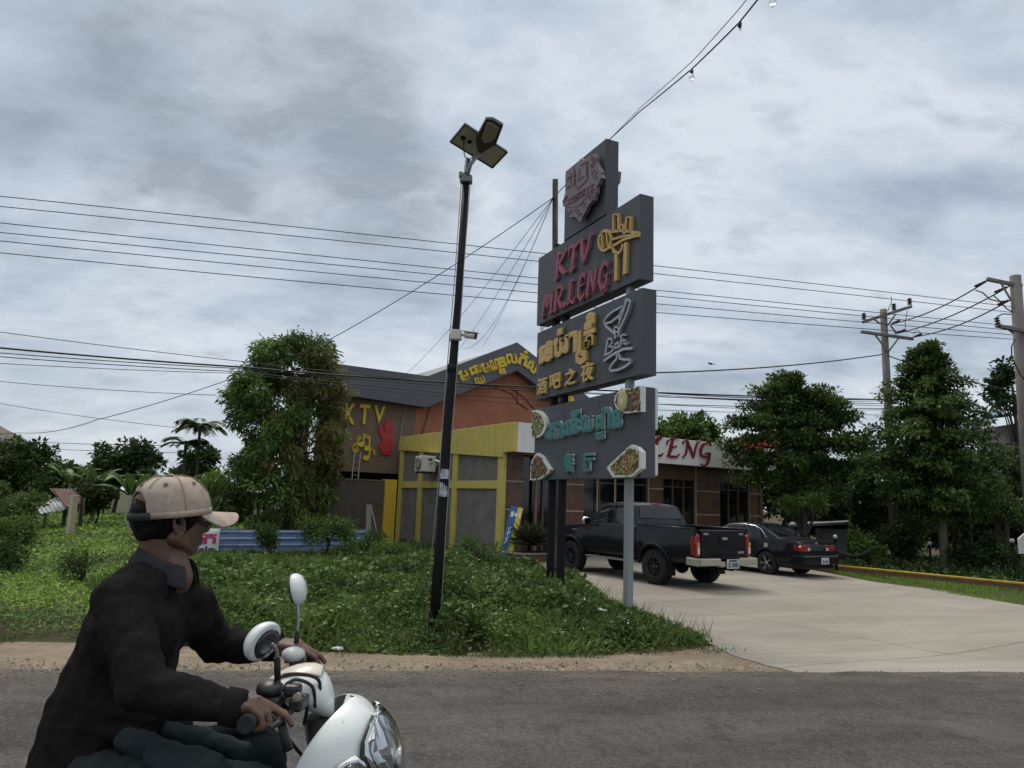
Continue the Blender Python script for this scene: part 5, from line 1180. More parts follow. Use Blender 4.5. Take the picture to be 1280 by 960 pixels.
# ------------------------------------------------------------------ vehicles (local frame: x forward, y left, z up, origin under the rear axle)
M_PAINT = mat('black_paint', (.007, .008, .011), .32, spec=.12, coat=.35, var=.25, vscale=4, col2=(.013, .013, .015))
M_PLASTIC = mat('black_plastic', (.012, .012, .013), .7, spec=.15)
M_TYRE = mat('tyre_rubber', (.018, .018, .018), .9, var=.6, vscale=8, col2=(.05, .045, .038), spec=.15)
M_RIM = mat('dark_rim', (.035, .036, .04), .35, .6); M_RIMS = mat('rim_silver', (.3, .3, .31), .35, .7)
M_CHROME = mat('chrome', (.55, .56, .57), .2, .9); M_CARGLASS = mat('car_glass', (.006, .007, .009), .04, spec=.6)
M_TAILR = mat('tail_red', (.22, .014, .010), .3, coat=.2); M_TAILO = mat('tail_amber', (.55, .24, .10), .25); M_TAILW = mat('tail_clear', (.6, .55, .5), .2)
M_PLATE_W = mat('number_plate', (.46, .47, .47), .5); M_INK = mat('plate_ink', (.02, .025, .06), .5)
class Loft:
    """body skinned between a lower and an upper outline over x; half width w(x, z)"""
    def __init__(s, xs, zb, zt, w, rows=7): s.xs = list(xs); s.zb, s.zt, s.w, s.rows = zb, zt, w, rows
    def side(s, x, t): z = s.zb(x) + (s.zt(x) - s.zb(x)) * t; return z
    def build(s, name, m, parent, bevel=.02, crown=.02, ny=7, smooth=True):
        mb = MB(); X = s.xs; n = s.rows
        for sg in (1, -1):
            P = [[V(x, sg * s.w(x, s.side(x, i / n)), s.side(x, i / n)) for x in X] for i in range(n + 1)]
            mb.grid(P, smooth, flip=sg < 0)
        def lid(zf, t, cr, flip):
            P = [[V(x, s.w(x, zf(x)) * y, zf(x) + cr * (1 - y * y)) for x in X] for y in np.linspace(-1, 1, ny)]; mb.grid(P, smooth, flip)
        lid(s.zt, 1, crown, False); lid(s.zb, 0, 0, True)
        for x, fl in ((X[0], False), (X[-1], True)):
            P = [[V(x, s.w(x, s.side(x, i / n)) * y, s.side(x, i / n) + (crown * (1 - y * y) if i == n else 0)) for y in np.linspace(-1, 1, ny)] for i in range(n + 1)]; mb.grid(P, smooth, fl)
        o = mb.build(name, m, parent, recalc=False)
        bm = bmesh.new(); bm.from_mesh(o.data); bmesh.ops.remove_doubles(bm, verts=bm.verts, dist=1e-4); bmesh.ops.recalc_face_normals(bm, faces=bm.faces); bm.to_mesh(o.data); bm.free()
        if bevel: b = o.modifiers.new('bevel', 'BEVEL'); b.width = bevel; b.segments = 2; b.limit_method = 'ANGLE'; b.angle_limit = R(50)
        return o
    def patch(s, mb, poly, sg, off=.006, th=.01):
        """flat-ish panel lying on one side; poly in (x, z)"""
        k = len(poly); vs = [V(x, sg * (s.w(x, z) + off), z) for x, z in poly] + [V(x, sg * (s.w(x, z) + off - th), z) for x, z in poly]
        mb.add(vs, [list(range(k)), [k + i for i in range(k)][::-1]] + [(i, (i + 1) % k, k + (i + 1) % k, k + i) for i in range(k)], False)
    def strip(s, mb, pts, sg, w=.012, off=.004): 
        mb.tube([V(x, sg * (s.w(x, z) + off - w), z) for x, z in pts], w, 6)
def lerp(tab):
    xs = [p[0] for p in tab]; ys = [p[1] for p in tab]
    return lambda x: float(np.interp(x, xs, ys))
def wheel(parent, c, r_, wd, sg, rim, spokes=6, name='wheel', rimfrac=.62):
    t = MB().lathe([(r_ * rimfrac, -wd * .46), (r_ * .80, -wd * .5), (r_ * .95, -wd * .46), (r_, -wd * .32), (r_, wd * .32), (r_ * .95, wd * .46), (r_ * .80, wd * .5), (r_ * rimfrac, wd * .46)], c, V(0, sg, 0), 36)
    o = t.build(name, M_TYRE, parent)
    tr = MB()
    for k in range(36):
        a = 2 * math.pi * k / 36; d_ = V(math.cos(a), 0, math.sin(a))
        for h_ in (-.2, .2): tr.box(V(*c) + d_ * r_ + V(0, h_ * wd * 1.2, 0), (.018, wd * .34, .035), np.array([d_, V(0, 1, 0), np.cross(d_, V(0, 1, 0))]))
    tr.build('tread', M_TYRE, o)
    rm = MB().lathe([(r_ * rimfrac + .004, wd * .47), (r_ * rimfrac - .012, wd * .50), (r_ * (rimfrac - .08), wd * .36), (r_ * (rimfrac - .10), wd * .1), (.02, wd * .08)], c, V(0, sg, 0), 30)
    rm.build('rim', rim, o)
    sp = MB()
    for k in range(spokes):
        a = 2 * math.pi * k / spokes; d_ = V(math.cos(a), 0, math.sin(a)); tt = np.cross(d_, V(0, 1, 0)); R1 = r_ * (rimfrac - .03)
        for q in (-1, 1): sp.bar(V(*c) + V(0, sg * wd * .34, 0) + d_ * .04, V(*c) + V(0, sg * wd * .44, 0) + d_ * R1 + tt * q * R1 * .14, .024, .02)
    sp.lathe([(.055, wd * .36), (.05, wd * .47), (.0, wd * .47)], c, V(0, sg, 0), 14); sp.build('spokes', M_RIMS if spokes < 7 else rim, o)
    return o
def arch(x0, zc, r_, base): return lambda x: max(base, zc + math.sqrt(max(0, r_ * r_ - (x - x0) ** 2))) if abs(x - x0) < r_ else base
def xsamples(a, b, arches, step=.12):
    X = set(np.round(np.arange(a, b + 1e-6, step), 4)) | {a, b}
    for c, r_ in arches:
        for t in np.linspace(0, math.pi, 15): X.add(round(c + r_ * math.cos(t), 4))
        X |= {round(c - r_ - .002, 4), round(c + r_ + .002, 4)}
    return sorted(x for x in X if a - 1e-6 <= x <= b + 1e-6)

HEAD = math.atan2(0.84, -0.54)
def pickup():
    rl = on(819, 730, LOT); rr = on(881, 729.5, LOT); mid = (rl + rr) / 2 + V(.06, .10, 0)
    P = thing('pickup_truck', 'black double-cab pickup truck parked on the concrete with chrome rear bumper', 'pickup truck', (mid[0], mid[1], LOT), HEAD)
    WB, WR, H = 3.08, .395, .90
    zb = lambda x: max(arch(0, .40, .50, .56)(x), arch(WB, .40, .50, .56)(x))
    fl = lambda x: .035 * (math.exp(-((x) / .42) ** 4) + math.exp(-((x - WB) / .42) ** 4))
    wid = lambda x, z: H * (1 - .035 * max(0, (z - .95)) / .4 - .05 * max(0, (.75 - z)) / .3) * (1 - .10 * max(0, (x - 3.3) / .65) ** 2) + fl(x) * max(0, 1 - abs(z - .85) / .35)
    # cab and bonnet
    cab = Loft(xsamples(.62, 3.93, [(WB, .50)]), zb, lerp([(.62, 1.29), (2.35, 1.27), (2.55, 1.255), (3.2, 1.20), (3.75, 1.10), (3.93, .92)]), wid, 8)
    body = cab.build('cab_body', M_PAINT, P, .025, .035)
    # load bed: two sides, floor, tailgate
    bedx = xsamples(-1.20, .60, [(0, .50)])
    zt = lerp([(-1.20, 1.29), (.60, 1.30)])
    for sg in (1, -1):
        mb = MB(); n = 8
        out = [[V(x, sg * wid(x, zb(x) + (zt(x) - zb(x)) * i / n), zb(x) + (zt(x) - zb(x)) * i / n) for x in bedx] for i in range(n + 1)]
        inn = [[V(x, sg * (H - .12), max(zb(x), .70) + (zt(x) - max(zb(x), .70)) * i / n) for x in bedx] for i in range(n + 1)]
        mb.grid(out, True, sg < 0); mb.grid(inn, True, sg > 0); mb.grid([out[-1], inn[-1]], True, sg < 0); mb.grid([out[0], inn[0]], True, sg > 0)
        for j in (0, -1): mb.grid([[r_[j] for r_ in out], [r_[j] for r_ in inn]], False)
        mb.build('bed_side', M_PAINT, P)
        MB().tube([V(x, sg * (wid(x, 1.29) - .03), zt(x) + .012) for x in (-1.19, -.5, .6)], .022, 8).build('bed_rail', M_PAINT, P)
        for xc, a0, a1 in ((0, .08, math.pi - .08), (WB, .08, math.pi - .08)):
            f = MB(); f.tube([V(xc + .505 * math.cos(t), sg * (wid(xc + .505 * math.cos(t), .40 + .505 * math.sin(t)) + .012), .40 + .505 * math.sin(t)) for t in np.linspace(a0, a1, 16)], .04, 8); f.build('wheel_arch_flare', M_PLASTIC, P)
        f = MB().bar(V(.62, sg * .84, .46), V(2.45, sg * .84, .46), .16, .045)
        for x in (.8, 1.55, 2.3): f.bar(V(x, sg * .6, .50), V(x, sg * .84, .46), .05)
        f.build('side_step', mat('step_alu', (.22, .215, .2), .5, .3, var=.5), P, .008)
        MB().box((-.46, sg * .82, .42), (.02, .26, .36)).build('mud_flap', M_PLASTIC, P)
    MB().box((-.3, 0, .69), (1.78, 1.6, .05)).build('bed_floor', M_PLASTIC, P)
    MB().box((.57, 0, .98), (.06, 1.6, .6)).build('bed_front', M_PAINT, P)
    tg = MB().box((-1.225, 0, .985), (.07, 1.46, .60)); tg = tg.build('tailgate', M_PAINT, P, .02)
    MB().box((-1.268, .0, 1.10), (.02, .30, .09)).build('handle_recess', M_PLASTIC, tg); MB().box((-1.283, .0, 1.10), (.02, .17, .05)).build('handle', M_CHROME, tg, .008)
    b_ = MB(); b_.box((-1.2635, .58, 1.20), (.006, .16, .045)).box((-1.2635, -.55, .80), (.006, .2, .05)); b_.box((-1.2635, -.56, 1.20), (.006, .15, .04)); b_.build('badge', M_RIMS, tg)
    for sg in (1, -1):
        tl = MB().prism([(-.055, .72), (.075, .70), (.085, 1.0), (.065, 1.15), (.01, 1.21), (-.04, 1.19), (-.055, 1.0)], (-1.235, sg * .815, 0), (0, 1, 0), (0, 0, 1), (-1, 0, 0), -.12, .035).build('tail_light', M_TAILR, P, .02)
        MB().box((-1.278, sg * .825, .84), (.016, .07, .15)).build('clear_lens', M_TAILW, tl, .01); MB().box((-1.277, sg * .83, .97), (.014, .08, .09)).build('amber_lens', M_TAILO, tl, .01)
        # screens of the lamp that wrap round the flank
        MB().box((-1.165, sg * (wid(-1.15, .95) + .004), .95), (.075, .012, .40)).build('flank_lens', M_TAILR, tl, .005)
    bp_ = MB(); bp_.box((-1.36, .60, .61), (.16, .62, .16)); bp_.box((-1.36, -.60, .61), (.16, .62, .16)); bp_.box((-1.345, 0, .56), (.13, .62, .12))
    for sg in (1, -1): bp_.bar(V(-1.36, sg * .90, .60), V(-1.02, sg * .93, .62), .05, .17, V(0, 0, 1))
    bmp = bp_.build('rear_bumper', mat('bumper_chrome', (.46, .43, .38), .35, .7, var=.4, col2=(.35, .32, .27)), P, .025)
    MB().box((-1.415, 0, .70), (.05, .6, .05)).build('bumper_step', M_PLASTIC, bmp, .006)
    npl = MB().box((-1.435, -.08, .57), (.012, .40, .20)).build('number_plate', M_PLATE_W, P, .004)
    mb = MB(); put_text(mb, '2E 8080', (-.17, .495, .17, .595), (-1.4415, -.08, 0), (0, -1, 0), (0, 0, 1), (-1, 0, 0), 0, .003, bold=.02); mb.box((-1.4435, -.08, .635), (.003, .26, .035)); mb.build('plate_text', M_INK, npl)
    # greenhouse
    roof = lerp([(.58, 1.30), (.64, 1.40), (.82, 1.76), (1.0, 1.80), (1.55, 1.82), (1.95, 1.79), (2.62, 1.26)])
    gw = lambda x, z: .865 - .17 * max(0, (z - 1.27)) / .5 * (1.0) - .05 * max(0, (x - 2.1)) - .03 * max(0, .75 - x)
    gh = Loft([.58, .61, .64, .70, .76, .82, .9, 1.0, 1.25, 1.55, 1.75, 1.95, 2.1, 2.3, 2.45, 2.62], lambda x: 1.245, roof, gw, 6)
    g = gh.build('cab_roof', M_PAINT, P, .02, .03)
    for sg in (1, -1):
        for poly in ([(.95, 1.31), (1.42, 1.31), (1.42, 1.72), (1.06, 1.73)], [(1.49, 1.31), (2.40, 1.30), (2.05, 1.60), (1.85, 1.72), (1.49, 1.72)]):
            w_ = MB(); gh.patch(w_, poly, sg, .004); w_ = w_.build('side_window', M_CARGLASS, P)
            v_ = MB(); x0, x1 = poly[3][0] if len(poly) == 4 else 1.49, poly[2][0] if len(poly) == 4 else 2.0
            v_.tube([V(x, sg * (gh.w(x, 1.73) + .02), 1.73 - .10 * max(0, x - 1.85) / .2) for x in np.linspace(x0 - .05, x1 + .05, 6)], .018, 6); v_.build('rain_visor', M_PLASTIC, w_)
        dm = MB()
        for x in (.80, 1.455, 2.47): cab.strip(dm, [(x, .62), (x, .95), (x, 1.24)], sg, .007, .0015)
        cab.strip(dm, [(.80, .62), (2.47, .62)], sg, .007, .0015); dm.build('door_gap', M_INNER, P)
        hm = MB()
        for x in (.98, 1.62): hm.bar(V(x - .09, sg * (wid(x, 1.14) + .022), 1.14), V(x + .09, sg * (wid(x, 1.14) + .022), 1.145), .03, .02)
        hm.build('door_handle', M_PAINT, P, .006)
        m_ = MB().ell((2.33, sg * 1.02, 1.34), (.07, .125, .10), None, 16, 10).bar(V(2.33, sg * .84, 1.28), V(2.33, sg * .95, 1.31), .05, .03).build('door_mirror', M_CHROME if sg > 0 else M_PAINT, P)
        MB().box((2.27, sg * 1.02, 1.335), (.02, .18, .13)).build('mirror_glass', M_CARGLASS, m_, .01)
        MB().box((2.92, sg * (wid(2.92, 1.08) + .002), 1.09), (.20, .014, .035)).build('side_badge', M_RIMS, P)
        MB().ell((3.70, sg * .66, .96), (.20, .16, .11), None, 16, 10).build('headlight', mat('headlight_glass', (.5, .52, .54), .1, spec=.8), P)
    # rear window and windscreen lie on the slopes of the greenhouse
    rw = MB(); xs_ = (.665, .815)
    P4 = [V(x - .012, gh.w(x, roof(x)) * y, roof(x) + .004 + .03 * (1 - y * y)) for x, y in ((xs_[0], -.88), (xs_[0], .88), (xs_[1], .86), (xs_[1], -.86))]
    nrm = unit(np.cross(P4[1] - P4[0], P4[2] - P4[0])); nrm = nrm if nrm[0] < 0 else -nrm
    rw.add([q + nrm * .012 for q in P4] + [q - nrm * .01 for q in P4], [(0, 1, 2, 3), (7, 6, 5, 4), (0, 4, 5, 1), (1, 5, 6, 2), (2, 6, 7, 3), (3, 7, 4, 0)], False); rw.build('rear_window', M_CARGLASS, P, .01)
    ws = MB(); P4 = [V(x + .012, gh.w(x, roof(x)) * y, roof(x) + .012) for x, y in ((2.52, -.92), (2.52, .92), (2.02, .88), (2.02, -.88))]; ws.add(P4 + [q - V(.02, 0, .02) for q in P4], [(0, 1, 2, 3), (7, 6, 5, 4), (0, 4, 5, 1), (1, 5, 6, 2), (2, 6, 7, 3), (3, 7, 4, 0)], False); ws.build('windscreen', M_CARGLASS, P)
    MB().box((.86, 0, 1.80), (.05, .3, .025)).build('brake_light', M_TAILR, P, .006)
    fb = MB().box((3.93, 0, .72), (.16, 1.56, .36)).build('front_bumper', M_PAINT, P, .05); MB().box((3.945, 0, .98), (.06, .9, .18)).build('grille', M_CHROME, P, .02)
    ch = MB()
    for sg in (1, -1): ch.bar(V(-1.15, sg * .45, .53), V(3.7, sg * .45, .53), .10, .14)
    ch.box((0, 0, .42), (.12, 1.3, .12)).ell((0, 0, .40), (.17, .16, .17)).box((WB, 0, .42), (.12, 1.3, .12)).box((1.9, 0, .52), (1.8, .9, .2)); ch.tube([V(-1.2, -.35, .42), V(.5, -.35, .45)], .035).box((-.75, .1, .55), (.55, .5, .16)); ch.build('chassis', M_PLASTIC, P)
    for x in (0, WB):
        for sg in (1, -1):
            wheel(P, V(x, sg * .79, WR), WR, .27, sg, M_RIM, 8, rimfrac=.60)
            MB().box((x, sg * .60, .72), (.92, .10, .44)).build('wheel_well', M_INNER, P)
    return P
pickup()

def sedan():
    rl = on(961, 718, LOT); mid = rl + V(math.cos(BA), math.sin(BA), 0) * .70
    P = thing('sedan_car', 'older black sedan with red tail lights parked beyond the pickup by the kerb', 'car', (mid[0], mid[1], LOT), HEAD)
    WB, WR, H = 2.46, .315, .845
    zb = lambda x: max(arch(0, .32, .36, .24)(x), arch(WB, .32, .36, .24)(x))
    zt = lerp([(-1.06, .78), (-1.0, .93), (-.85, .965), (-.35, .985), (.1, .95), (2.1, .93), (2.5, .90), (3.1, .80), (3.28, .62)])
    wid = lambda x, z: H * (1 - .06 * max(0, (z - .62)) / .35 - .09 * max(0, (.45 - z)) / .22) * (1 - .12 * max(0, (-.55 - x) / .5) ** 2) * (1 - .16 * max(0, (x - 2.5) / .8) ** 2)
    body = Loft(xsamples(-1.06, 3.28, [(0, .36), (WB, .36)]), zb, zt, wid, 8); body.build('body', M_PAINT, P, .035, .03)
    roof = lerp([(-.42, .96), (-.36, 1.0), (.15, 1.25), (.38, 1.33), (.75, 1.375), (1.15, 1.375), (1.45, 1.32), (2.18, .925)])
    gw = lambda x, z: .775 - .175 * max(0, (z - .93)) / .44 - .03 * max(0, -x)
    gh = Loft([-.42, -.36, -.2, 0, .15, .26, .38, .55, .75, .95, 1.15, 1.3, 1.45, 1.7, 1.95, 2.18], lambda x: .90, roof, gw, 6); gh.build('cabin', M_PAINT, P, .02, .025)
    for sg in (1, -1):
        for poly in ([(.02, .99), (.82, .98), (.82, 1.31), (.48, 1.28), (.25, 1.19)], [(.88, .98), (1.92, .97), (1.50, 1.22), (1.35, 1.29), (.88, 1.31)]):
            w_ = MB(); gh.patch(w_, poly, sg, .004); w_.build('side_window', M_CARGLASS, P)
        tr = MB(); gh.strip(tr, [(.0, .99), (.25, 1.215), (.48, 1.305), (.85, 1.335), (1.36, 1.315), (1.52, 1.235), (1.95, .98)], sg, .012, .012); tr.build('window_trim', M_CHROME, P)
        dm = MB()
        for x in (.02, .85, 1.92): body.strip(dm, [(x if x > .1 else .36, .36), (x if x > .1 else .34, .6), (x, .92)], sg, .006, .0015)
        dm.build('door_gap', M_INNER, P)
        hm = MB()
        for x in (.17, 1.0): hm.bar(V(x - .08, sg * (wid(x, .80) + .014), .80), V(x + .08, sg * (wid(x, .80) + .014), .80), .03, .02)
        hm.build('door_handle', M_PAINT, P, .005)
        m_ = MB().ell((1.82, sg * .90, 1.02), (.05, .10, .07), None, 14, 8).build('door_mirror', M_CHROME if sg > 0 else M_PAINT, P)
        tl = MB().prism([(-.22, .68), (.21, .70), (.22, .80), (.17, .85), (-.21, .86)], (-1.03, sg * .55, 0), (0, sg, 0), (0, 0, 1), (-1, 0, 0), -.12, .04).build('tail_light', M_TAILR, P, .015)
        MB().box((-1.075, sg * .41, .75), (.012, .09, .07)).build('clear_lens', M_TAILW, tl, .008)
        MB().box((-.92, sg * (wid(-.92, .77) + .002), .775), (.2, .016, .13)).build('flank_lens', M_TAILR, tl, .006)
        MB().ell((3.1, sg * .58, .68), (.16, .18, .08), None, 14, 8).build('headlight', mat('headlight_glass', (.5, .52, .54), .1, spec=.8), P)
    MB().prism([(-.055, 0), (.07, -.01), (.065, .10), (-.05, .11)], (-.02, wid(-.02, .8) + .004, .75), (1, 0, 0), (0, 0, 1), (0, 1, 0), 0, .004).build('round_sticker', mat('pale_sticker', (.5, .5, .3), .5, var=.8, vscale=20, col2=(.15, .2, .1)), P)
    def slope(x0, x1, a, b, sg_, name):
        P4 = [V(x, gh.w(x, roof(x)) * y, roof(x) + .006 + .025 * (1 - y * y)) for x, y in ((x0, -a), (x0, a), (x1, b), (x1, -b))]; nrm = unit(np.cross(P4[1] - P4[0], P4[2] - P4[0])); nrm = nrm if nrm[2] > 0 else -nrm
        mb = MB(); mb.add([q + nrm * .012 for q in P4] + [q - nrm * .012 for q in P4], [(0, 1, 2, 3), (7, 6, 5, 4), (0, 4, 5, 1), (1, 5, 6, 2), (2, 6, 7, 3), (3, 7, 4, 0)], False); return mb.build(name, M_CARGLASS, P, .008)
    slope(-.30, .34, .88, .86, -1, 'rear_window'); slope(2.10, 1.42, .92, .88, 1, 'windscreen')
    bm_ = MB().box((-1.10, 0, .47), (.16, 1.56, .25)).build('rear_bumper', M_PAINT, P, .05); MB().box((-1.183, 0, .575), (.012, 1.45, .018)).build('bumper_trim', M_CHROME, bm_)
    for sg in (1, -1): MB().bar(V(-1.10, sg * .775, .47), V(-.40, sg * .80, .47), .06, .24, V(0, 0, 1)).build('bumper_side', M_PAINT, P, .02)
    MB().box((3.30, 0, .42), (.16, 1.48, .28)).build('front_bumper', M_PAINT, P, .05)
    npl = MB().box((-1.188, -.12, .45), (.012, .34, .17)).build('number_plate', M_PLATE_W, P, .004)
    mb = MB(); put_text(mb, '2K 482', (-.13, .39, .13, .47), (-1.1945, -.12, 0), (0, -1, 0), (0, 0, 1), (-1, 0, 0), 0, .003, bold=.02); mb.build('plate_text', M_INK, npl)
    MB().box((-1.02, 0, .905), (.012, .12, .05)).build('badge', M_CHROME, P, .004)
    MB().box((1.1, 0, .28), (4.0, 1.2, .12)).build('underbody', M_PLASTIC, P)
    for x in (0, WB):
        for sg in (1, -1):
            wheel(P, V(x, sg * .725, WR), WR, .20, sg, M_RIM, 5, rimfrac=.66)
            MB().box((x, sg * .56, .48), (.68, .08, .34)).build('wheel_well', M_INNER, P)
    return P
sedan()
# ------------------------------------------------------------------ trees and bushes
M_BARK = mat('bark', (.16, .13, .10), .9, var=.8, vscale=4, col2=(.07, .055, .045), bump=.5, stretch=(1, 1, .3))
M_BARKD = mat('dark_bark', (.05, .042, .034), .9, var=.6, vscale=4, bump=.4)
def crown(name, clumps, per, L, W, m, mi=None, droop=0.0, nup=.6, cup=.18, parent=None, spread=1.0, origin=None, outward=None):
    """clumps: (centre, (rx, ry, rz)); leaves radiate inside and around each clump"""
    pos = []; dr = []; nr = []; mm = []
    for k, (c, r_) in enumerate(clumps):
        n = max(3, int(per * (.7 + .6 * rng.random()))); d = rdir(n); rad = rng.random(n) ** .5
        p = np.array(c) + d * rad[:, None] * np.array(r_); pos.append(p)
        q = d * spread + rdir(n) * .5; q[:, 2] -= droop; dr.append(q)
        u = rdir(n) * .7; u[:, 2] += nup; nr.append(u); mm.append(np.full(n, 0 if mi is None else mi[k]))
    pos = np.concatenate(pos); N = len(pos)
    o = leaves(name, pos, np.concatenate(dr), np.concatenate(nr), L * rng.uniform(.6, 1.15, N), W * rng.uniform(.7, 1.15, N), m, mi=np.concatenate(mm), cup=cup)
    if parent is not None: at_root(o, parent)
    return o
def limbs(root, base, top, r0, r1, ends, m, name='trunk', bend=.15):
    mb = MB(); base = V(*base); top = V(*top); k = 7
    P = [base + (top - base) * t + V(math.sin(t * 3.1) * bend, math.sin(t * 2.2 + 1) * bend - bend * .84, 0) for t in np.linspace(0, 1, k)]
    mb.tube([P[0] - Z_ * .25] + P, [r0 * 1.35] + [r0 + (r1 - r0) * i / (k - 1) for i in range(k)], 9)
    for e_, t, rr in ends:
        i = min(k - 1, max(0, int(t * (k - 1)))); s = P[i]; e_ = V(*e_); mid = (s + e_) / 2 + V(rng.normal(0, .1), rng.normal(0, .1), abs(rng.normal(0, .12)))
        mb.tube([s, mid, e_], [rr, rr * .65, rr * .25], 6)
    return at_root(mb.build(name, m), root)
def tree(label, base, height, crown_c, crown_r, nclump, per, clump_r, L, W, mats, mi_w=None, trunk_r=.14, group=None, droop=0, shell=.55, name='tree', squash=1.0, bark=None, seed=0, rough=.25, nlimb=9, nup=.6, cat='tree'):
    """generic broadleaf tree: clumps fill a lumpy ellipsoid, denser to the outside"""
    r_ = np.random.default_rng(seed + 100)
    root = thing(name, label, cat, base, group=group); cl = []; c = V(*crown_c); cr = V(*crown_r)
    nl = int(np.clip(nclump / 13, 7, 34)); lobes = []
    for k in range(nl):          # crown built of separate leafy limbs, so its outline is uneven and gaps stay open
        d = r_.normal(size=3); d /= np.linalg.norm(d); d[2] = d[2] if d[2] > -.5 else d[2] * .5
        rad = .60 + .30 * r_.random() if r_.random() < .8 else r_.random() * .45
        lump = 1 + rough * (vnoise(d[0] * 1.7 + seed, d[1] * 1.7 + d[2] * 2.3, 1.0, 50 + seed) - .5) * 2
        lobes.append((c + d * cr * rad * lump, cr * r_.uniform(.24, .44)))
    for k in range(nclump):
        lc, lr = lobes[k % nl]; d = r_.normal(size=3); d /= np.linalg.norm(d); d[2] += .25
        cl.append((lc + d * lr * r_.random() ** .45, V(1, 1, squash) * clump_r * r_.uniform(.6, 1.15)))
    k = len(mats); mi = r_.choice(k, nclump, p=mi_w) if mi_w is not None else np.zeros(nclump, int)
    crown('crown', cl, per, L, W, mats, mi, droop, nup, parent=root)
    ends = [(cl[i][0] * .85 + c * .15, r_.uniform(.45, 1), trunk_r * .45) for i in r_.choice(nclump, min(nlimb, nclump), replace=False)]
    limbs(root, base, (crown_c[0], crown_c[1], crown_c[2] + crown_r[2] * .35), trunk_r, trunk_r * .4, ends, bark or M_BARKD)
    return root
def gz(p): return V(p[0], p[1], float(G(p[0], p[1])))
# --- the mango tree in the left plot
MY = 24.2
mt, mb_ = at(352, 418, MY), at(350, 690, MY); cw = (at(430, 545, MY)[0] - at(276, 545, MY)[0]) / 2
mc = at(355, 545, MY)
mango = thing('mango_tree', 'dense mango tree with drooping leaves and brownish young growth in front of the KTV wall', 'tree', gz(mb_))
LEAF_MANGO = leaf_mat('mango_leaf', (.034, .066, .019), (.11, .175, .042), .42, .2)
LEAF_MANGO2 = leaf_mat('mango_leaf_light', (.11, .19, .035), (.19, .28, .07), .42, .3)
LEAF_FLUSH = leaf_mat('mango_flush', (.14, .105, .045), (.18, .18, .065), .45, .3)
cl = []; mi = []
prof = lerp([(0, .78), (.12, .92), (.25, 1.02), (.42, 1.02), (.58, .97), (.70, .92), (.81, .84), (.90, .66), (.96, .42), (1.0, .16)])
zlo, zhi = .10, float(mt[2]) - .1
lobes = []
for k in range(58):
    t = (k + rng.random()) / 58; t = t ** .92; a = 2.399 * k + rng.normal(0, .3); q_ = .80 if rng.random() < .82 else .35
    rr = prof(t) * cw * q_ * rng.uniform(.82, 1.12); lobes.append((V(mc[0] + (.5 - t) * -.35 + rr * math.cos(a), MY + rr * math.sin(a), zlo + .2 + (zhi - zlo - .35) * t), rng.uniform(.40, .66), a, t, rng.random()))
for k in range(780):
    lc, lr, a, t, q_ = lobes[k % 58]; d = rdir(1, .30)[0]; p = lc + d * V(1, 1, .85) * lr * rng.random() ** .4; cl.append((p, V(.25, .25, .22)))
    flush_bias = .35 * math.cos(a) + .35 * (t > .3) + .5 * (q_ - .5) + rng.normal(0, .2)  # brownish young growth gathers to the right, above the lowest lobes
    mi.append(2 if flush_bias > .60 else (1 if q_ + .3 * d[2] + rng.normal(0, .2) > .68 else 0))  # paler leaves favour lobe tops: light from above put into the leaf colour
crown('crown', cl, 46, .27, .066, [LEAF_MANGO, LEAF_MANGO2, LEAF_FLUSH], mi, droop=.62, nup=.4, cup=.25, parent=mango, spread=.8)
limbs(mango, gz(mb_), (mc[0], MY, zhi - 1.2), .19, .06, [(cl[i][0], rng.uniform(.3, .9), .06) for i in rng.choice(640, 22, replace=False)], M_BARKD)

LEAF_ALD = leaf_mat('almond_leaf_dark', (.030, .054, .017), (.088, .14, .04), .5, .18)
LEAF_ALM = leaf_mat('almond_leaf', (.065, .11, .03), (.16, .23, .07), .5, .22)
# --- layered tree by the restaurant
AY = 25.5
at_ = lambda px, py: at(px, py, AY)
A0 = gz(at(1002, 705, AY)); lay = thing('layered_tree', 'dark tree with flat layered branches standing behind the sedan at the end of the restaurant', 'tree', A0)
cl = []; ends = []
tiers = [(985, 478, 26, 5), (965, 492, 34, 5), (1010, 497, 48, 4), (975, 512, 55, 5), (1026, 506, 30, 4), (948, 530, 48, 6), (1010, 530, 60, 5), (1044, 524, 30, 3), (975, 552, 68, 7), (1030, 556, 58, 6), (930, 560, 32, 5), (960, 578, 62, 7), (1030, 585, 60, 6), (985, 602, 58, 6), (1020, 618, 50, 5), (950, 600, 34, 5)]
for px, py, hw, thk in tiers:
    c = at_(px, py); w = hw / 890 * AY
    ns = 4 + int(hw / 14); sprays = [(rng.uniform(0, 2 * math.pi), rng.uniform(.55, 1.0)) for _ in range(ns)]
    for k in range(int(18 + hw * 1.5)):
        a, ln = sprays[k % ns]; rr = ln * rng.random() ** .7; a = a + rng.normal(0, .16)
        cl.append((c + V(math.cos(a) * rr * w, math.sin(a) * rr * w * .85, (1 - rr) * .10 + rng.normal(0, .10)), V(.27, .27, .12)))
    ends.append((c + V(w * .6, rng.normal(0, .3), 0), .85, .035)); ends.append((c - V(w * .6, rng.normal(0, .3), 0), .85, .035))
crown('crown', cl, 32, .17, .085, [LEAF_ALD, LEAF_ALM], (rng.random(len(cl)) < .5).astype(int), droop=-.1, nup=1.2, parent=lay)
limbs(lay, A0, at_(990, 490), .13, .04, ends, M_BARKD, bend=.08)
mb = leaves('red_flower', np.array([at_(936, 560) + rng.normal(0, 1, 3) * V(.32, .2, .06) for _ in range(45)]) - V(0, .9, 0), rdir(45, .3), rdir(45, 1), .10, .08, mat('red_petal', (.30, .018, .015), .6)); at_root(mb, lay)

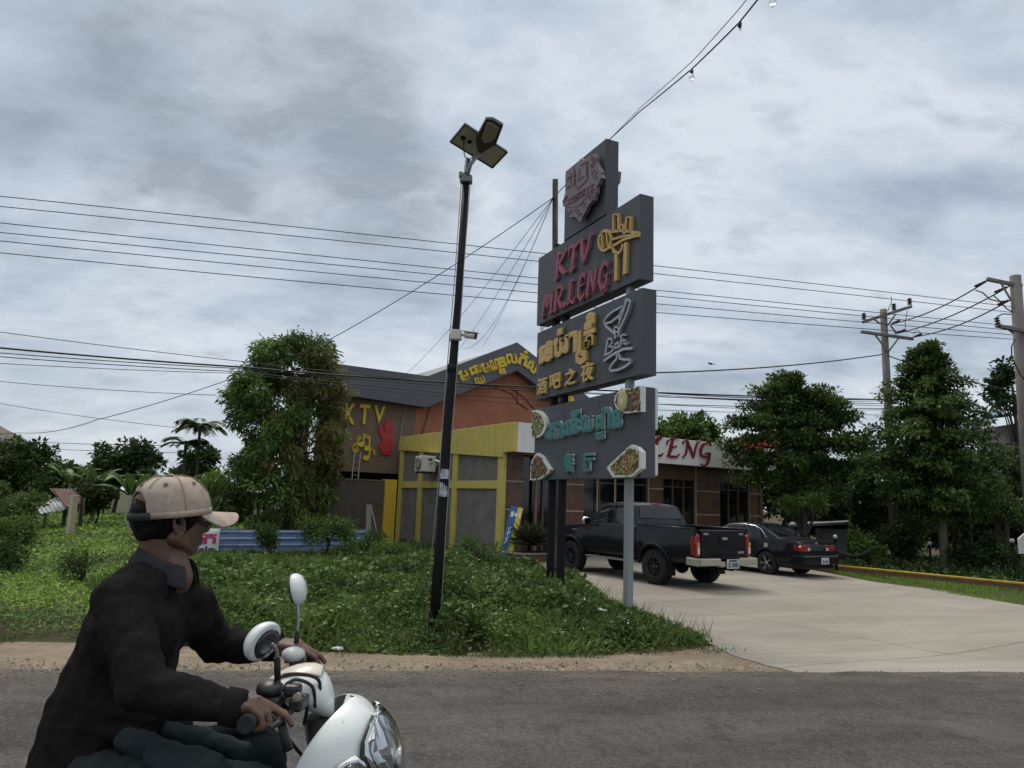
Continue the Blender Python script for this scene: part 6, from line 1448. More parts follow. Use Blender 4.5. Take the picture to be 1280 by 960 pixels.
# --- tall dense tiered tree by the kerb
BY = 23.2
B0 = gz(at(1182, 710, BY)); tb = thing('tiered_tree', 'tall dense cone-shaped tree with a pale trunk standing behind the yellow kerb', 'tree', B0)
ztop = float(at(1155, 431, BY)[2]); zbot = float(at(1165, 640, BY)[2]); cxb = float(at(1163, 560, BY)[0])
prof = lerp([(0, .55), (.12, .92), (.28, 1.0), (.45, .98), (.60, .86), (.72, .66), (.80, .58), (.87, .36), (.94, .25), (1, .06)]); wB = 82 / 890 * BY
cl = []; mi = []
for tier in range(13):
    t0 = tier / 12.6; nb = 9 if t0 < .7 else 6
    for j in range(nb):
        a = 2 * math.pi * (j + rng.random() * .7) / nb + tier * 1.1; ln = rng.uniform(.72, 1.14); up = rng.normal(0, .02)
        for k in range(9):
            s_ = (.25 + .75 * (k + rng.random()) / 9) * ln; rr = prof(min(1, t0)) * wB * s_; aa = a + rng.normal(0, .10)
            cl.append((V(cxb + (1 - t0) * .08 + rr * math.cos(aa), BY + rr * math.sin(aa), zbot + (ztop - zbot) * (t0 + up) - .22 * rr / wB + rng.normal(0, .045)), V(.24, .24, .09))); mi.append(1 if rng.random() < .36 + .3 * t0 else 0)  # more pale leaves higher up: the sky-lit top put into the leaf colour
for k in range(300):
    t = rng.random() * .93; a = rng.uniform(0, 2 * math.pi); rr = prof(t) * wB * .5 * rng.random() ** .5; cl.append((V(cxb + rr * math.cos(a), BY + rr * math.sin(a), zbot + .15 + (ztop - zbot) * t), V(.34, .34, .26))); mi.append(2)  # core filler in dark leaf: shade inside the crown put into the colour
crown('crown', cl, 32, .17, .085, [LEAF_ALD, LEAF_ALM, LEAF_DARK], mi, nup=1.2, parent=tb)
limbs(tb, B0, (cxb, BY, ztop - .6), .15, .03, [(cl[i][0], rng.uniform(.4, .95), .04) for i in rng.choice(900, 26, replace=False)], M_BARK, bend=.05)

# --- other trees on the right and behind
def bg(label, px, py, Y, hw, hh, seed, mats, name='background_tree', group='trees behind the yard', n=None, L=.26, base=None, w=None, **k):
    c = at(px, py, Y); rx = hw / 890 * Y; rz = hh / 890 * Y; b = gz(c)
    if name in ('bush', 'shrub') and seed not in (9, 11, 14): t_ = c[2] + rz; c = V(c[0], c[1], (t_ + b[2]) / 2); rz = (t_ - b[2]) / 2 * .96; k.setdefault('trunk_r', .05)
    n = n or int(np.clip(rx * rz * 48, 60, 900))
    return tree(label, b, 0, c, (rx, rx * .8, rz), n, 30, max(.28, Y / 890 * 9), L * Y / 30, L * .5 * Y / 30, mats, w, group=group, name=name, seed=seed, squash=.7, **k)
DM = [LEAF_DARK, LEAF_MID]
bg('rounded tree showing above the white restaurant fascia', 866, 545, 42, 46, 30, 1, [LEAF_MID, LEAF_LIGHT], w=[.7, .3])
bg('dark tree rising behind the layered tree at its right', 1062, 620, 32, 54, 46, 2, DM, w=[.5, .5])
bg('dark broad tree filling the gap left of the pale trunk', 1100, 640, 27.5, 62, 62, 3, DM, w=[.85, .15])
bg('dark tree right of the cone-shaped tree', 1240, 618, 28, 50, 56, 4, DM, w=[.8, .2])
bg('tall tree behind the thick pole at the right edge', 1264, 498, 33, 26, 42, 5, DM)
bg('dark low tree at the right edge under the blue roof', 1275, 620, 25.5, 48, 62, 6, DM, w=[.8, .2])
bg('dark mass of a tree behind the pale trunk', 1190, 640, 30, 60, 60, 7, DM, w=[.9, .1])
bg('dark tree behind the end of the restaurant', 985, 610, 34, 55, 70, 8, DM, w=[.8, .2])
bg('mid green tree filling the gap between the layered and the cone-shaped tree', 1076, 580, 30, 26, 50, 55, [LEAF_DARK, LEAF_MID], w=[.4, .6])
bg('dark tree closing the view behind the sedan', 1035, 640, 33, 56, 52, 51, [LEAF_DARK], n=420)
bg('dark tree closing the view left of the pale trunk', 1120, 640, 32, 56, 66, 52, [LEAF_DARK], n=480)
bg('dark tree closing the view right of the pale trunk', 1215, 645, 31, 60, 66, 53, [LEAF_DARK], n=480)
bg('dark tree far right behind the white signboard', 1290, 640, 31, 56, 70, 54, [LEAF_DARK], n=420)
bg('light green feathery shrub under the layered tree', 1000, 630, 24.2, 34, 20, 9, [LEAF_MID, LEAF_LIGHT], name='shrub', group='shrubs along the right boundary', w=[.5, .5], n=60, L=.2, cat='shrub')
bg('bright green bush right of the sedan', 1070, 690, 23.6, 30, 24, 10, [LEAF_MID, LEAF_LIGHT], name='shrub', group='shrubs along the right boundary', w=[.4, .6], n=70, L=.17, cat='shrub')
bg('pale green sapling right of the pale trunk', 1205, 648, 24.5, 22, 26, 11, [LEAF_MID, LEAF_LIGHT], name='shrub', group='shrubs along the right boundary', w=[.5, .5], n=45, L=.2, cat='shrub')
bg('low dark bush behind the kerb between trunk and right edge', 1225, 697, 22.8, 36, 26, 12, [LEAF_DARK, LEAF_MID], name='shrub', group='shrubs along the right boundary', n=90, L=.17, cat='shrub')
bg('low bush behind the kerb at the right edge', 1290, 705, 21.5, 34, 24, 13, [LEAF_DARK, LEAF_MID, LEAF_LIGHT], name='shrub', group='shrubs along the right boundary', w=[.5, .3, .2], n=80, L=.17, cat='shrub')
bg('light leafy bush above the low bush near the right edge', 1250, 640, 23.6, 26, 22, 14, [LEAF_MID, LEAF_LIGHT], name='shrub', group='shrubs along the right boundary', w=[.5, .5], n=50, L=.2, cat='shrub')
bg('very dark bush just left of the pale trunk', 1135, 680, 24.6, 44, 36, 15, [LEAF_DARK], name='shrub', group='shrubs along the right boundary', n=130, L=.17, cat='shrub')
# --- left background
LB_ = 'trees beyond the empty plot'
bg('tall dark tree at the left edge below the brick house', 2, 602, 42, 56, 46, 21, DM, group=LB_, w=[.4, .6])
bg('dark tree with level top beside the left-edge tree', 66, 606, 52, 40, 26, 22, DM, group=LB_, w=[.4, .6])
bg('dark round tree behind the banana plants', 148, 588, 50, 46, 34, 23, DM, group=LB_, w=[.6, .4])
bg('dark small tree between the round tree and the palms', 208, 606, 48, 30, 22, 24, DM, group=LB_, w=[.5, .5])
bg('distant tree row piece above the banana plants', 100, 598, 62, 36, 18, 25, DM, group=LB_, w=[.6, .4])
bg('tree piece behind the rider cap left of the mango tree', 262, 625, 36, 40, 34, 26, DM, group=LB_, w=[.4, .6])
bg('leafy tree at the foot of the two slim palms', 246, 592, 46, 30, 26, 29, DM, group=LB_, w=[.5, .5])
bg('tree far beyond the left frame edge', -60, 590, 45, 60, 60, 27, DM, group=LB_)
SH = 'bushes in the left plot'
bg('grey-green bush at the left edge above the collapsed roof', 8, 632, 27, 38, 28, 31, [LEAF_MID, LEAF_LIGHT], name='bush', group=SH, w=[.6, .4], n=120, L=.17, cat='bush')
bg('pale green tangle in front of the bush at the left edge', 18, 668, 21, 34, 20, 32, [LEAF_MID, LEAF_LIGHT], name='bush', group=SH, w=[.5, .5], n=130, L=.15, cat='bush')
bg('dark rounded bush right of the collapsed roof', 122, 622, 33, 22, 22, 33, [LEAF_DARK], name='bush', group=SH, n=110, L=.17, cat='bush')
bg('small upright weed clump behind the shoulder of the rider', 96, 708, 13.5, 15, 22, 34, [LEAF_MID], name='bush', group=SH, n=40, L=.13, cat='bush')
bg('dark leafy bush at the left edge near the verge', 2, 706, 15, 26, 24, 35, [LEAF_DARK, LEAF_MID], name='bush', group=SH, w=[.5, .5], n=110, L=.15, cat='bush')
FB = 'bushes along the blue fence'
bg('bush of creepers hanging over the middle of the blue fence', 334, 672, 20.4, 11, 28, 41, [LEAF_MID, LEAF_LIGHT], name='bush', group=FB, w=[.7, .3], n=70, L=.13, cat='bush')
bg('large light bush growing over the blue fence', 405, 668, 20.6, 34, 22, 42, [LEAF_MID, LEAF_LIGHT], name='bush', group=FB, w=[.5, .5], n=130, L=.13, cat='bush')
bg('dense bush at the right end of the blue fence', 455, 685, 20.0, 30, 16, 43, [LEAF_MID, LEAF_WEED], name='bush', group=FB, w=[.5, .5], n=100, L=.12, cat='bush')
bg('leafy bush at the foot of the grey wall right of the lamp pole', 595, 700, 16.5, 34, 26, 44, [LEAF_MID, LEAF_WEED], name='bush', group=FB, w=[.6, .4], n=150, L=.12, cat='bush')
bg('bright weed clump at the foot of the grey wall left of the lamp pole', 500, 692, 18, 36, 16, 45, [LEAF_WEED, LEAF_LIGHT], name='bush', group=FB, w=[.6, .4], n=110, L=.12, cat='bush')
# tall grass by the wall
for px, py, Y, n, L in ((573, 690, 18, 150, .6), (487, 685, 19, 110, .55), (552, 700, 17, 90, .55)):
    c = gz(at(px, py, Y)); k = rng.normal(0, .28, (n, 2))
    o = blades('tall_grass', c[0] + k[:, 0], c[1] + k[:, 1], L * rng.uniform(.6, 1.2, n), .03, [LEAF_LIGHT], lean=.45)
# palms, banana plants
def palm(label, px, ytop, Y, hgt_c, fl, n):
    c = at(px, ytop, Y); r_ = thing('palm_tree', label, 'palm tree', gz(c), group='slim palms beside the mango tree')
    at_root(MB().tube([gz(c) - Z_ * .2, (gz(c) + c) / 2 + V(.1, 0, 0), c], [.13, .10, .08], 8).build('trunk', M_BARKD), r_)
    pos = []; dr = []; nr = []
    for k in range(n):
        a = rng.uniform(0, 2 * math.pi); up = rng.uniform(-.1, 1.0); d0 = unit(V(math.cos(a), math.sin(a), up + .35)); p = V(*c)
        for s in range(16):
            dd = unit(d0 + V(0, 0, -.075 * s)); p = p + dd * fl / 16; sd_ = unit(np.cross(dd, Z_))
            for sg in (1, -1): pos.append(p); dr.append(sd_ * sg + dd * .5 - Z_ * .35); nr.append(Z_)
    o = leaves('fronds', np.array(pos), np.array(dr), np.array(nr), fl * .34, .12, [LEAF_DARK, LEAF_MID], mi=(rng.random(len(pos)) > .6).astype(int)); at_root(o, r_)
palm('taller slim palm with feathery crown left of the mango tree', 250, 535, 42, 0, 1.45, 30)
palm('shorter slim palm left of the taller palm', 232, 556, 42, 0, 1.3, 20)
LEAF_BAN = leaf_mat('banana_leaf', (.05, .095, .025), (.11, .17, .05), .45, .25)
def banana(label, px, py, Y, L, n, sc_=1.0):
    c = at(px, py, Y); b = gz(c); r_ = thing('banana_plant', label, 'banana plant', b, group='banana plants in the left plot')
    at_root(MB().tube([b - Z_ * .2, b * .5 + c * .5, V(*c)], [.13, .10, .06], 8).build('stem', LEAF_LIGHT), r_)
    mb = MB()
    for k in range(n):
        a = 2 * math.pi * k / n + rng.uniform(-.3, .3); d0 = unit(V(math.cos(a), math.sin(a), rng.uniform(1.0, 2.6))); p = V(*c) - Z_ * .2; sd_ = unit(np.cross(d0, Z_)); rows = []
        for s in range(8):
            dd = unit(d0 - Z_ * .13 * s); p = p + dd * L / 8; w = .26 * sc_ * math.sin(math.pi * min(1, (s + 1) / 8.2)) ** .6; up = np.cross(sd_, dd)
            rows.append([p - sd_ * w - up * w * .35, p, p + sd_ * w - up * w * .35])
        mb.grid(rows, True)
    at_root(mb.build('leaves', LEAF_BAN, recalc=False), r_)
banana('banana plant with upright leaves left of the dark round bush', 88, 604, 38, 1.8, 10, .75)
banana('banana plant with arching leaves right above the dark rounded bush', 120, 606, 37, 1.7, 10, .75)
banana('banana plant just left of the rider cap', 166, 618, 33, 1.8, 10, .85)
banana('banana plant behind the rider cap', 192, 616, 35, 1.7, 9, .85)

# ------------------------------------------------------------------ far buildings and bits
def at_b(mb, name, m, root, **k): return at_root(mb.build(name, m, **k), root)
c = at(4, 545, 62); hs = thing('brick_house', 'pinkish brick house gable showing above the trees at the left edge', 'house', gz(c)); ax30 = np.array([unit(V(1, .45, 0)), unit(V(-.45, 1, 0)), Z_])
top = at(0, 522, 62); hx = top + V(-5.3, 0, -.4)
mb = MB().prism([(-5.5, -8), (4.4, -8), (4.4, -1.6), (-.5, 1.0), (-5.5, -1.6)], hx, V(1, .25, 0), Z_, V(-.25, 1, 0), 0, 8); at_b(mb, 'wall', mat('pink_brick', (.25, .18, .155), .9, var=.6, vscale=1.5, col2=(.17, .125, .11)), hs)
mb = MB().prism([(-5.9, -1.75), (-.5, 1.1), (4.8, -1.75), (4.8, -1.5), (-.5, 1.35), (-5.9, -1.5)], hx, V(1, .25, 0), Z_, V(-.25, 1, 0), -.3, 8.3); at_b(mb, 'roof', mat('old_tile_roof', (.115, .085, .08), .9, var=.6, vscale=1.2, col2=(.08, .066, .062)), hs)
c = at(226, 586, 58); rr = thing('red_roof_house', 'little red roof glimpsed between the palms and the rider cap', 'house', gz(c))
at_b(MB().prism([(-1.1, -.5), (0, .4), (1.1, -.5)], c, V(1, 0, 0), Z_, V(0, 1, 0), 0, 5), 'roof', mat('red_tile', (.20, .075, .055), .8, var=.4), rr); at_b(MB().box((c[0], c[1] + 2.5, (c[2] - .55) / 2), (1.9, 4.6, c[2] - .55)), 'wall', M_WHITE, rr)
# collapsed rusty sheet roof
shd = thing('collapsed_shed', 'collapsed shed of rusty and grey corrugated sheets in the left plot', 'shed', gz(at(75, 640, 31)))
def sheet(p, n_, m, name, waves=10):
    P = [at(*q) for q in p]; rows = []
    for i in range(7):
        s = i / 6; a = P[0] * (1 - s) + P[3] * s; b = P[1] * (1 - s) + P[2] * s
        rows.append([a * (1 - t) + b * t + Z_ * .03 * math.sin(t * waves * 2 * math.pi) for t in np.linspace(0, 1, waves * 6)])
    o = at_b(MB().grid(rows, True), name, m, shd, recalc=False); s_ = o.modifiers.new('t', 'SOLIDIFY'); s_.thickness = .006
M_RUST = mat('rusty_sheet', (.115, .05, .04), .85, var=.8, vscale=2.2, col2=(.06, .034, .03)); M_ZINC = mat('zinc_sheet', (.36, .37, .37), .5, .3, var=.7, vscale=2.4, col2=(.14, .12, .11))
sheet([(62, 611, 31), (104, 611, 33), (104, 626, 32), (86, 637, 29)], 0, M_RUST, 'rusty_sheet')
sheet([(44, 633, 30), (76, 619, 31), (86, 636, 28.5), (50, 643, 28.5)], 0, M_ZINC, 'grey_sheet', 7)
at_b(MB().bar(at(70, 612, 29.5), at(86, 634, 28.5), .22, .06), 'ridge_plank', M_RUST, shd)
for px in (58, 82, 103): at_b(MB().bar(gz(at(px, 640, 31)) - Z_ * .2, at(px, 622, 31), .10), 'post', M_BARKD, shd)
# right edge: blue roof, signboard, little garden lamps, low hut roof
c = at(1258, 527, 34); bh = thing('blue_roof_house', 'house with a bright blue sheet roof half hidden behind the trees at right', 'house', gz(c))
P = [at(1228, 522, 33), at(1300, 512, 33), at(1300, 517, 38), at(1232, 515.5, 38)]; mb = MB(); mb.add(P + [q - Z_ * .12 for q in P], [(0, 1, 2, 3), (7, 6, 5, 4), (0, 4, 5, 1), (1, 5, 6, 2), (2, 6, 7, 3), (3, 7, 4, 0)], False); at_b(mb, 'roof', mat('blue_roof', (.10, .19, .42), .5, var=.3), bh)
m0 = (P[0] + P[2]) / 2; at_b(MB().box((m0[0] + .3, m0[1] + .2, (m0[2] - .5) / 2), (2.0, 3.4, m0[2] - .6)), 'wall', M_GREYR, bh)
c = at(1278, 676, 19.0); wsn = thing('white_signboard', 'white signboard with a pitched top on a thin pole cut by the right edge', 'sign board', gz(c))
at_b(MB().prism([(-.14, -.33), (.62, -.33), (.62, .0), (.24, .34), (-.14, .05)], c, V(1, .1, 0), Z_, V(.1, -1, 0), 0, .05), 'board', mat('white_board', (.55, .56, .56), .5, var=.3, vscale=5), wsn)
at_b(MB().bar(gz(c) - Z_ * .2 + V(.2, 0, 0), c + V(.2, .06, .2), .06), 'pole', M_GALV, wsn)
def glamp(label, px, ytop, Y):
    p = at(px, ytop, Y); b = gz(p); t = thing('garden_lamp', label, 'garden lamp', b, group='small globe lamps along the boundary')
    at_root(MB().tube([b - Z_ * .1, p - Z_ * .12], [.045, .035], 10).build('post', M_BLACKP), t); at_root(MB().ell(p, (.065, .065, .065), None, 14, 10).build('globe', mat('globe_white', (.42, .42, .40), .3)), t); at_root(MB().tube([p - Z_ * .14, p - Z_ * .058], [.06, .05], 12).build('collar', M_BLACKP), t)
glamp('small globe lamp on a black post beside the sedan', 1044, 671, 21.9)
glamp('small globe lamp in the dark bushes left of the pale trunk', 1162, 679, 23.0)
glamp('small globe lamp in the bushes near the white signboard', 1265, 676, 20.4)
ch = [at(1044, 688, 21.9) + (at(1092, 684, 23.0) - at(1044, 688, 21.9)) * t - Z_ * .42 * 4 * t * (1 - t) * .5 for t in np.linspace(0, 1, 14)]
o = MB().tube(ch, .045, 8).build('sagging_rope', mat('dark_rope', (.025, .022, .02), .9, bump=.4), origin=ch[0]); tag(o, 'thick dark rope sagging from the globe lamp beside the sedan', 'rope')
c = at(1050, 655, 29); ht = thing('low_hut', 'low hut with a thin pale-edged roof under the trees behind the sedan', 'hut', gz(c))
P = [at(985, 656, 28.5), at(1080, 651, 28.5), at(1078, 648, 33), at(990, 651, 33)]; mb = MB(); mb.add(P + [q - Z_ * .1 for q in P], [(0, 1, 2, 3), (7, 6, 5, 4), (0, 4, 5, 1), (1, 5, 6, 2), (2, 6, 7, 3), (3, 7, 4, 0)], False); at_b(mb, 'roof', mat('hut_roof', (.17, .20, .195), .6, var=.4), ht)
m0 = at(1052, 660, 29.6); at_b(MB().box((m0[0], m0[1], (m0[2] + LOT) / 2), (2.1, .12, m0[2] - LOT - .1)), 'wall', mat('hut_wall', (.30, .31, .31), .8, var=.5), ht)
for px in (992, 1076): at_b(MB().bar(gz(at(px, 690, 28.7)), at(px, 657, 28.7), .09), 'post', M_BARKD, ht)
# litter
for k, (px, py, lab) in enumerate(((756, 786, 'white crumpled scrap of litter on the weeds by the galvanised post'), (424, 815, 'pale scrap of litter at the edge of the dirt shoulder'))):
    p = on(px, py, -.02 if k == 0 else -.06); p = p + Z_ * (.22 if k == 0 else .02); pts = [p + V(rng.normal(0, .05), rng.normal(0, .03), rng.uniform(0, .04)) for _ in range(9)]
    mb = MB(); mb.grid([pts[0:3], pts[3:6], pts[6:9]], False); mb.grid([[q + Z_ * .012 for q in pts[0:3]], [q + Z_ * .012 for q in pts[3:6]], [q + Z_ * .012 for q in pts[6:9]]], False); o = mb.build('litter', mat('litter_white', (.6, .61, .6), .6), recalc=False, origin=p); tag(o, lab, 'litter')
# ------------------------------------------------------------------ the scooter and its rider
ev = bpy.context.evaluated_depsgraph_get
def union(name, mb, m, voxel, smooth=4, parent=None, disp=None, factor=.5, decim=None):
    """closed shapes grown into one continuous skin"""
    o = mb.build('tmp', m, recalc=True)
    r_ = o.modifiers.new('r', 'REMESH'); r_.mode = 'VOXEL'; r_.voxel_size = voxel; r_.use_smooth_shade = True
    s_ = o.modifiers.new('s', 'SMOOTH'); s_.factor = factor; s_.iterations = smooth
    for k, (sc_, st) in enumerate(disp or []):
        t = bpy.data.textures.new('folds', 'CLOUDS'); t.noise_scale = sc_; t.noise_depth = 2; d = o.modifiers.new('d%d' % k, 'DISPLACE'); d.texture = t; d.strength = st; d.mid_level = .5; d.texture_coords = 'GLOBAL'
    bpy.context.view_layer.update()
    me = bpy.data.meshes.new_from_object(o.evaluated_get(ev())); bpy.data.objects.remove(o)
    me.name = name; me.materials.clear(); me.materials.append(m)
    me.polygons.foreach_set('use_smooth', [True] * len(me.polygons))
    q = bpy.data.objects.new(name, me); COL.objects.link(q)
    if parent is not None: at_root(q, parent)
    return q
SA = R(8)
SOx = float(at(392, 840, 2.15)[0]); SO_ = V(SOx, 2.15, 0)
sX, sY = V(math.cos(SA), math.sin(SA), 0), V(-math.sin(SA), math.cos(SA), 0); SAX = np.array([sX, sY, Z_])
def S(x, y, z): return SO_ + sX * x + sY * y + Z_ * z
M_SCW = mat('scooter_white', (.66, .70, .69), .28, coat=.5, var=.25, vscale=9, col2=(.56, .60, .59), bump=.0)
M_SCW2 = mat('scooter_cream', (.52, .46, .36), .35, coat=.3, var=.5, vscale=9, col2=(.60, .57, .50))
M_SCB = mat('scooter_black', (.014, .014, .015), .45, var=.3, vscale=20, col2=(.03, .03, .03))
M_RUB = mat('grip_rubber', (.012, .012, .012), .75)
M_LENS = mat('lamp_glass', (.96, .97, .98), .02, trans=1.0)
M_MIRR = mat('mirror_chrome', (.58, .60, .61), .16, 1.0)
M_AMB = mat('amber_bulb', (.55, .16, .02), .25, coat=.5)
scoot = thing('scooter', 'white scooter with round white mirrors ridden along the road in the foreground', 'scooter', S(0, 0, 0))
def sc_(mb, name, m, parent=None, **k):
    o = mb.build(name, m, **k); at_root(o, scoot)
    if parent is not None: o.parent = parent; o.matrix_parent_inverse = Matrix.Identity(4)
    return o
def shellrows(rows, a0, a1, n, pw=1.0):
    """rows (z, centre x, half width, depth): a nose shell, swept round the front by angle"""
    P = []
    for z, xc, w, dp in rows:
        P.append([S(xc + dp * abs(math.cos(a)) ** pw * (1 if math.cos(a) >= 0 else -1), w * math.copysign(abs(math.sin(a)) ** .85, math.sin(a)), z) for a in np.linspace(R(a0), R(a1), n)])
    return P
def subd(o, lv=2, th=.004):
    s_ = o.modifiers.new('t', 'SOLIDIFY'); s_.thickness = th; s_.offset = 0
    b = o.modifiers.new('s', 'SUBSURF'); b.levels = b.render_levels = lv; return o
SROW = [(1.05, 0.112, 0.0076, 0.0057), (1.045, 0.105, 0.038, 0.0238), (1.035, 0.095, 0.0855, 0.057), (1.01, 0.075, 0.133, 0.1026), (0.97, 0.055, 0.1691, 0.1472), (0.92, 0.038, 0.1881, 0.1824), (0.86, 0.03, 0.1957, 0.2023), (0.78, 0.025, 0.1957, 0.2109), (0.66, 0.025, 0.19, 0.1976), (0.5, 0.035, 0.1805, 0.1615), (0.4, 0.06, 0.1568, 0.1235)]
shield = subd(sc_(MB().grid(shellrows(SROW, -104, 104, 23, .9)), 'front_shield', M_SCW, recalc=False))
# head lamp wrapped over the nose: chrome housing, long clear lens, turn signals at its lower corners
_zs = [r_[0] for r_ in SROW][::-1]
def SH(a, z, off=0.0):
    xc, w, dp = [float(np.interp(z, _zs, [r_[k] for r_ in SROW][::-1])) for k in (1, 2, 3)]; c, s_ = math.cos(a), math.sin(a)
    return S(xc + (dp + off) * abs(c) ** .9, (w + off) * math.copysign(abs(s_) ** .85, s_), z)
_lp = [[SH(R(103), z) * (1 - t) + SH(R(-103), z) * t - sX * .012 * math.sin(math.pi * t) for t in np.linspace(0, 1, 9)] for z in np.linspace(1.049, .41, 20)]
sc_(MB().grid(_lp), 'leg_shield', mat('inner_grey', (.50, .53, .52), .4, var=.3, vscale=12), recalc=False).modifiers.new('t', 'SOLIDIFY').thickness = .006
LZ = [(1.015, 24), (1.0, 40), (.97, 52), (.94, 53), (.91, 45), (.87, 37), (.83, 33), (.78, 27), (.72, 20)]
def lampgrid(off, k=1.0, bulge=0.0, n=15): return [[SH(R(am * k) * t, z, off + bulge * math.sin(math.pi * (i + .5) / len(LZ)) * (1 - t * t)) for t in np.linspace(-1, 1, n)] for i, (z, am) in enumerate(LZ)]
_jr = random.Random(5)
sc_(MB().grid([[p + sX * _jr.uniform(-.005, .004) + Z_ * _jr.uniform(-.004, .004) for p in r_] for r_ in lampgrid(.014, n=19)], False), 'lamp_housing', M_MIRR, recalc=False).modifiers.new('t', 'SOLIDIFY').thickness = .005
hl = sc_(MB().grid(lampgrid(.021, .90, .026)), 'headlight', M_LENS, recalc=False); subd(hl, 2, .003)
sc_(MB().lathe([(.02, .0), (.036, .012), (.04, .02)], SH(0, .88, .012), sX, 18), 'reflector_bulb', mat('bulb_reflector', (.8, .8, .8), .1, .9), hl)
sc_(MB().grid([[SH(R(am * t), z, .018) for t in (.50, .62, .74)] for z, am in LZ]), 'dark_strip', M_SCB, hl, recalc=False)
TS = [(.948, 60, 64), (.928, 50, 76), (.888, 43, 80), (.848, 38, 74), (.81, 40, 58)]
for sg in (-1, 1):
    hs_ = sc_(MB().grid([[SH(sg * R(a0 + (a1 - a0) * t), z, .016) for t in np.linspace(0, 1, 7)] for z, a0, a1 in TS]), 'turn_signal', M_MIRR, recalc=False); hs_.modifiers.new('t', 'SOLIDIFY').thickness = .005
    sc_(MB().grid([[SH(sg * R(a0 + (a1 - a0) * t), z, .024 + .008 * math.sin(math.pi * t)) for t in np.linspace(.10, .90, 7)] for z, a0, a1 in [(q[0] - (q[0] - .88) * .16, q[1], q[2]) for q in TS]]), 'clear_lens', M_LENS, hs_, recalc=False).modifiers.new('t', 'SOLIDIFY').thickness = .002
    sc_(MB().ell(SH(sg * R(68), .885, .022), (.016, .016, .016), None, 12, 8), 'bulb', M_AMB, hs_)
for sg in (-1, 1):
    sc_(MB().tube([SH(sg * R(am + 1.5), z, .012) for z, am in LZ], .004, 6), 'lamp_rubber', M_SCB)
# handlebar cowl
top_ = V(*at(392, 838, 2.15)); hb0, hb1 = V(*at(309, 904, 1.80)), V(*at(376, 812, 2.46)); hbc = V(*at(366, 862, 2.10))
mb = MB()
cw_rows = [(-.125, .030, .012, 1.075), (-.09, .070, .032, 1.078), (-.05, .088, .048, 1.078), (.0, .088, .060, 1.072), (.03, .074, .062, 1.058), (.055, .048, .048, 1.035), (.065, .01, .012, 1.02)]
P = [[S(x, w * math.cos(t), zc + h_ * math.sin(t) * (1 if math.sin(t) > 0 else .9)) for t in np.linspace(0, 2 * math.pi, 21)] for x, w, h_, zc in cw_rows]
cowl = sc_(MB().grid(P), 'handlebar_cowl', M_SCW, recalc=True); subd(cowl, 1, .004)
wsr = [[S(x, w * .92 * math.sin(t), zc + (h_ + .003) * math.cos(t)) for t in np.linspace(-.75, .75, 11)] for x, w, h_, zc in cw_rows[0:5]]
subd(sc_(MB().grid([[p + Z_ * .006 for p in r_] for r_ in wsr]), 'speedometer_cover', M_SCW2, recalc=False), 1, .004)
sc_(MB().ell(S(-.085, 0, 1.088), (.035, .055, .018), SAX, 16, 8), 'dial', mat('dial_glass', (.03, .032, .035), .08), cowl)
bars = sc_(MB().tube([hb0, hb0 + (hbc - hb0) * .55, hbc, hbc + (hb1 - hbc) * .45, hb1], .011, 10), 'handlebar', M_SCB)
for sg, e_ in ((-1, hb0), (1, hb1)):
    d_ = unit(hbc - e_)
    sc_(MB().tube([e_, e_ + d_ * .12], .017, 14).tube([e_ - d_ * .012, e_ + d_ * .004], .021, 14), 'grip', M_RUB)
    sw = sc_(MB().box(e_ + d_ * .155, (.06, .05, .045), np.array([d_, unit(np.cross(Z_, d_)), Z_])), 'switch_box', M_SCB, bevel=.008)
    sc_(MB().box(e_ + d_ * .15 - unit(np.cross(Z_, d_)) * .03 * sg + Z_ * .01, (.02, .012, .012)), 'switch', mat('switch_red', (.4, .02, .02), .4), sw)
    fw = sX * .055 - Z_ * .012
    lv = sc_(MB().tube([e_ + d_ * .17 + fw * .5, e_ + d_ * .14 + fw, e_ + d_ * .06 + fw * 1.05, e_ - d_ * .005 + fw * .95], [.007, .007, .006, .008], 8), 'brake_lever', M_SCB)
    sc_(MB().ell(e_ + d_ * .17 - sX * .015 + Z_ * .035, (.036, .04, .022), SAX, 14, 8), 'brake_reservoir', M_SCB if sg < 0 else mat('reservoir_grey', (.45, .47, .47), .4))
def smooth(P, n=8):
    P = [V(*p) for p in P]; Q = [P[0] * 2 - P[1]] + P + [P[-1] * 2 - P[-2]]; out = []
    for i in range(1, len(Q) - 2):
        for t in np.linspace(0, 1, n, endpoint=False): out.append(.5 * (2 * Q[i] + (Q[i + 1] - Q[i - 1]) * t + (2 * Q[i - 1] - 5 * Q[i] + 4 * Q[i + 1] - Q[i + 2]) * t ** 2 + (3 * Q[i] - Q[i - 1] - 3 * Q[i + 1] + Q[i + 2]) * t ** 3))
    return out + [P[-1]]
for pts in ([(345, 862, 1.95), (352, 845, 1.98), (378, 843, 2.04), (398, 850, 2.08), (400, 872, 2.1)], [(348, 868, 1.95), (366, 850, 1.98), (390, 858, 2.06), (394, 884, 2.08)], [(330, 880, 1.9), (352, 905, 1.95), (362, 925, 2.0), (378, 945, 2.08)], [(352, 872, 1.95), (372, 868, 1.97), (384, 880, 2.02), (380, 905, 2.08)]):
    sc_(MB().tube(smooth([at(*p) for p in pts]), .0048, 8), 'cable', M_SCB)
dR_ = unit(hb0 - hbc); _ca = np.array([dR_, unit(np.cross(Z_, dR_)), Z_]); _cm = mat('cylinder_metal', (.05, .05, .05), .4, .4)
sc_(MB().box(V(*at(374, 878, 1.99)), (.07, .036, .034), _ca), 'brake_cylinder', _cm, bevel=.008)
sc_(MB().box(V(*at(366, 862, 1.965)), (.045, .04, .03), _ca), 'reservoir_box', M_SCB, bevel=.009)
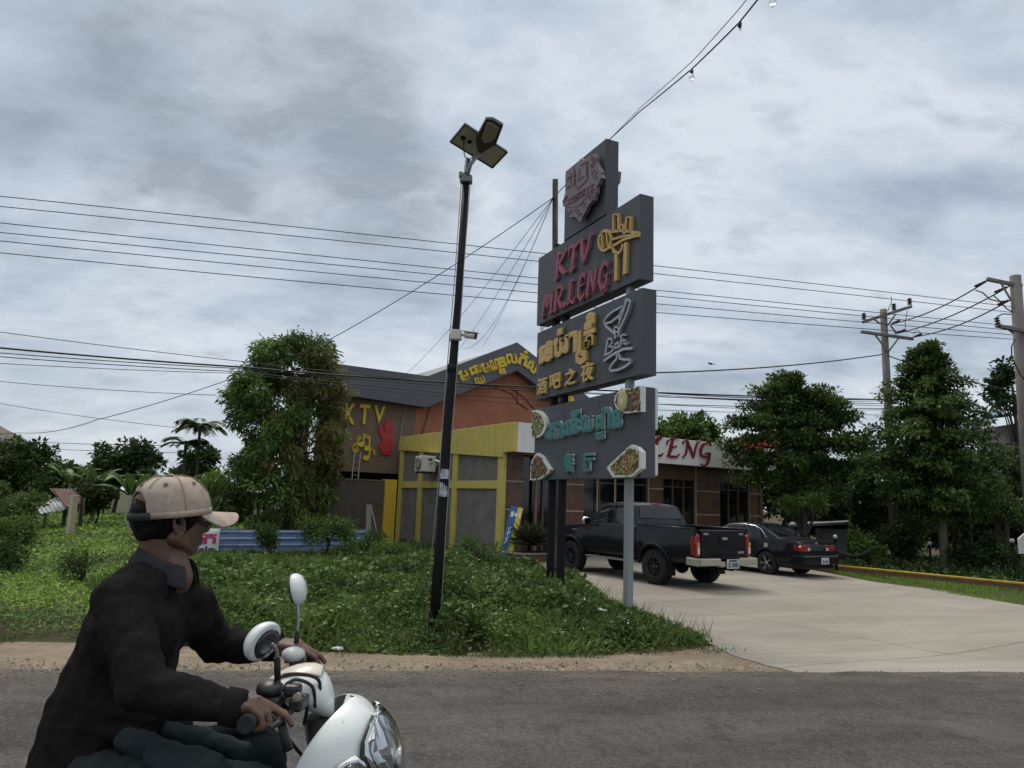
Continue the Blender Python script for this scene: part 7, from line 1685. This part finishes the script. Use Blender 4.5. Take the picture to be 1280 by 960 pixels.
sc_(MB().tube([V(*at(372, 870, 1.955)), V(*at(372, 870, 1.955)) - sY * .012], .011, 12), 'bolt', M_MIRR)
sc_(MB().tube([at(352, 905, 1.88), at(357, 925, 1.9), at(360, 938, 1.9)], [.010, .012, .014], 10), 'hanging_lever', M_SCB)
# mirrors
def mirror(c, out, r_, stem, shell_m, face_m, off=(0, 0), fr=.74):
    out = unit(out); a, b, d_ = basis(out); a, b = (b, a) if abs(a[2]) > abs(b[2]) else (a, b)
    if b[2] < 0: b = -b
    n = 30; T = np.linspace(0, 2 * math.pi, n + 1); rp = lambda q, h_, t: c + (a * 1.06 * math.cos(t) + b * .92 * math.sin(t)) * r_ * q + out * h_
    o = sc_(MB().grid([[rp(q, h_, t) for t in T] for q, h_ in ((.70, .003), (.93, .003), (1.0, 0.0), (1.02, -.007), (.97, -.017), (.78, -.029), (.42, -.036), (.02, -.038))]), 'mirror', shell_m)
    sc_(MB().grid([[rp(q, h_, t) + (a * off[0] + b * off[1]) * r_ for t in T] for q, h_ in ((fr + .02, .0025), (fr, .006), (.4, .0065), (.01, .0065))]), 'mirror_face', face_m, o)
    sc_(MB().tube([stem[0], stem[1]], .0085, 9), 'mirror_boot', M_RUB); sc_(MB().tube(smooth(stem[1:], 5), .0055, 9), 'mirror_stem', mat('stem_steel', (.5, .51, .52), .25, .8))
M_MDARK = mat('mirror_dark', (.03, .032, .033), .12)
mirror(V(*at(331, 803, 1.90)), V(.82, -.30, -.30), .054, [V(*at(347, 852, 1.97)), V(*at(346.5, 822, 1.95)), V(*at(345, 812, 1.94)), V(*at(338, 803, 1.92))], M_SCW, M_MDARK, (.16, -.10))
mirror(V(*at(368, 737, 2.38)), V(-.96, -.10, -.25), .054, [V(*at(370, 815, 2.40)), V(*at(371.5, 790, 2.39)), V(*at(372.5, 770, 2.39)), V(*at(369, 742, 2.385))], M_SCW, M_MDARK, (0, 0), .97)
# the rest of the scooter, below the frame
sc_(MB().tube([S(.02, 0, 1.0), S(.12, 0, .55)], .04, 12), 'steering_column', M_SCB)
for sg in (-1, 1): sc_(MB().tube([S(.16, sg * .075, .58), S(.30, sg * .085, .25)], .022, 10), 'fork_leg', M_SCB)
def swheel(x):
    o = sc_(MB().lathe([(.17, -.04), (.215, -.048), (.25, -.02), (.255, 0), (.25, .02), (.215, .048), (.17, .04)], S(x, 0, .255), sY, 36), 'wheel', M_TYRE)
    rm = MB().lathe([(.172, -.035), (.16, -.02), (.16, .02), (.172, .035)], S(x, 0, .255), sY, 30).lathe([(.0, -.05), (.05, -.05), (.05, .05), (.0, .05)], S(x, 0, .255), sY, 16)
    for k in range(5):
        a = 2 * math.pi * k / 5; rm.bar(S(x, 0, .255), S(x + .165 * math.cos(a), 0, .255 + .165 * math.sin(a)), .03, .03)
    sc_(rm, 'rim', M_RIM, o)
swheel(.31); swheel(-.95)
P = [[S(.31 + .29 * math.cos(t), .065 * y, .255 + .29 * math.sin(t) - .02 * y * y) for y in np.linspace(-1, 1, 7)] for t in np.linspace(R(20), R(150), 14)]
subd(sc_(MB().grid(P), 'front_mudguard', M_SCW, recalc=False), 1)
sc_(MB().box(S(-.14, 0, .29), (.40, .30, .08), SAX), 'floorboard', M_SCB, bevel=.02)
P = [[S(x, w * math.cos(t), zc + h_ * math.sin(t)) for t in np.linspace(0, 2 * math.pi, 17)] for x, w, h_, zc in [(-.34, .12, .16, .48), (-.45, .16, .19, .56), (-.70, .18, .17, .62), (-.95, .17, .14, .68), (-1.15, .12, .09, .74), (-1.25, .03, .02, .76)]]
sc_(MB().grid(P), 'rear_body', M_SCW)
P = [[S(x, w * math.cos(t), zc + h_ * math.sin(t)) for t in np.linspace(0, 2 * math.pi, 17)] for x, w, h_, zc in [(-.34, .04, .02, .74), (-.38, .11, .04, .755), (-.6, .15, .045, .765), (-.95, .13, .045, .80), (-1.15, .08, .03, .815), (-1.2, .02, .01, .815)]]
sc_(MB().grid(P), 'seat', mat('seat_vinyl', (.02, .02, .02), .5, bump=.2))
sc_(MB().ell(S(-1.22, 0, .68), (.04, .09, .05), SAX, 14, 8), 'tail_light', M_TAILR); sc_(MB().ell(S(-.72, 0, .32), (.26, .12, .12), SAX, 16, 10).tube([S(-.75, -.15, .30), S(-1.15, -.18, .36)], .05, 12), 'engine', M_SCB)

# ------------------------------------------------------------------ rider
P_ = lambda px, py, d: V(*at(px, py, d))
HY = R(49)
hf = unit(V(math.cos(HY), math.sin(HY), -.02)); hr = unit(V(math.sin(HY), -math.cos(HY), 0)); hu = np.cross(hr, hf); HAX = np.array([hf, hr, hu])
hc = P_(214, 648, 2.11)
def H(f, r_, u): return hc + hf * f + hr * r_ + hu * u
neck0 = P_(202, 722, 2.10)
shR, shL = P_(150, 752, 1.92), P_(240, 756, 2.27)
elR, elL = P_(178, 862, 1.80), P_(268, 806, 2.46)
wrR, wrL = P_(296, 885, 1.855), P_(343, 807, 2.45)
pel = P_(112, 945, 2.08); chest = P_(160, 800, 2.09); belly = P_(138, 880, 2.08)
hipR, hipL = P_(125, 985, 1.97), P_(150, 972, 2.22)
knR, knL = P_(315, 1000, 1.85), P_(325, 945, 2.32)
anR, anL = S(-.10, -.14, .40), S(-.10, .14, .40)
rider = MB()
# head: skull, face, jaw, nose, ears, neck
rider.ell(H(-.012, 0, .022), (.098, .079, .098), HAX, 28, 18).ell(H(.030, 0, -.030), (.066, .064, .082), HAX, 22, 14).ell(H(.045, 0, -.078), (.043, .046, .036), HAX, 18, 10)
rider.ell(H(.070, 0, .012), (.028, .058, .02), HAX, 16, 8).capsule(H(.090, 0, .010), .010, H(.106, 0, -.026), .014).ell(H(.098, .012, -.032), (.011, .010, .009), HAX, 10, 6).ell(H(.098, -.012, -.032), (.011, .010, .009), HAX, 10, 6)
rider.ell(H(.089, 0, -.058), (.012, .026, .008), HAX, 14, 6).ell(H(.087, 0, -.070), (.012, .023, .009), HAX, 14, 6)
for s_ in (1, -1):
    rider.ell(H(.060, s_ * .038, -.024), (.024, .022, .02), HAX, 12, 8); rider.ell(H(.074, s_ * .030, .001), (.013, .014, .011), HAX, 12, 8)
    rider.capsule(H(-.01, s_ * .060, -.05), .022, H(.04, s_ * .036, -.08), .016)
    # ear: rim, lobe and hollow left between
    er = [H(-.012 + .016 * math.cos(t) - .006 * math.sin(t), s_ * (.080 + .005 * (math.cos(t) < 0)), -.016 + .027 * math.sin(t)) for t in np.linspace(R(-80), R(230), 10)]
    for a, b in zip(er[:-1], er[1:]): rider.capsule(a, .0052, b, .0052, 8, 3)
    rider.ell(H(-.010, s_ * .074, -.016), (.014, .005, .022), HAX, 12, 6); rider.ell(H(-.004, s_ * .077, -.044), (.009, .005, .009), HAX, 10, 6)
rider.capsule(H(-.030, 0, -.05), .051, neck0, .056).capsule(H(.0, 0, -.085), .045, neck0 + V(.03, 0, .0), .056)
# torso, arms, legs under the clothes
rider.capsule(neck0 - V(.02, 0, .06), .06, chest, .10).capsule(chest, .105, belly, .10).capsule(belly, .12, pel, .125).capsule(shR * .8 + shL * .2 - Z_ * .03, .05, shL * .8 + shR * .2 - Z_ * .03, .05)
rider.capsule(shR, .048, elR, .04).capsule(elR, .041, wrR, .029).capsule(shL, .048, elL, .04).capsule(elL, .041, wrL, .029)
rider.capsule(hipR, .082, knR, .055).capsule(hipL, .082, knL, .055).capsule(knR, .053, anR, .036).capsule(knL, .053, anL, .036)
for an in (anR, anL): rider.capsule(an + V(0, 0, -.03), .036, an + sX * .13 - Z_ * .055, .03)
def hand(w, e_, axis, up, fw, sgn, lever=(0, 1)):
    """w wrist, e_ grip centre, axis along the grip pointing outboard; fingers wrap forward and down over the grip"""
    up = unit(up); fw = unit(fw)
    K = [e_ + axis * (.033 - .021 * i) + up * (.034 - .003 * abs(i - 1.3)) + fw * (.004 - .004 * abs(i - 1)) for i in range(4)]
    for i, k in enumerate(K):
        rider.capsule(w + axis * (.012 - .009 * i), .0195, k, .0125, 12)
        ln = (.92, 1.05, 1.0, .82)[3 - i if sgn > 0 else i]
        if i in lever:
            a = k + fw * .040 * ln - up * .010; b = a + fw * .028 * ln - up * .012; c = b + fw * .010 - up * .018
        else:
            a = k + fw * .030 * ln - up * .016; b = a - up * .030 * ln + fw * .002; c = b - up * .010 - fw * .020
        rider.capsule(k, .0112, a, .0098, 10).capsule(a, .0098, b, .0088, 10).capsule(b, .0088, c, .0074, 10)
    t0 = w * .55 + K[3] * .45 - axis * .012 - up * .012; t1 = e_ - axis * .050 + up * .004 - fw * .004; t2 = e_ - axis * .052 - up * .022 + fw * .016; t3 = t2 - up * .008 + fw * .022
    rider.capsule(w * .8 + K[3] * .2 - axis * .005, .020, t0, .0165, 12).capsule(t0, .0165, t1, .0125, 12).capsule(t1, .0118, t2, .0105, 10).capsule(t2, .0105, t3, .0088, 10)
dR, dL = unit(hb0 - hbc), unit(hb1 - hbc)
gR, gL = hb0 - dR * .055, hb1 - dL * .055
hand(wrR, gR, dR, Z_ * .8 - sX * .25 - dR * .1, sX * .96 - Z_ * .18, 1, (2, 3)); hand(wrL, gL, dL, Z_ * .9 - sX * .25, sX * .97 - Z_ * .15, -1, (2, 3))
M_SKIN = bpy.data.materials.new('skin'); M_SKIN.use_nodes = True
def skin_mat():
    nt = M_SKIN.node_tree; p = nt.nodes['Principled BSDF']; tc = nd(nt, 'ShaderNodeTexCoord')
    f = noise(nt, tc.outputs['Object'], 22, 5, .6); col = mixc(nt, ramp(nt, f, [(.35, (0, 0, 0)), (.65, (1, 1, 1))]), (.085, .043, .028), (.125, .065, .042))
    nt.links.new(col, p.inputs['Base Color']); p.inputs['Roughness'].default_value = .52; p.inputs['Subsurface Weight'].default_value = .08; p.inputs['Subsurface Radius'].default_value = (.02, .008, .004); p.inputs['Subsurface Scale'].default_value = .3
    b = nd(nt, 'ShaderNodeBump'); b.inputs['Strength'].default_value = .25; b.inputs['Distance'].default_value = .002; nt.links.new(noise(nt, tc.outputs['Object'], 160, 4, .6), b.inputs['Height']); nt.links.new(b.outputs[0], p.inputs['Normal'])
skin_mat()
person = union('person', rider, M_SKIN, .0036, 3)
pr = person; tag(pr, 'rider on the white scooter in dark long-sleeved shirt and beige cap, head turned away', 'person')
def pc(o):
    o.parent = pr; o.matrix_parent_inverse = Matrix.Identity(4); return o
def cloth_mat(name, c1, c2, sc1, bump, weave, rough=.95, sheen=.0):
    m = bpy.data.materials.new(name); m.use_nodes = True; nt = m.node_tree; p = nt.nodes['Principled BSDF']; tc = nd(nt, 'ShaderNodeTexCoord'); v = tc.outputs['Object']
    f = ramp(nt, noise(nt, v, sc1, 6, .65), [(.35, (0, 0, 0)), (.68, (1, 1, 1))]); g = noise(nt, v, weave, 2, .5)
    col = mixc(nt, mathn(nt, 'MULTIPLY', g, .5), mixc(nt, f, c1, c2), tuple(c * 1.6 for c in c2))
    nt.links.new(col, p.inputs['Base Color']); p.inputs['Roughness'].default_value = rough; p.inputs['Specular IOR Level'].default_value = .06
    p.inputs['Sheen Weight'].default_value = sheen; p.inputs['Sheen Roughness'].default_value = .6
    b = nd(nt, 'ShaderNodeBump'); b.inputs['Strength'].default_value = bump; b.inputs['Distance'].default_value = .006
    nt.links.new(mathn(nt, 'ADD', mathn(nt, 'MULTIPLY', noise(nt, v, weave * .5, 3, .6), .35), noise(nt, v, 14, 4, .6, .8)), b.inputs['Height']); nt.links.new(b.outputs[0], p.inputs['Normal']); return m
# dark long-sleeved shirt
sh_ = MB()
sh_.capsule(P_(190, 716, 2.10), .070, P_(176, 762, 2.09), .115).capsule(P_(172, 768, 2.09), .126, P_(156, 830, 2.09), .138).capsule(P_(156, 830, 2.09), .138, P_(130, 895, 2.08), .145).capsule(P_(130, 895, 2.08), .145, P_(112, 955, 2.08), .150)
sh_.capsule(shR, .068, P_(190, 728, 2.09), .082).capsule(P_(190, 728, 2.09), .082, shL, .066).capsule(P_(166, 790, 2.0), .112, P_(184, 790, 2.18), .108)
sh_.capsule(shR, .070, elR * .5 + shR * .5, .064).capsule(elR * .5 + shR * .5, .064, elR, .054).capsule(elR, .054, elR * .4 + wrR * .6, .046).capsule(elR * .4 + wrR * .6, .046, wrR - unit(wrR - elR) * .012, .040)
sh_.capsule(shL, .070, elL, .060).capsule(elL, .060, wrL - unit(wrL - elL) * .01, .045)
sh_.capsule(P_(205, 768, 2.18), .085, P_(238, 772, 2.27), .072)
for t in (.08, .2, .33, .5):      # folds gathered along the sleeves
    for a, b, r_ in ((elR, wrR, .047), (elL, wrL, .053)):
        c = a + (b - a) * t; d_ = unit(b - a); q = unit(np.cross(d_, V(.3, .2, 1))); sh_.capsule(c - q * .035 + d_ * .01, r_ * .52, c + q * .03 - d_ * .014, r_ * .50, 10)
for a, b, r_ in (((95, 905, 1.97), (190, 925, 1.95), .022), ((110, 880, 1.96), (200, 900, 1.97), .020), ((225, 760, 2.12), (205, 850, 2.02), .02), ((140, 810, 1.96), (150, 860, 1.93), .02), ((230, 905, 2.05), (160, 930, 1.95), .025)): sh_.capsule(P_(*a), r_, P_(*b), r_)
M_SHIRT = cloth_mat('dark_knit', (.0085, .0078, .0078), (.015, .0138, .0138), 9, .6, 420, sheen=0.0)
shirt = pc(union('shirt', sh_, M_SHIRT, .007, 6, disp=[(.09, .022), (.04, .012)], factor=.6))
for a_, b_, r_ in ((elR, wrR, .0425), (elL, wrL, .0465)):      # ribbed cuffs
    d_ = unit(b_ - a_); c_ = b_ - d_ * .004; pc(MB().lathe([(r_ - .006, -.03), (r_ + .002, -.028), (r_ + .003, .012), (r_ - .001, .020), (r_ - .010, .021)], c_, d_, 24).build('cuff', M_SHIRT))
cm = MB()         # collar stands up round the neck
nk = H(-.012, 0, -.125)
ring = lambda r_, z, k: [neck0 + V(.012, 0, .018) + (V(1, 0, -.38) * math.cos(t) * r_ * 1.03 + V(0, 1, 0) * math.sin(t) * r_) + Z_ * (z - k * (math.cos(t) > .55) * .0) for t in np.linspace(R(28), R(332), 40)]
cm.grid([ring(.084, -.018, 0), ring(.076, .006, 0), ring(.070, .034, 0), ring(.072, .045, 0), ring(.077, .041, 0), ring(.084, .012, 0), ring(.091, -.014, 0)])
col_ = cm.build('collar', cloth_mat('faded_collar', (.022, .023, .026), (.036, .037, .04), 14, .5, 420), recalc=False); s_ = col_.modifiers.new('t', 'SOLIDIFY'); s_.thickness = .006; s_.offset = 0; b_ = col_.modifiers.new('s', 'SUBSURF'); b_.levels = b_.render_levels = 1
pc(col_)
# small pale mark on the chest pocket
q = P_(226, 757, 2.06); mk = MB()
for k, (a, b) in enumerate((((220.5, 760), (223.5, 757)), ((223.5, 757), (227, 760)), ((229, 758), (232.5, 759.5)))): mk.bar(P_(*a, 1.965), P_(*b, 1.965), .004, .003)
# trousers
tr = MB()
tr.capsule(hipR + sX * .04, .095, knR, .080).capsule(hipL, .105, knL, .078).capsule(knR, .080, anR + V(0, 0, .03), .062).capsule(knL, .078, anL + V(0, 0, .03), .062).capsule(hipR, .10, hipL, .10).capsule(pel + sX * .03, .115, P_(150, 965, 2.1), .115)
for a, b, r_ in (((160, 925, 1.93), (270, 955, 1.86), .028), ((210, 915, 2.0), (300, 940, 2.0), .03), ((230, 925, 2.2), (330, 905, 2.3), .025), ((190, 950, 1.88), (300, 975, 1.80), .025)): tr.capsule(P_(*a), r_, P_(*b), r_)
pc(union('jeans', tr, cloth_mat('dark_jeans', (.010, .0145, .0165), (.028, .036, .038), 7, .8, 300), .007, 4, disp=[(.07, .020), (.03, .010)], factor=.6))
for an in (anR, anL):
    s_ = MB().capsule(an + V(0, 0, -.05), .045, an + sX * .12 - Z_ * .075, .04).box(an + sX * .05 - Z_ * .115, (.25, .085, .02), SAX); pc(union('shoe', s_, mat('shoe_black', (.02, .02, .02), .6), .007, 3))
# hair: cropped, showing under the cap and through its strap opening
hm = MB().ell(H(-.016, 0, .012), (.098, .082, .092), HAX, 28, 18, -.78, .86)
for s__ in (1, -1): hm.ell(H(.020, s__ * .070, .008), (.022, .016, .030), HAX, 12, 8)
hm.ell(H(-.070, .0, -.026), (.026, .060, .042), HAX, 16, 10).ell(H(-.098, .010, .018), (.020, .036, .026), HAX, 14, 8)
hair = pc(union('hair', hm, mat('black_hair', (.0035, .003, .003), .6, var=.4, vscale=60, col2=(.007, .006, .0055), bump=.4, bscale=260, spec=.15), .005, 3, disp=[(.012, .006)]))
# eyes and brows
for s__ in (1, -1):
    e = pc(MB().ell(H(.081, s__ * .030, .001), (.0095, .0115, .0085), HAX, 14, 10).build('eye', mat('eye_white', (.6, .57, .53), .2)))
    i_ = MB().ell(H(.0885, s__ * .030, .001), (.0035, .0055, .0055), HAX, 12, 8).build('iris', mat('iris_dark', (.02, .012, .008), .15)); i_.parent = e
    bw_ = MB().tube([H(.092, s__ * .014, .018), H(.090, s__ * .030, .024), H(.080, s__ * .048, .018)], [.004, .005, .003], 8).build('eyebrow', mat('black_hair'), None); pc(bw_)
# cap: crown with an arch cut at the back, stitched panels, brim
def cap_mat():
    m = bpy.data.materials.new('faded_cap_cotton'); m.use_nodes = True; nt = m.node_tree; p = nt.nodes['Principled BSDF']; tc = nd(nt, 'ShaderNodeTexCoord'); v = tc.outputs['Object']
    f = ramp(nt, noise(nt, v, 13, 3, .5, .3), [(.42, (0, 0, 0)), (.56, (1, 1, 1))]); g = ramp(nt, noise(nt, mapping(nt, v, loc=(3, 1, 2)), 17, 3, .5, .3), [(.50, (0, 0, 0)), (.62, (1, 1, 1))])
    col = mixc(nt, mathn(nt, 'MULTIPLY', f, .75), (.41, .335, .27), (.285, .225, .195)); col = mixc(nt, mathn(nt, 'MULTIPLY', g, .6), col, (.34, .33, .30))
    nt.links.new(col, p.inputs['Base Color']); p.inputs['Roughness'].default_value = .92; p.inputs['Specular IOR Level'].default_value = .15
    b = nd(nt, 'ShaderNodeBump'); b.inputs['Strength'].default_value = .5; b.inputs['Distance'].default_value = .004
    nt.links.new(mathn(nt, 'ADD', mathn(nt, 'MULTIPLY', noise(nt, v, 500, 2, .5), .25), noise(nt, v, 38, 4, .6, .6)), b.inputs['Height']); nt.links.new(b.outputs[0], p.inputs['Normal']); return m
M_CAP = cap_mat()
CT = R(-7)                                  # the cap sits tipped slightly forward
cf = hf * math.cos(CT) - hu * math.sin(CT); cu_ = hu * math.cos(CT) + hf * math.sin(CT); cc_ = H(-.004, 0, .012)
def CAP(th, ph, k=1.0):
    """th round the head from the front, ph up from the hem (0) to the button (1)"""
    e_ = ph ** .9 * math.pi / 2; rr = math.cos(e_) ** .78; zz = math.sin(e_) ** .92
    return cc_ + (cf * math.cos(th) * .111 + hr * math.sin(th) * .098) * rr * k + cu_ * (zz * .110 * k)
hem = lambda th: .0 + (.40 * max(0, 1 - ((abs(th) - math.pi) / .62) ** 2) ** .5 if abs(abs(th) - math.pi) < .62 else 0)
ths = np.linspace(-math.pi, math.pi, 61)
rows = [[CAP(t, hem(t) + (1 - hem(t)) * i / 14) for t in ths] for i in range(15)]
capo = MB().grid(rows).build('cap', M_CAP, recalc=False); pc(capo); s_ = capo.modifiers.new('t', 'SOLIDIFY'); s_.thickness = .004; s_.offset = 1
d_ = capo.modifiers.new('d', 'DISPLACE'); t_ = bpy.data.textures.new('crumple', 'CLOUDS'); t_.noise_scale = .04; d_.texture = t_; d_.strength = .011; d_.texture_coords = 'GLOBAL'; d_.mid_level = .5
hb_ = MB(); hb_.grid([[CAP(t, ph, 1.002) - cu_ * dz for t in ths[7:-7]] for ph, dz in ((0, .004), (.02, 0), (.05, 0))]); o = hb_.build('hem_band', M_CAP, recalc=False); o.modifiers.new('t', 'SOLIDIFY').thickness = .003; o.parent = capo
st = MB()
for k in range(6):
    th = math.pi / 6 + k * math.pi / 3; st.tube([CAP(th, ph, 1.028) for ph in np.linspace(.05 if abs(abs(th) - math.pi) > .7 and k not in (2, 3) else .45, .97, 10)], .0013, 5)
o = st.build('panel_stitching', mat('cap_stitch', (.30, .24, .19), .9)); o.parent = capo
ey = MB()
for k in range(6):
    ey = MB(); th = k * math.pi / 3; c = CAP(th, .52, 1.03); nn_ = unit(c - cc_); ey.lathe([(.0028, .0), (.006, .001), (.0065, .0)], c, nn_, 12); ey.lathe([(.0, .0), (.0028, .0005)], c, nn_, 10)
    o = ey.build('eyelet', mat('eyelet_dark', (.06, .05, .045), .8)); o.parent = capo
o = MB().ell(CAP(0, 1, 1.02), (.008, .008, .005), np.array([cf, hr, cu_]), 12, 8).build('button', M_CAP); o.parent = capo
stp = MB(); stp.grid([[CAP(t if t > 0 else t + 2 * math.pi, 0, 1.0) + cu_ * dz for t in np.linspace(math.pi - .72, math.pi + .72, 12)] for dz in (-.008, .014)]); o = stp.build('strap', mat('cap_strap', (.02, .02, .02), .7), recalc=False); o.modifiers.new('t', 'SOLIDIFY').thickness = .003; o.parent = capo
# brim: a curved plate reaching forward
B_ = []
for i in range(9):
    s = i / 8; row = []
    for a in np.linspace(-1.12, 1.12, 25):
        base = CAP(a, 0.0, 1.0); ln = .092 * max(0, math.cos(a * .96)) ** .55
        q = base + cf * ln * s - cu_ * (.012 * s * (math.cos(a)) + .060 * (abs(math.sin(a)) ** 1.5) * s ** .7 * math.cos(a * .9) ** .5) - cu_ * .004
        row.append(q)
    B_.append(row)
br = MB().grid(B_).build('brim', M_CAP, recalc=False); s_ = br.modifiers.new('t', 'SOLIDIFY'); s_.thickness = .005; s_.offset = 0; b_ = br.modifiers.new('s', 'SUBSURF'); b_.levels = b_.render_levels = 1; br.parent = capo
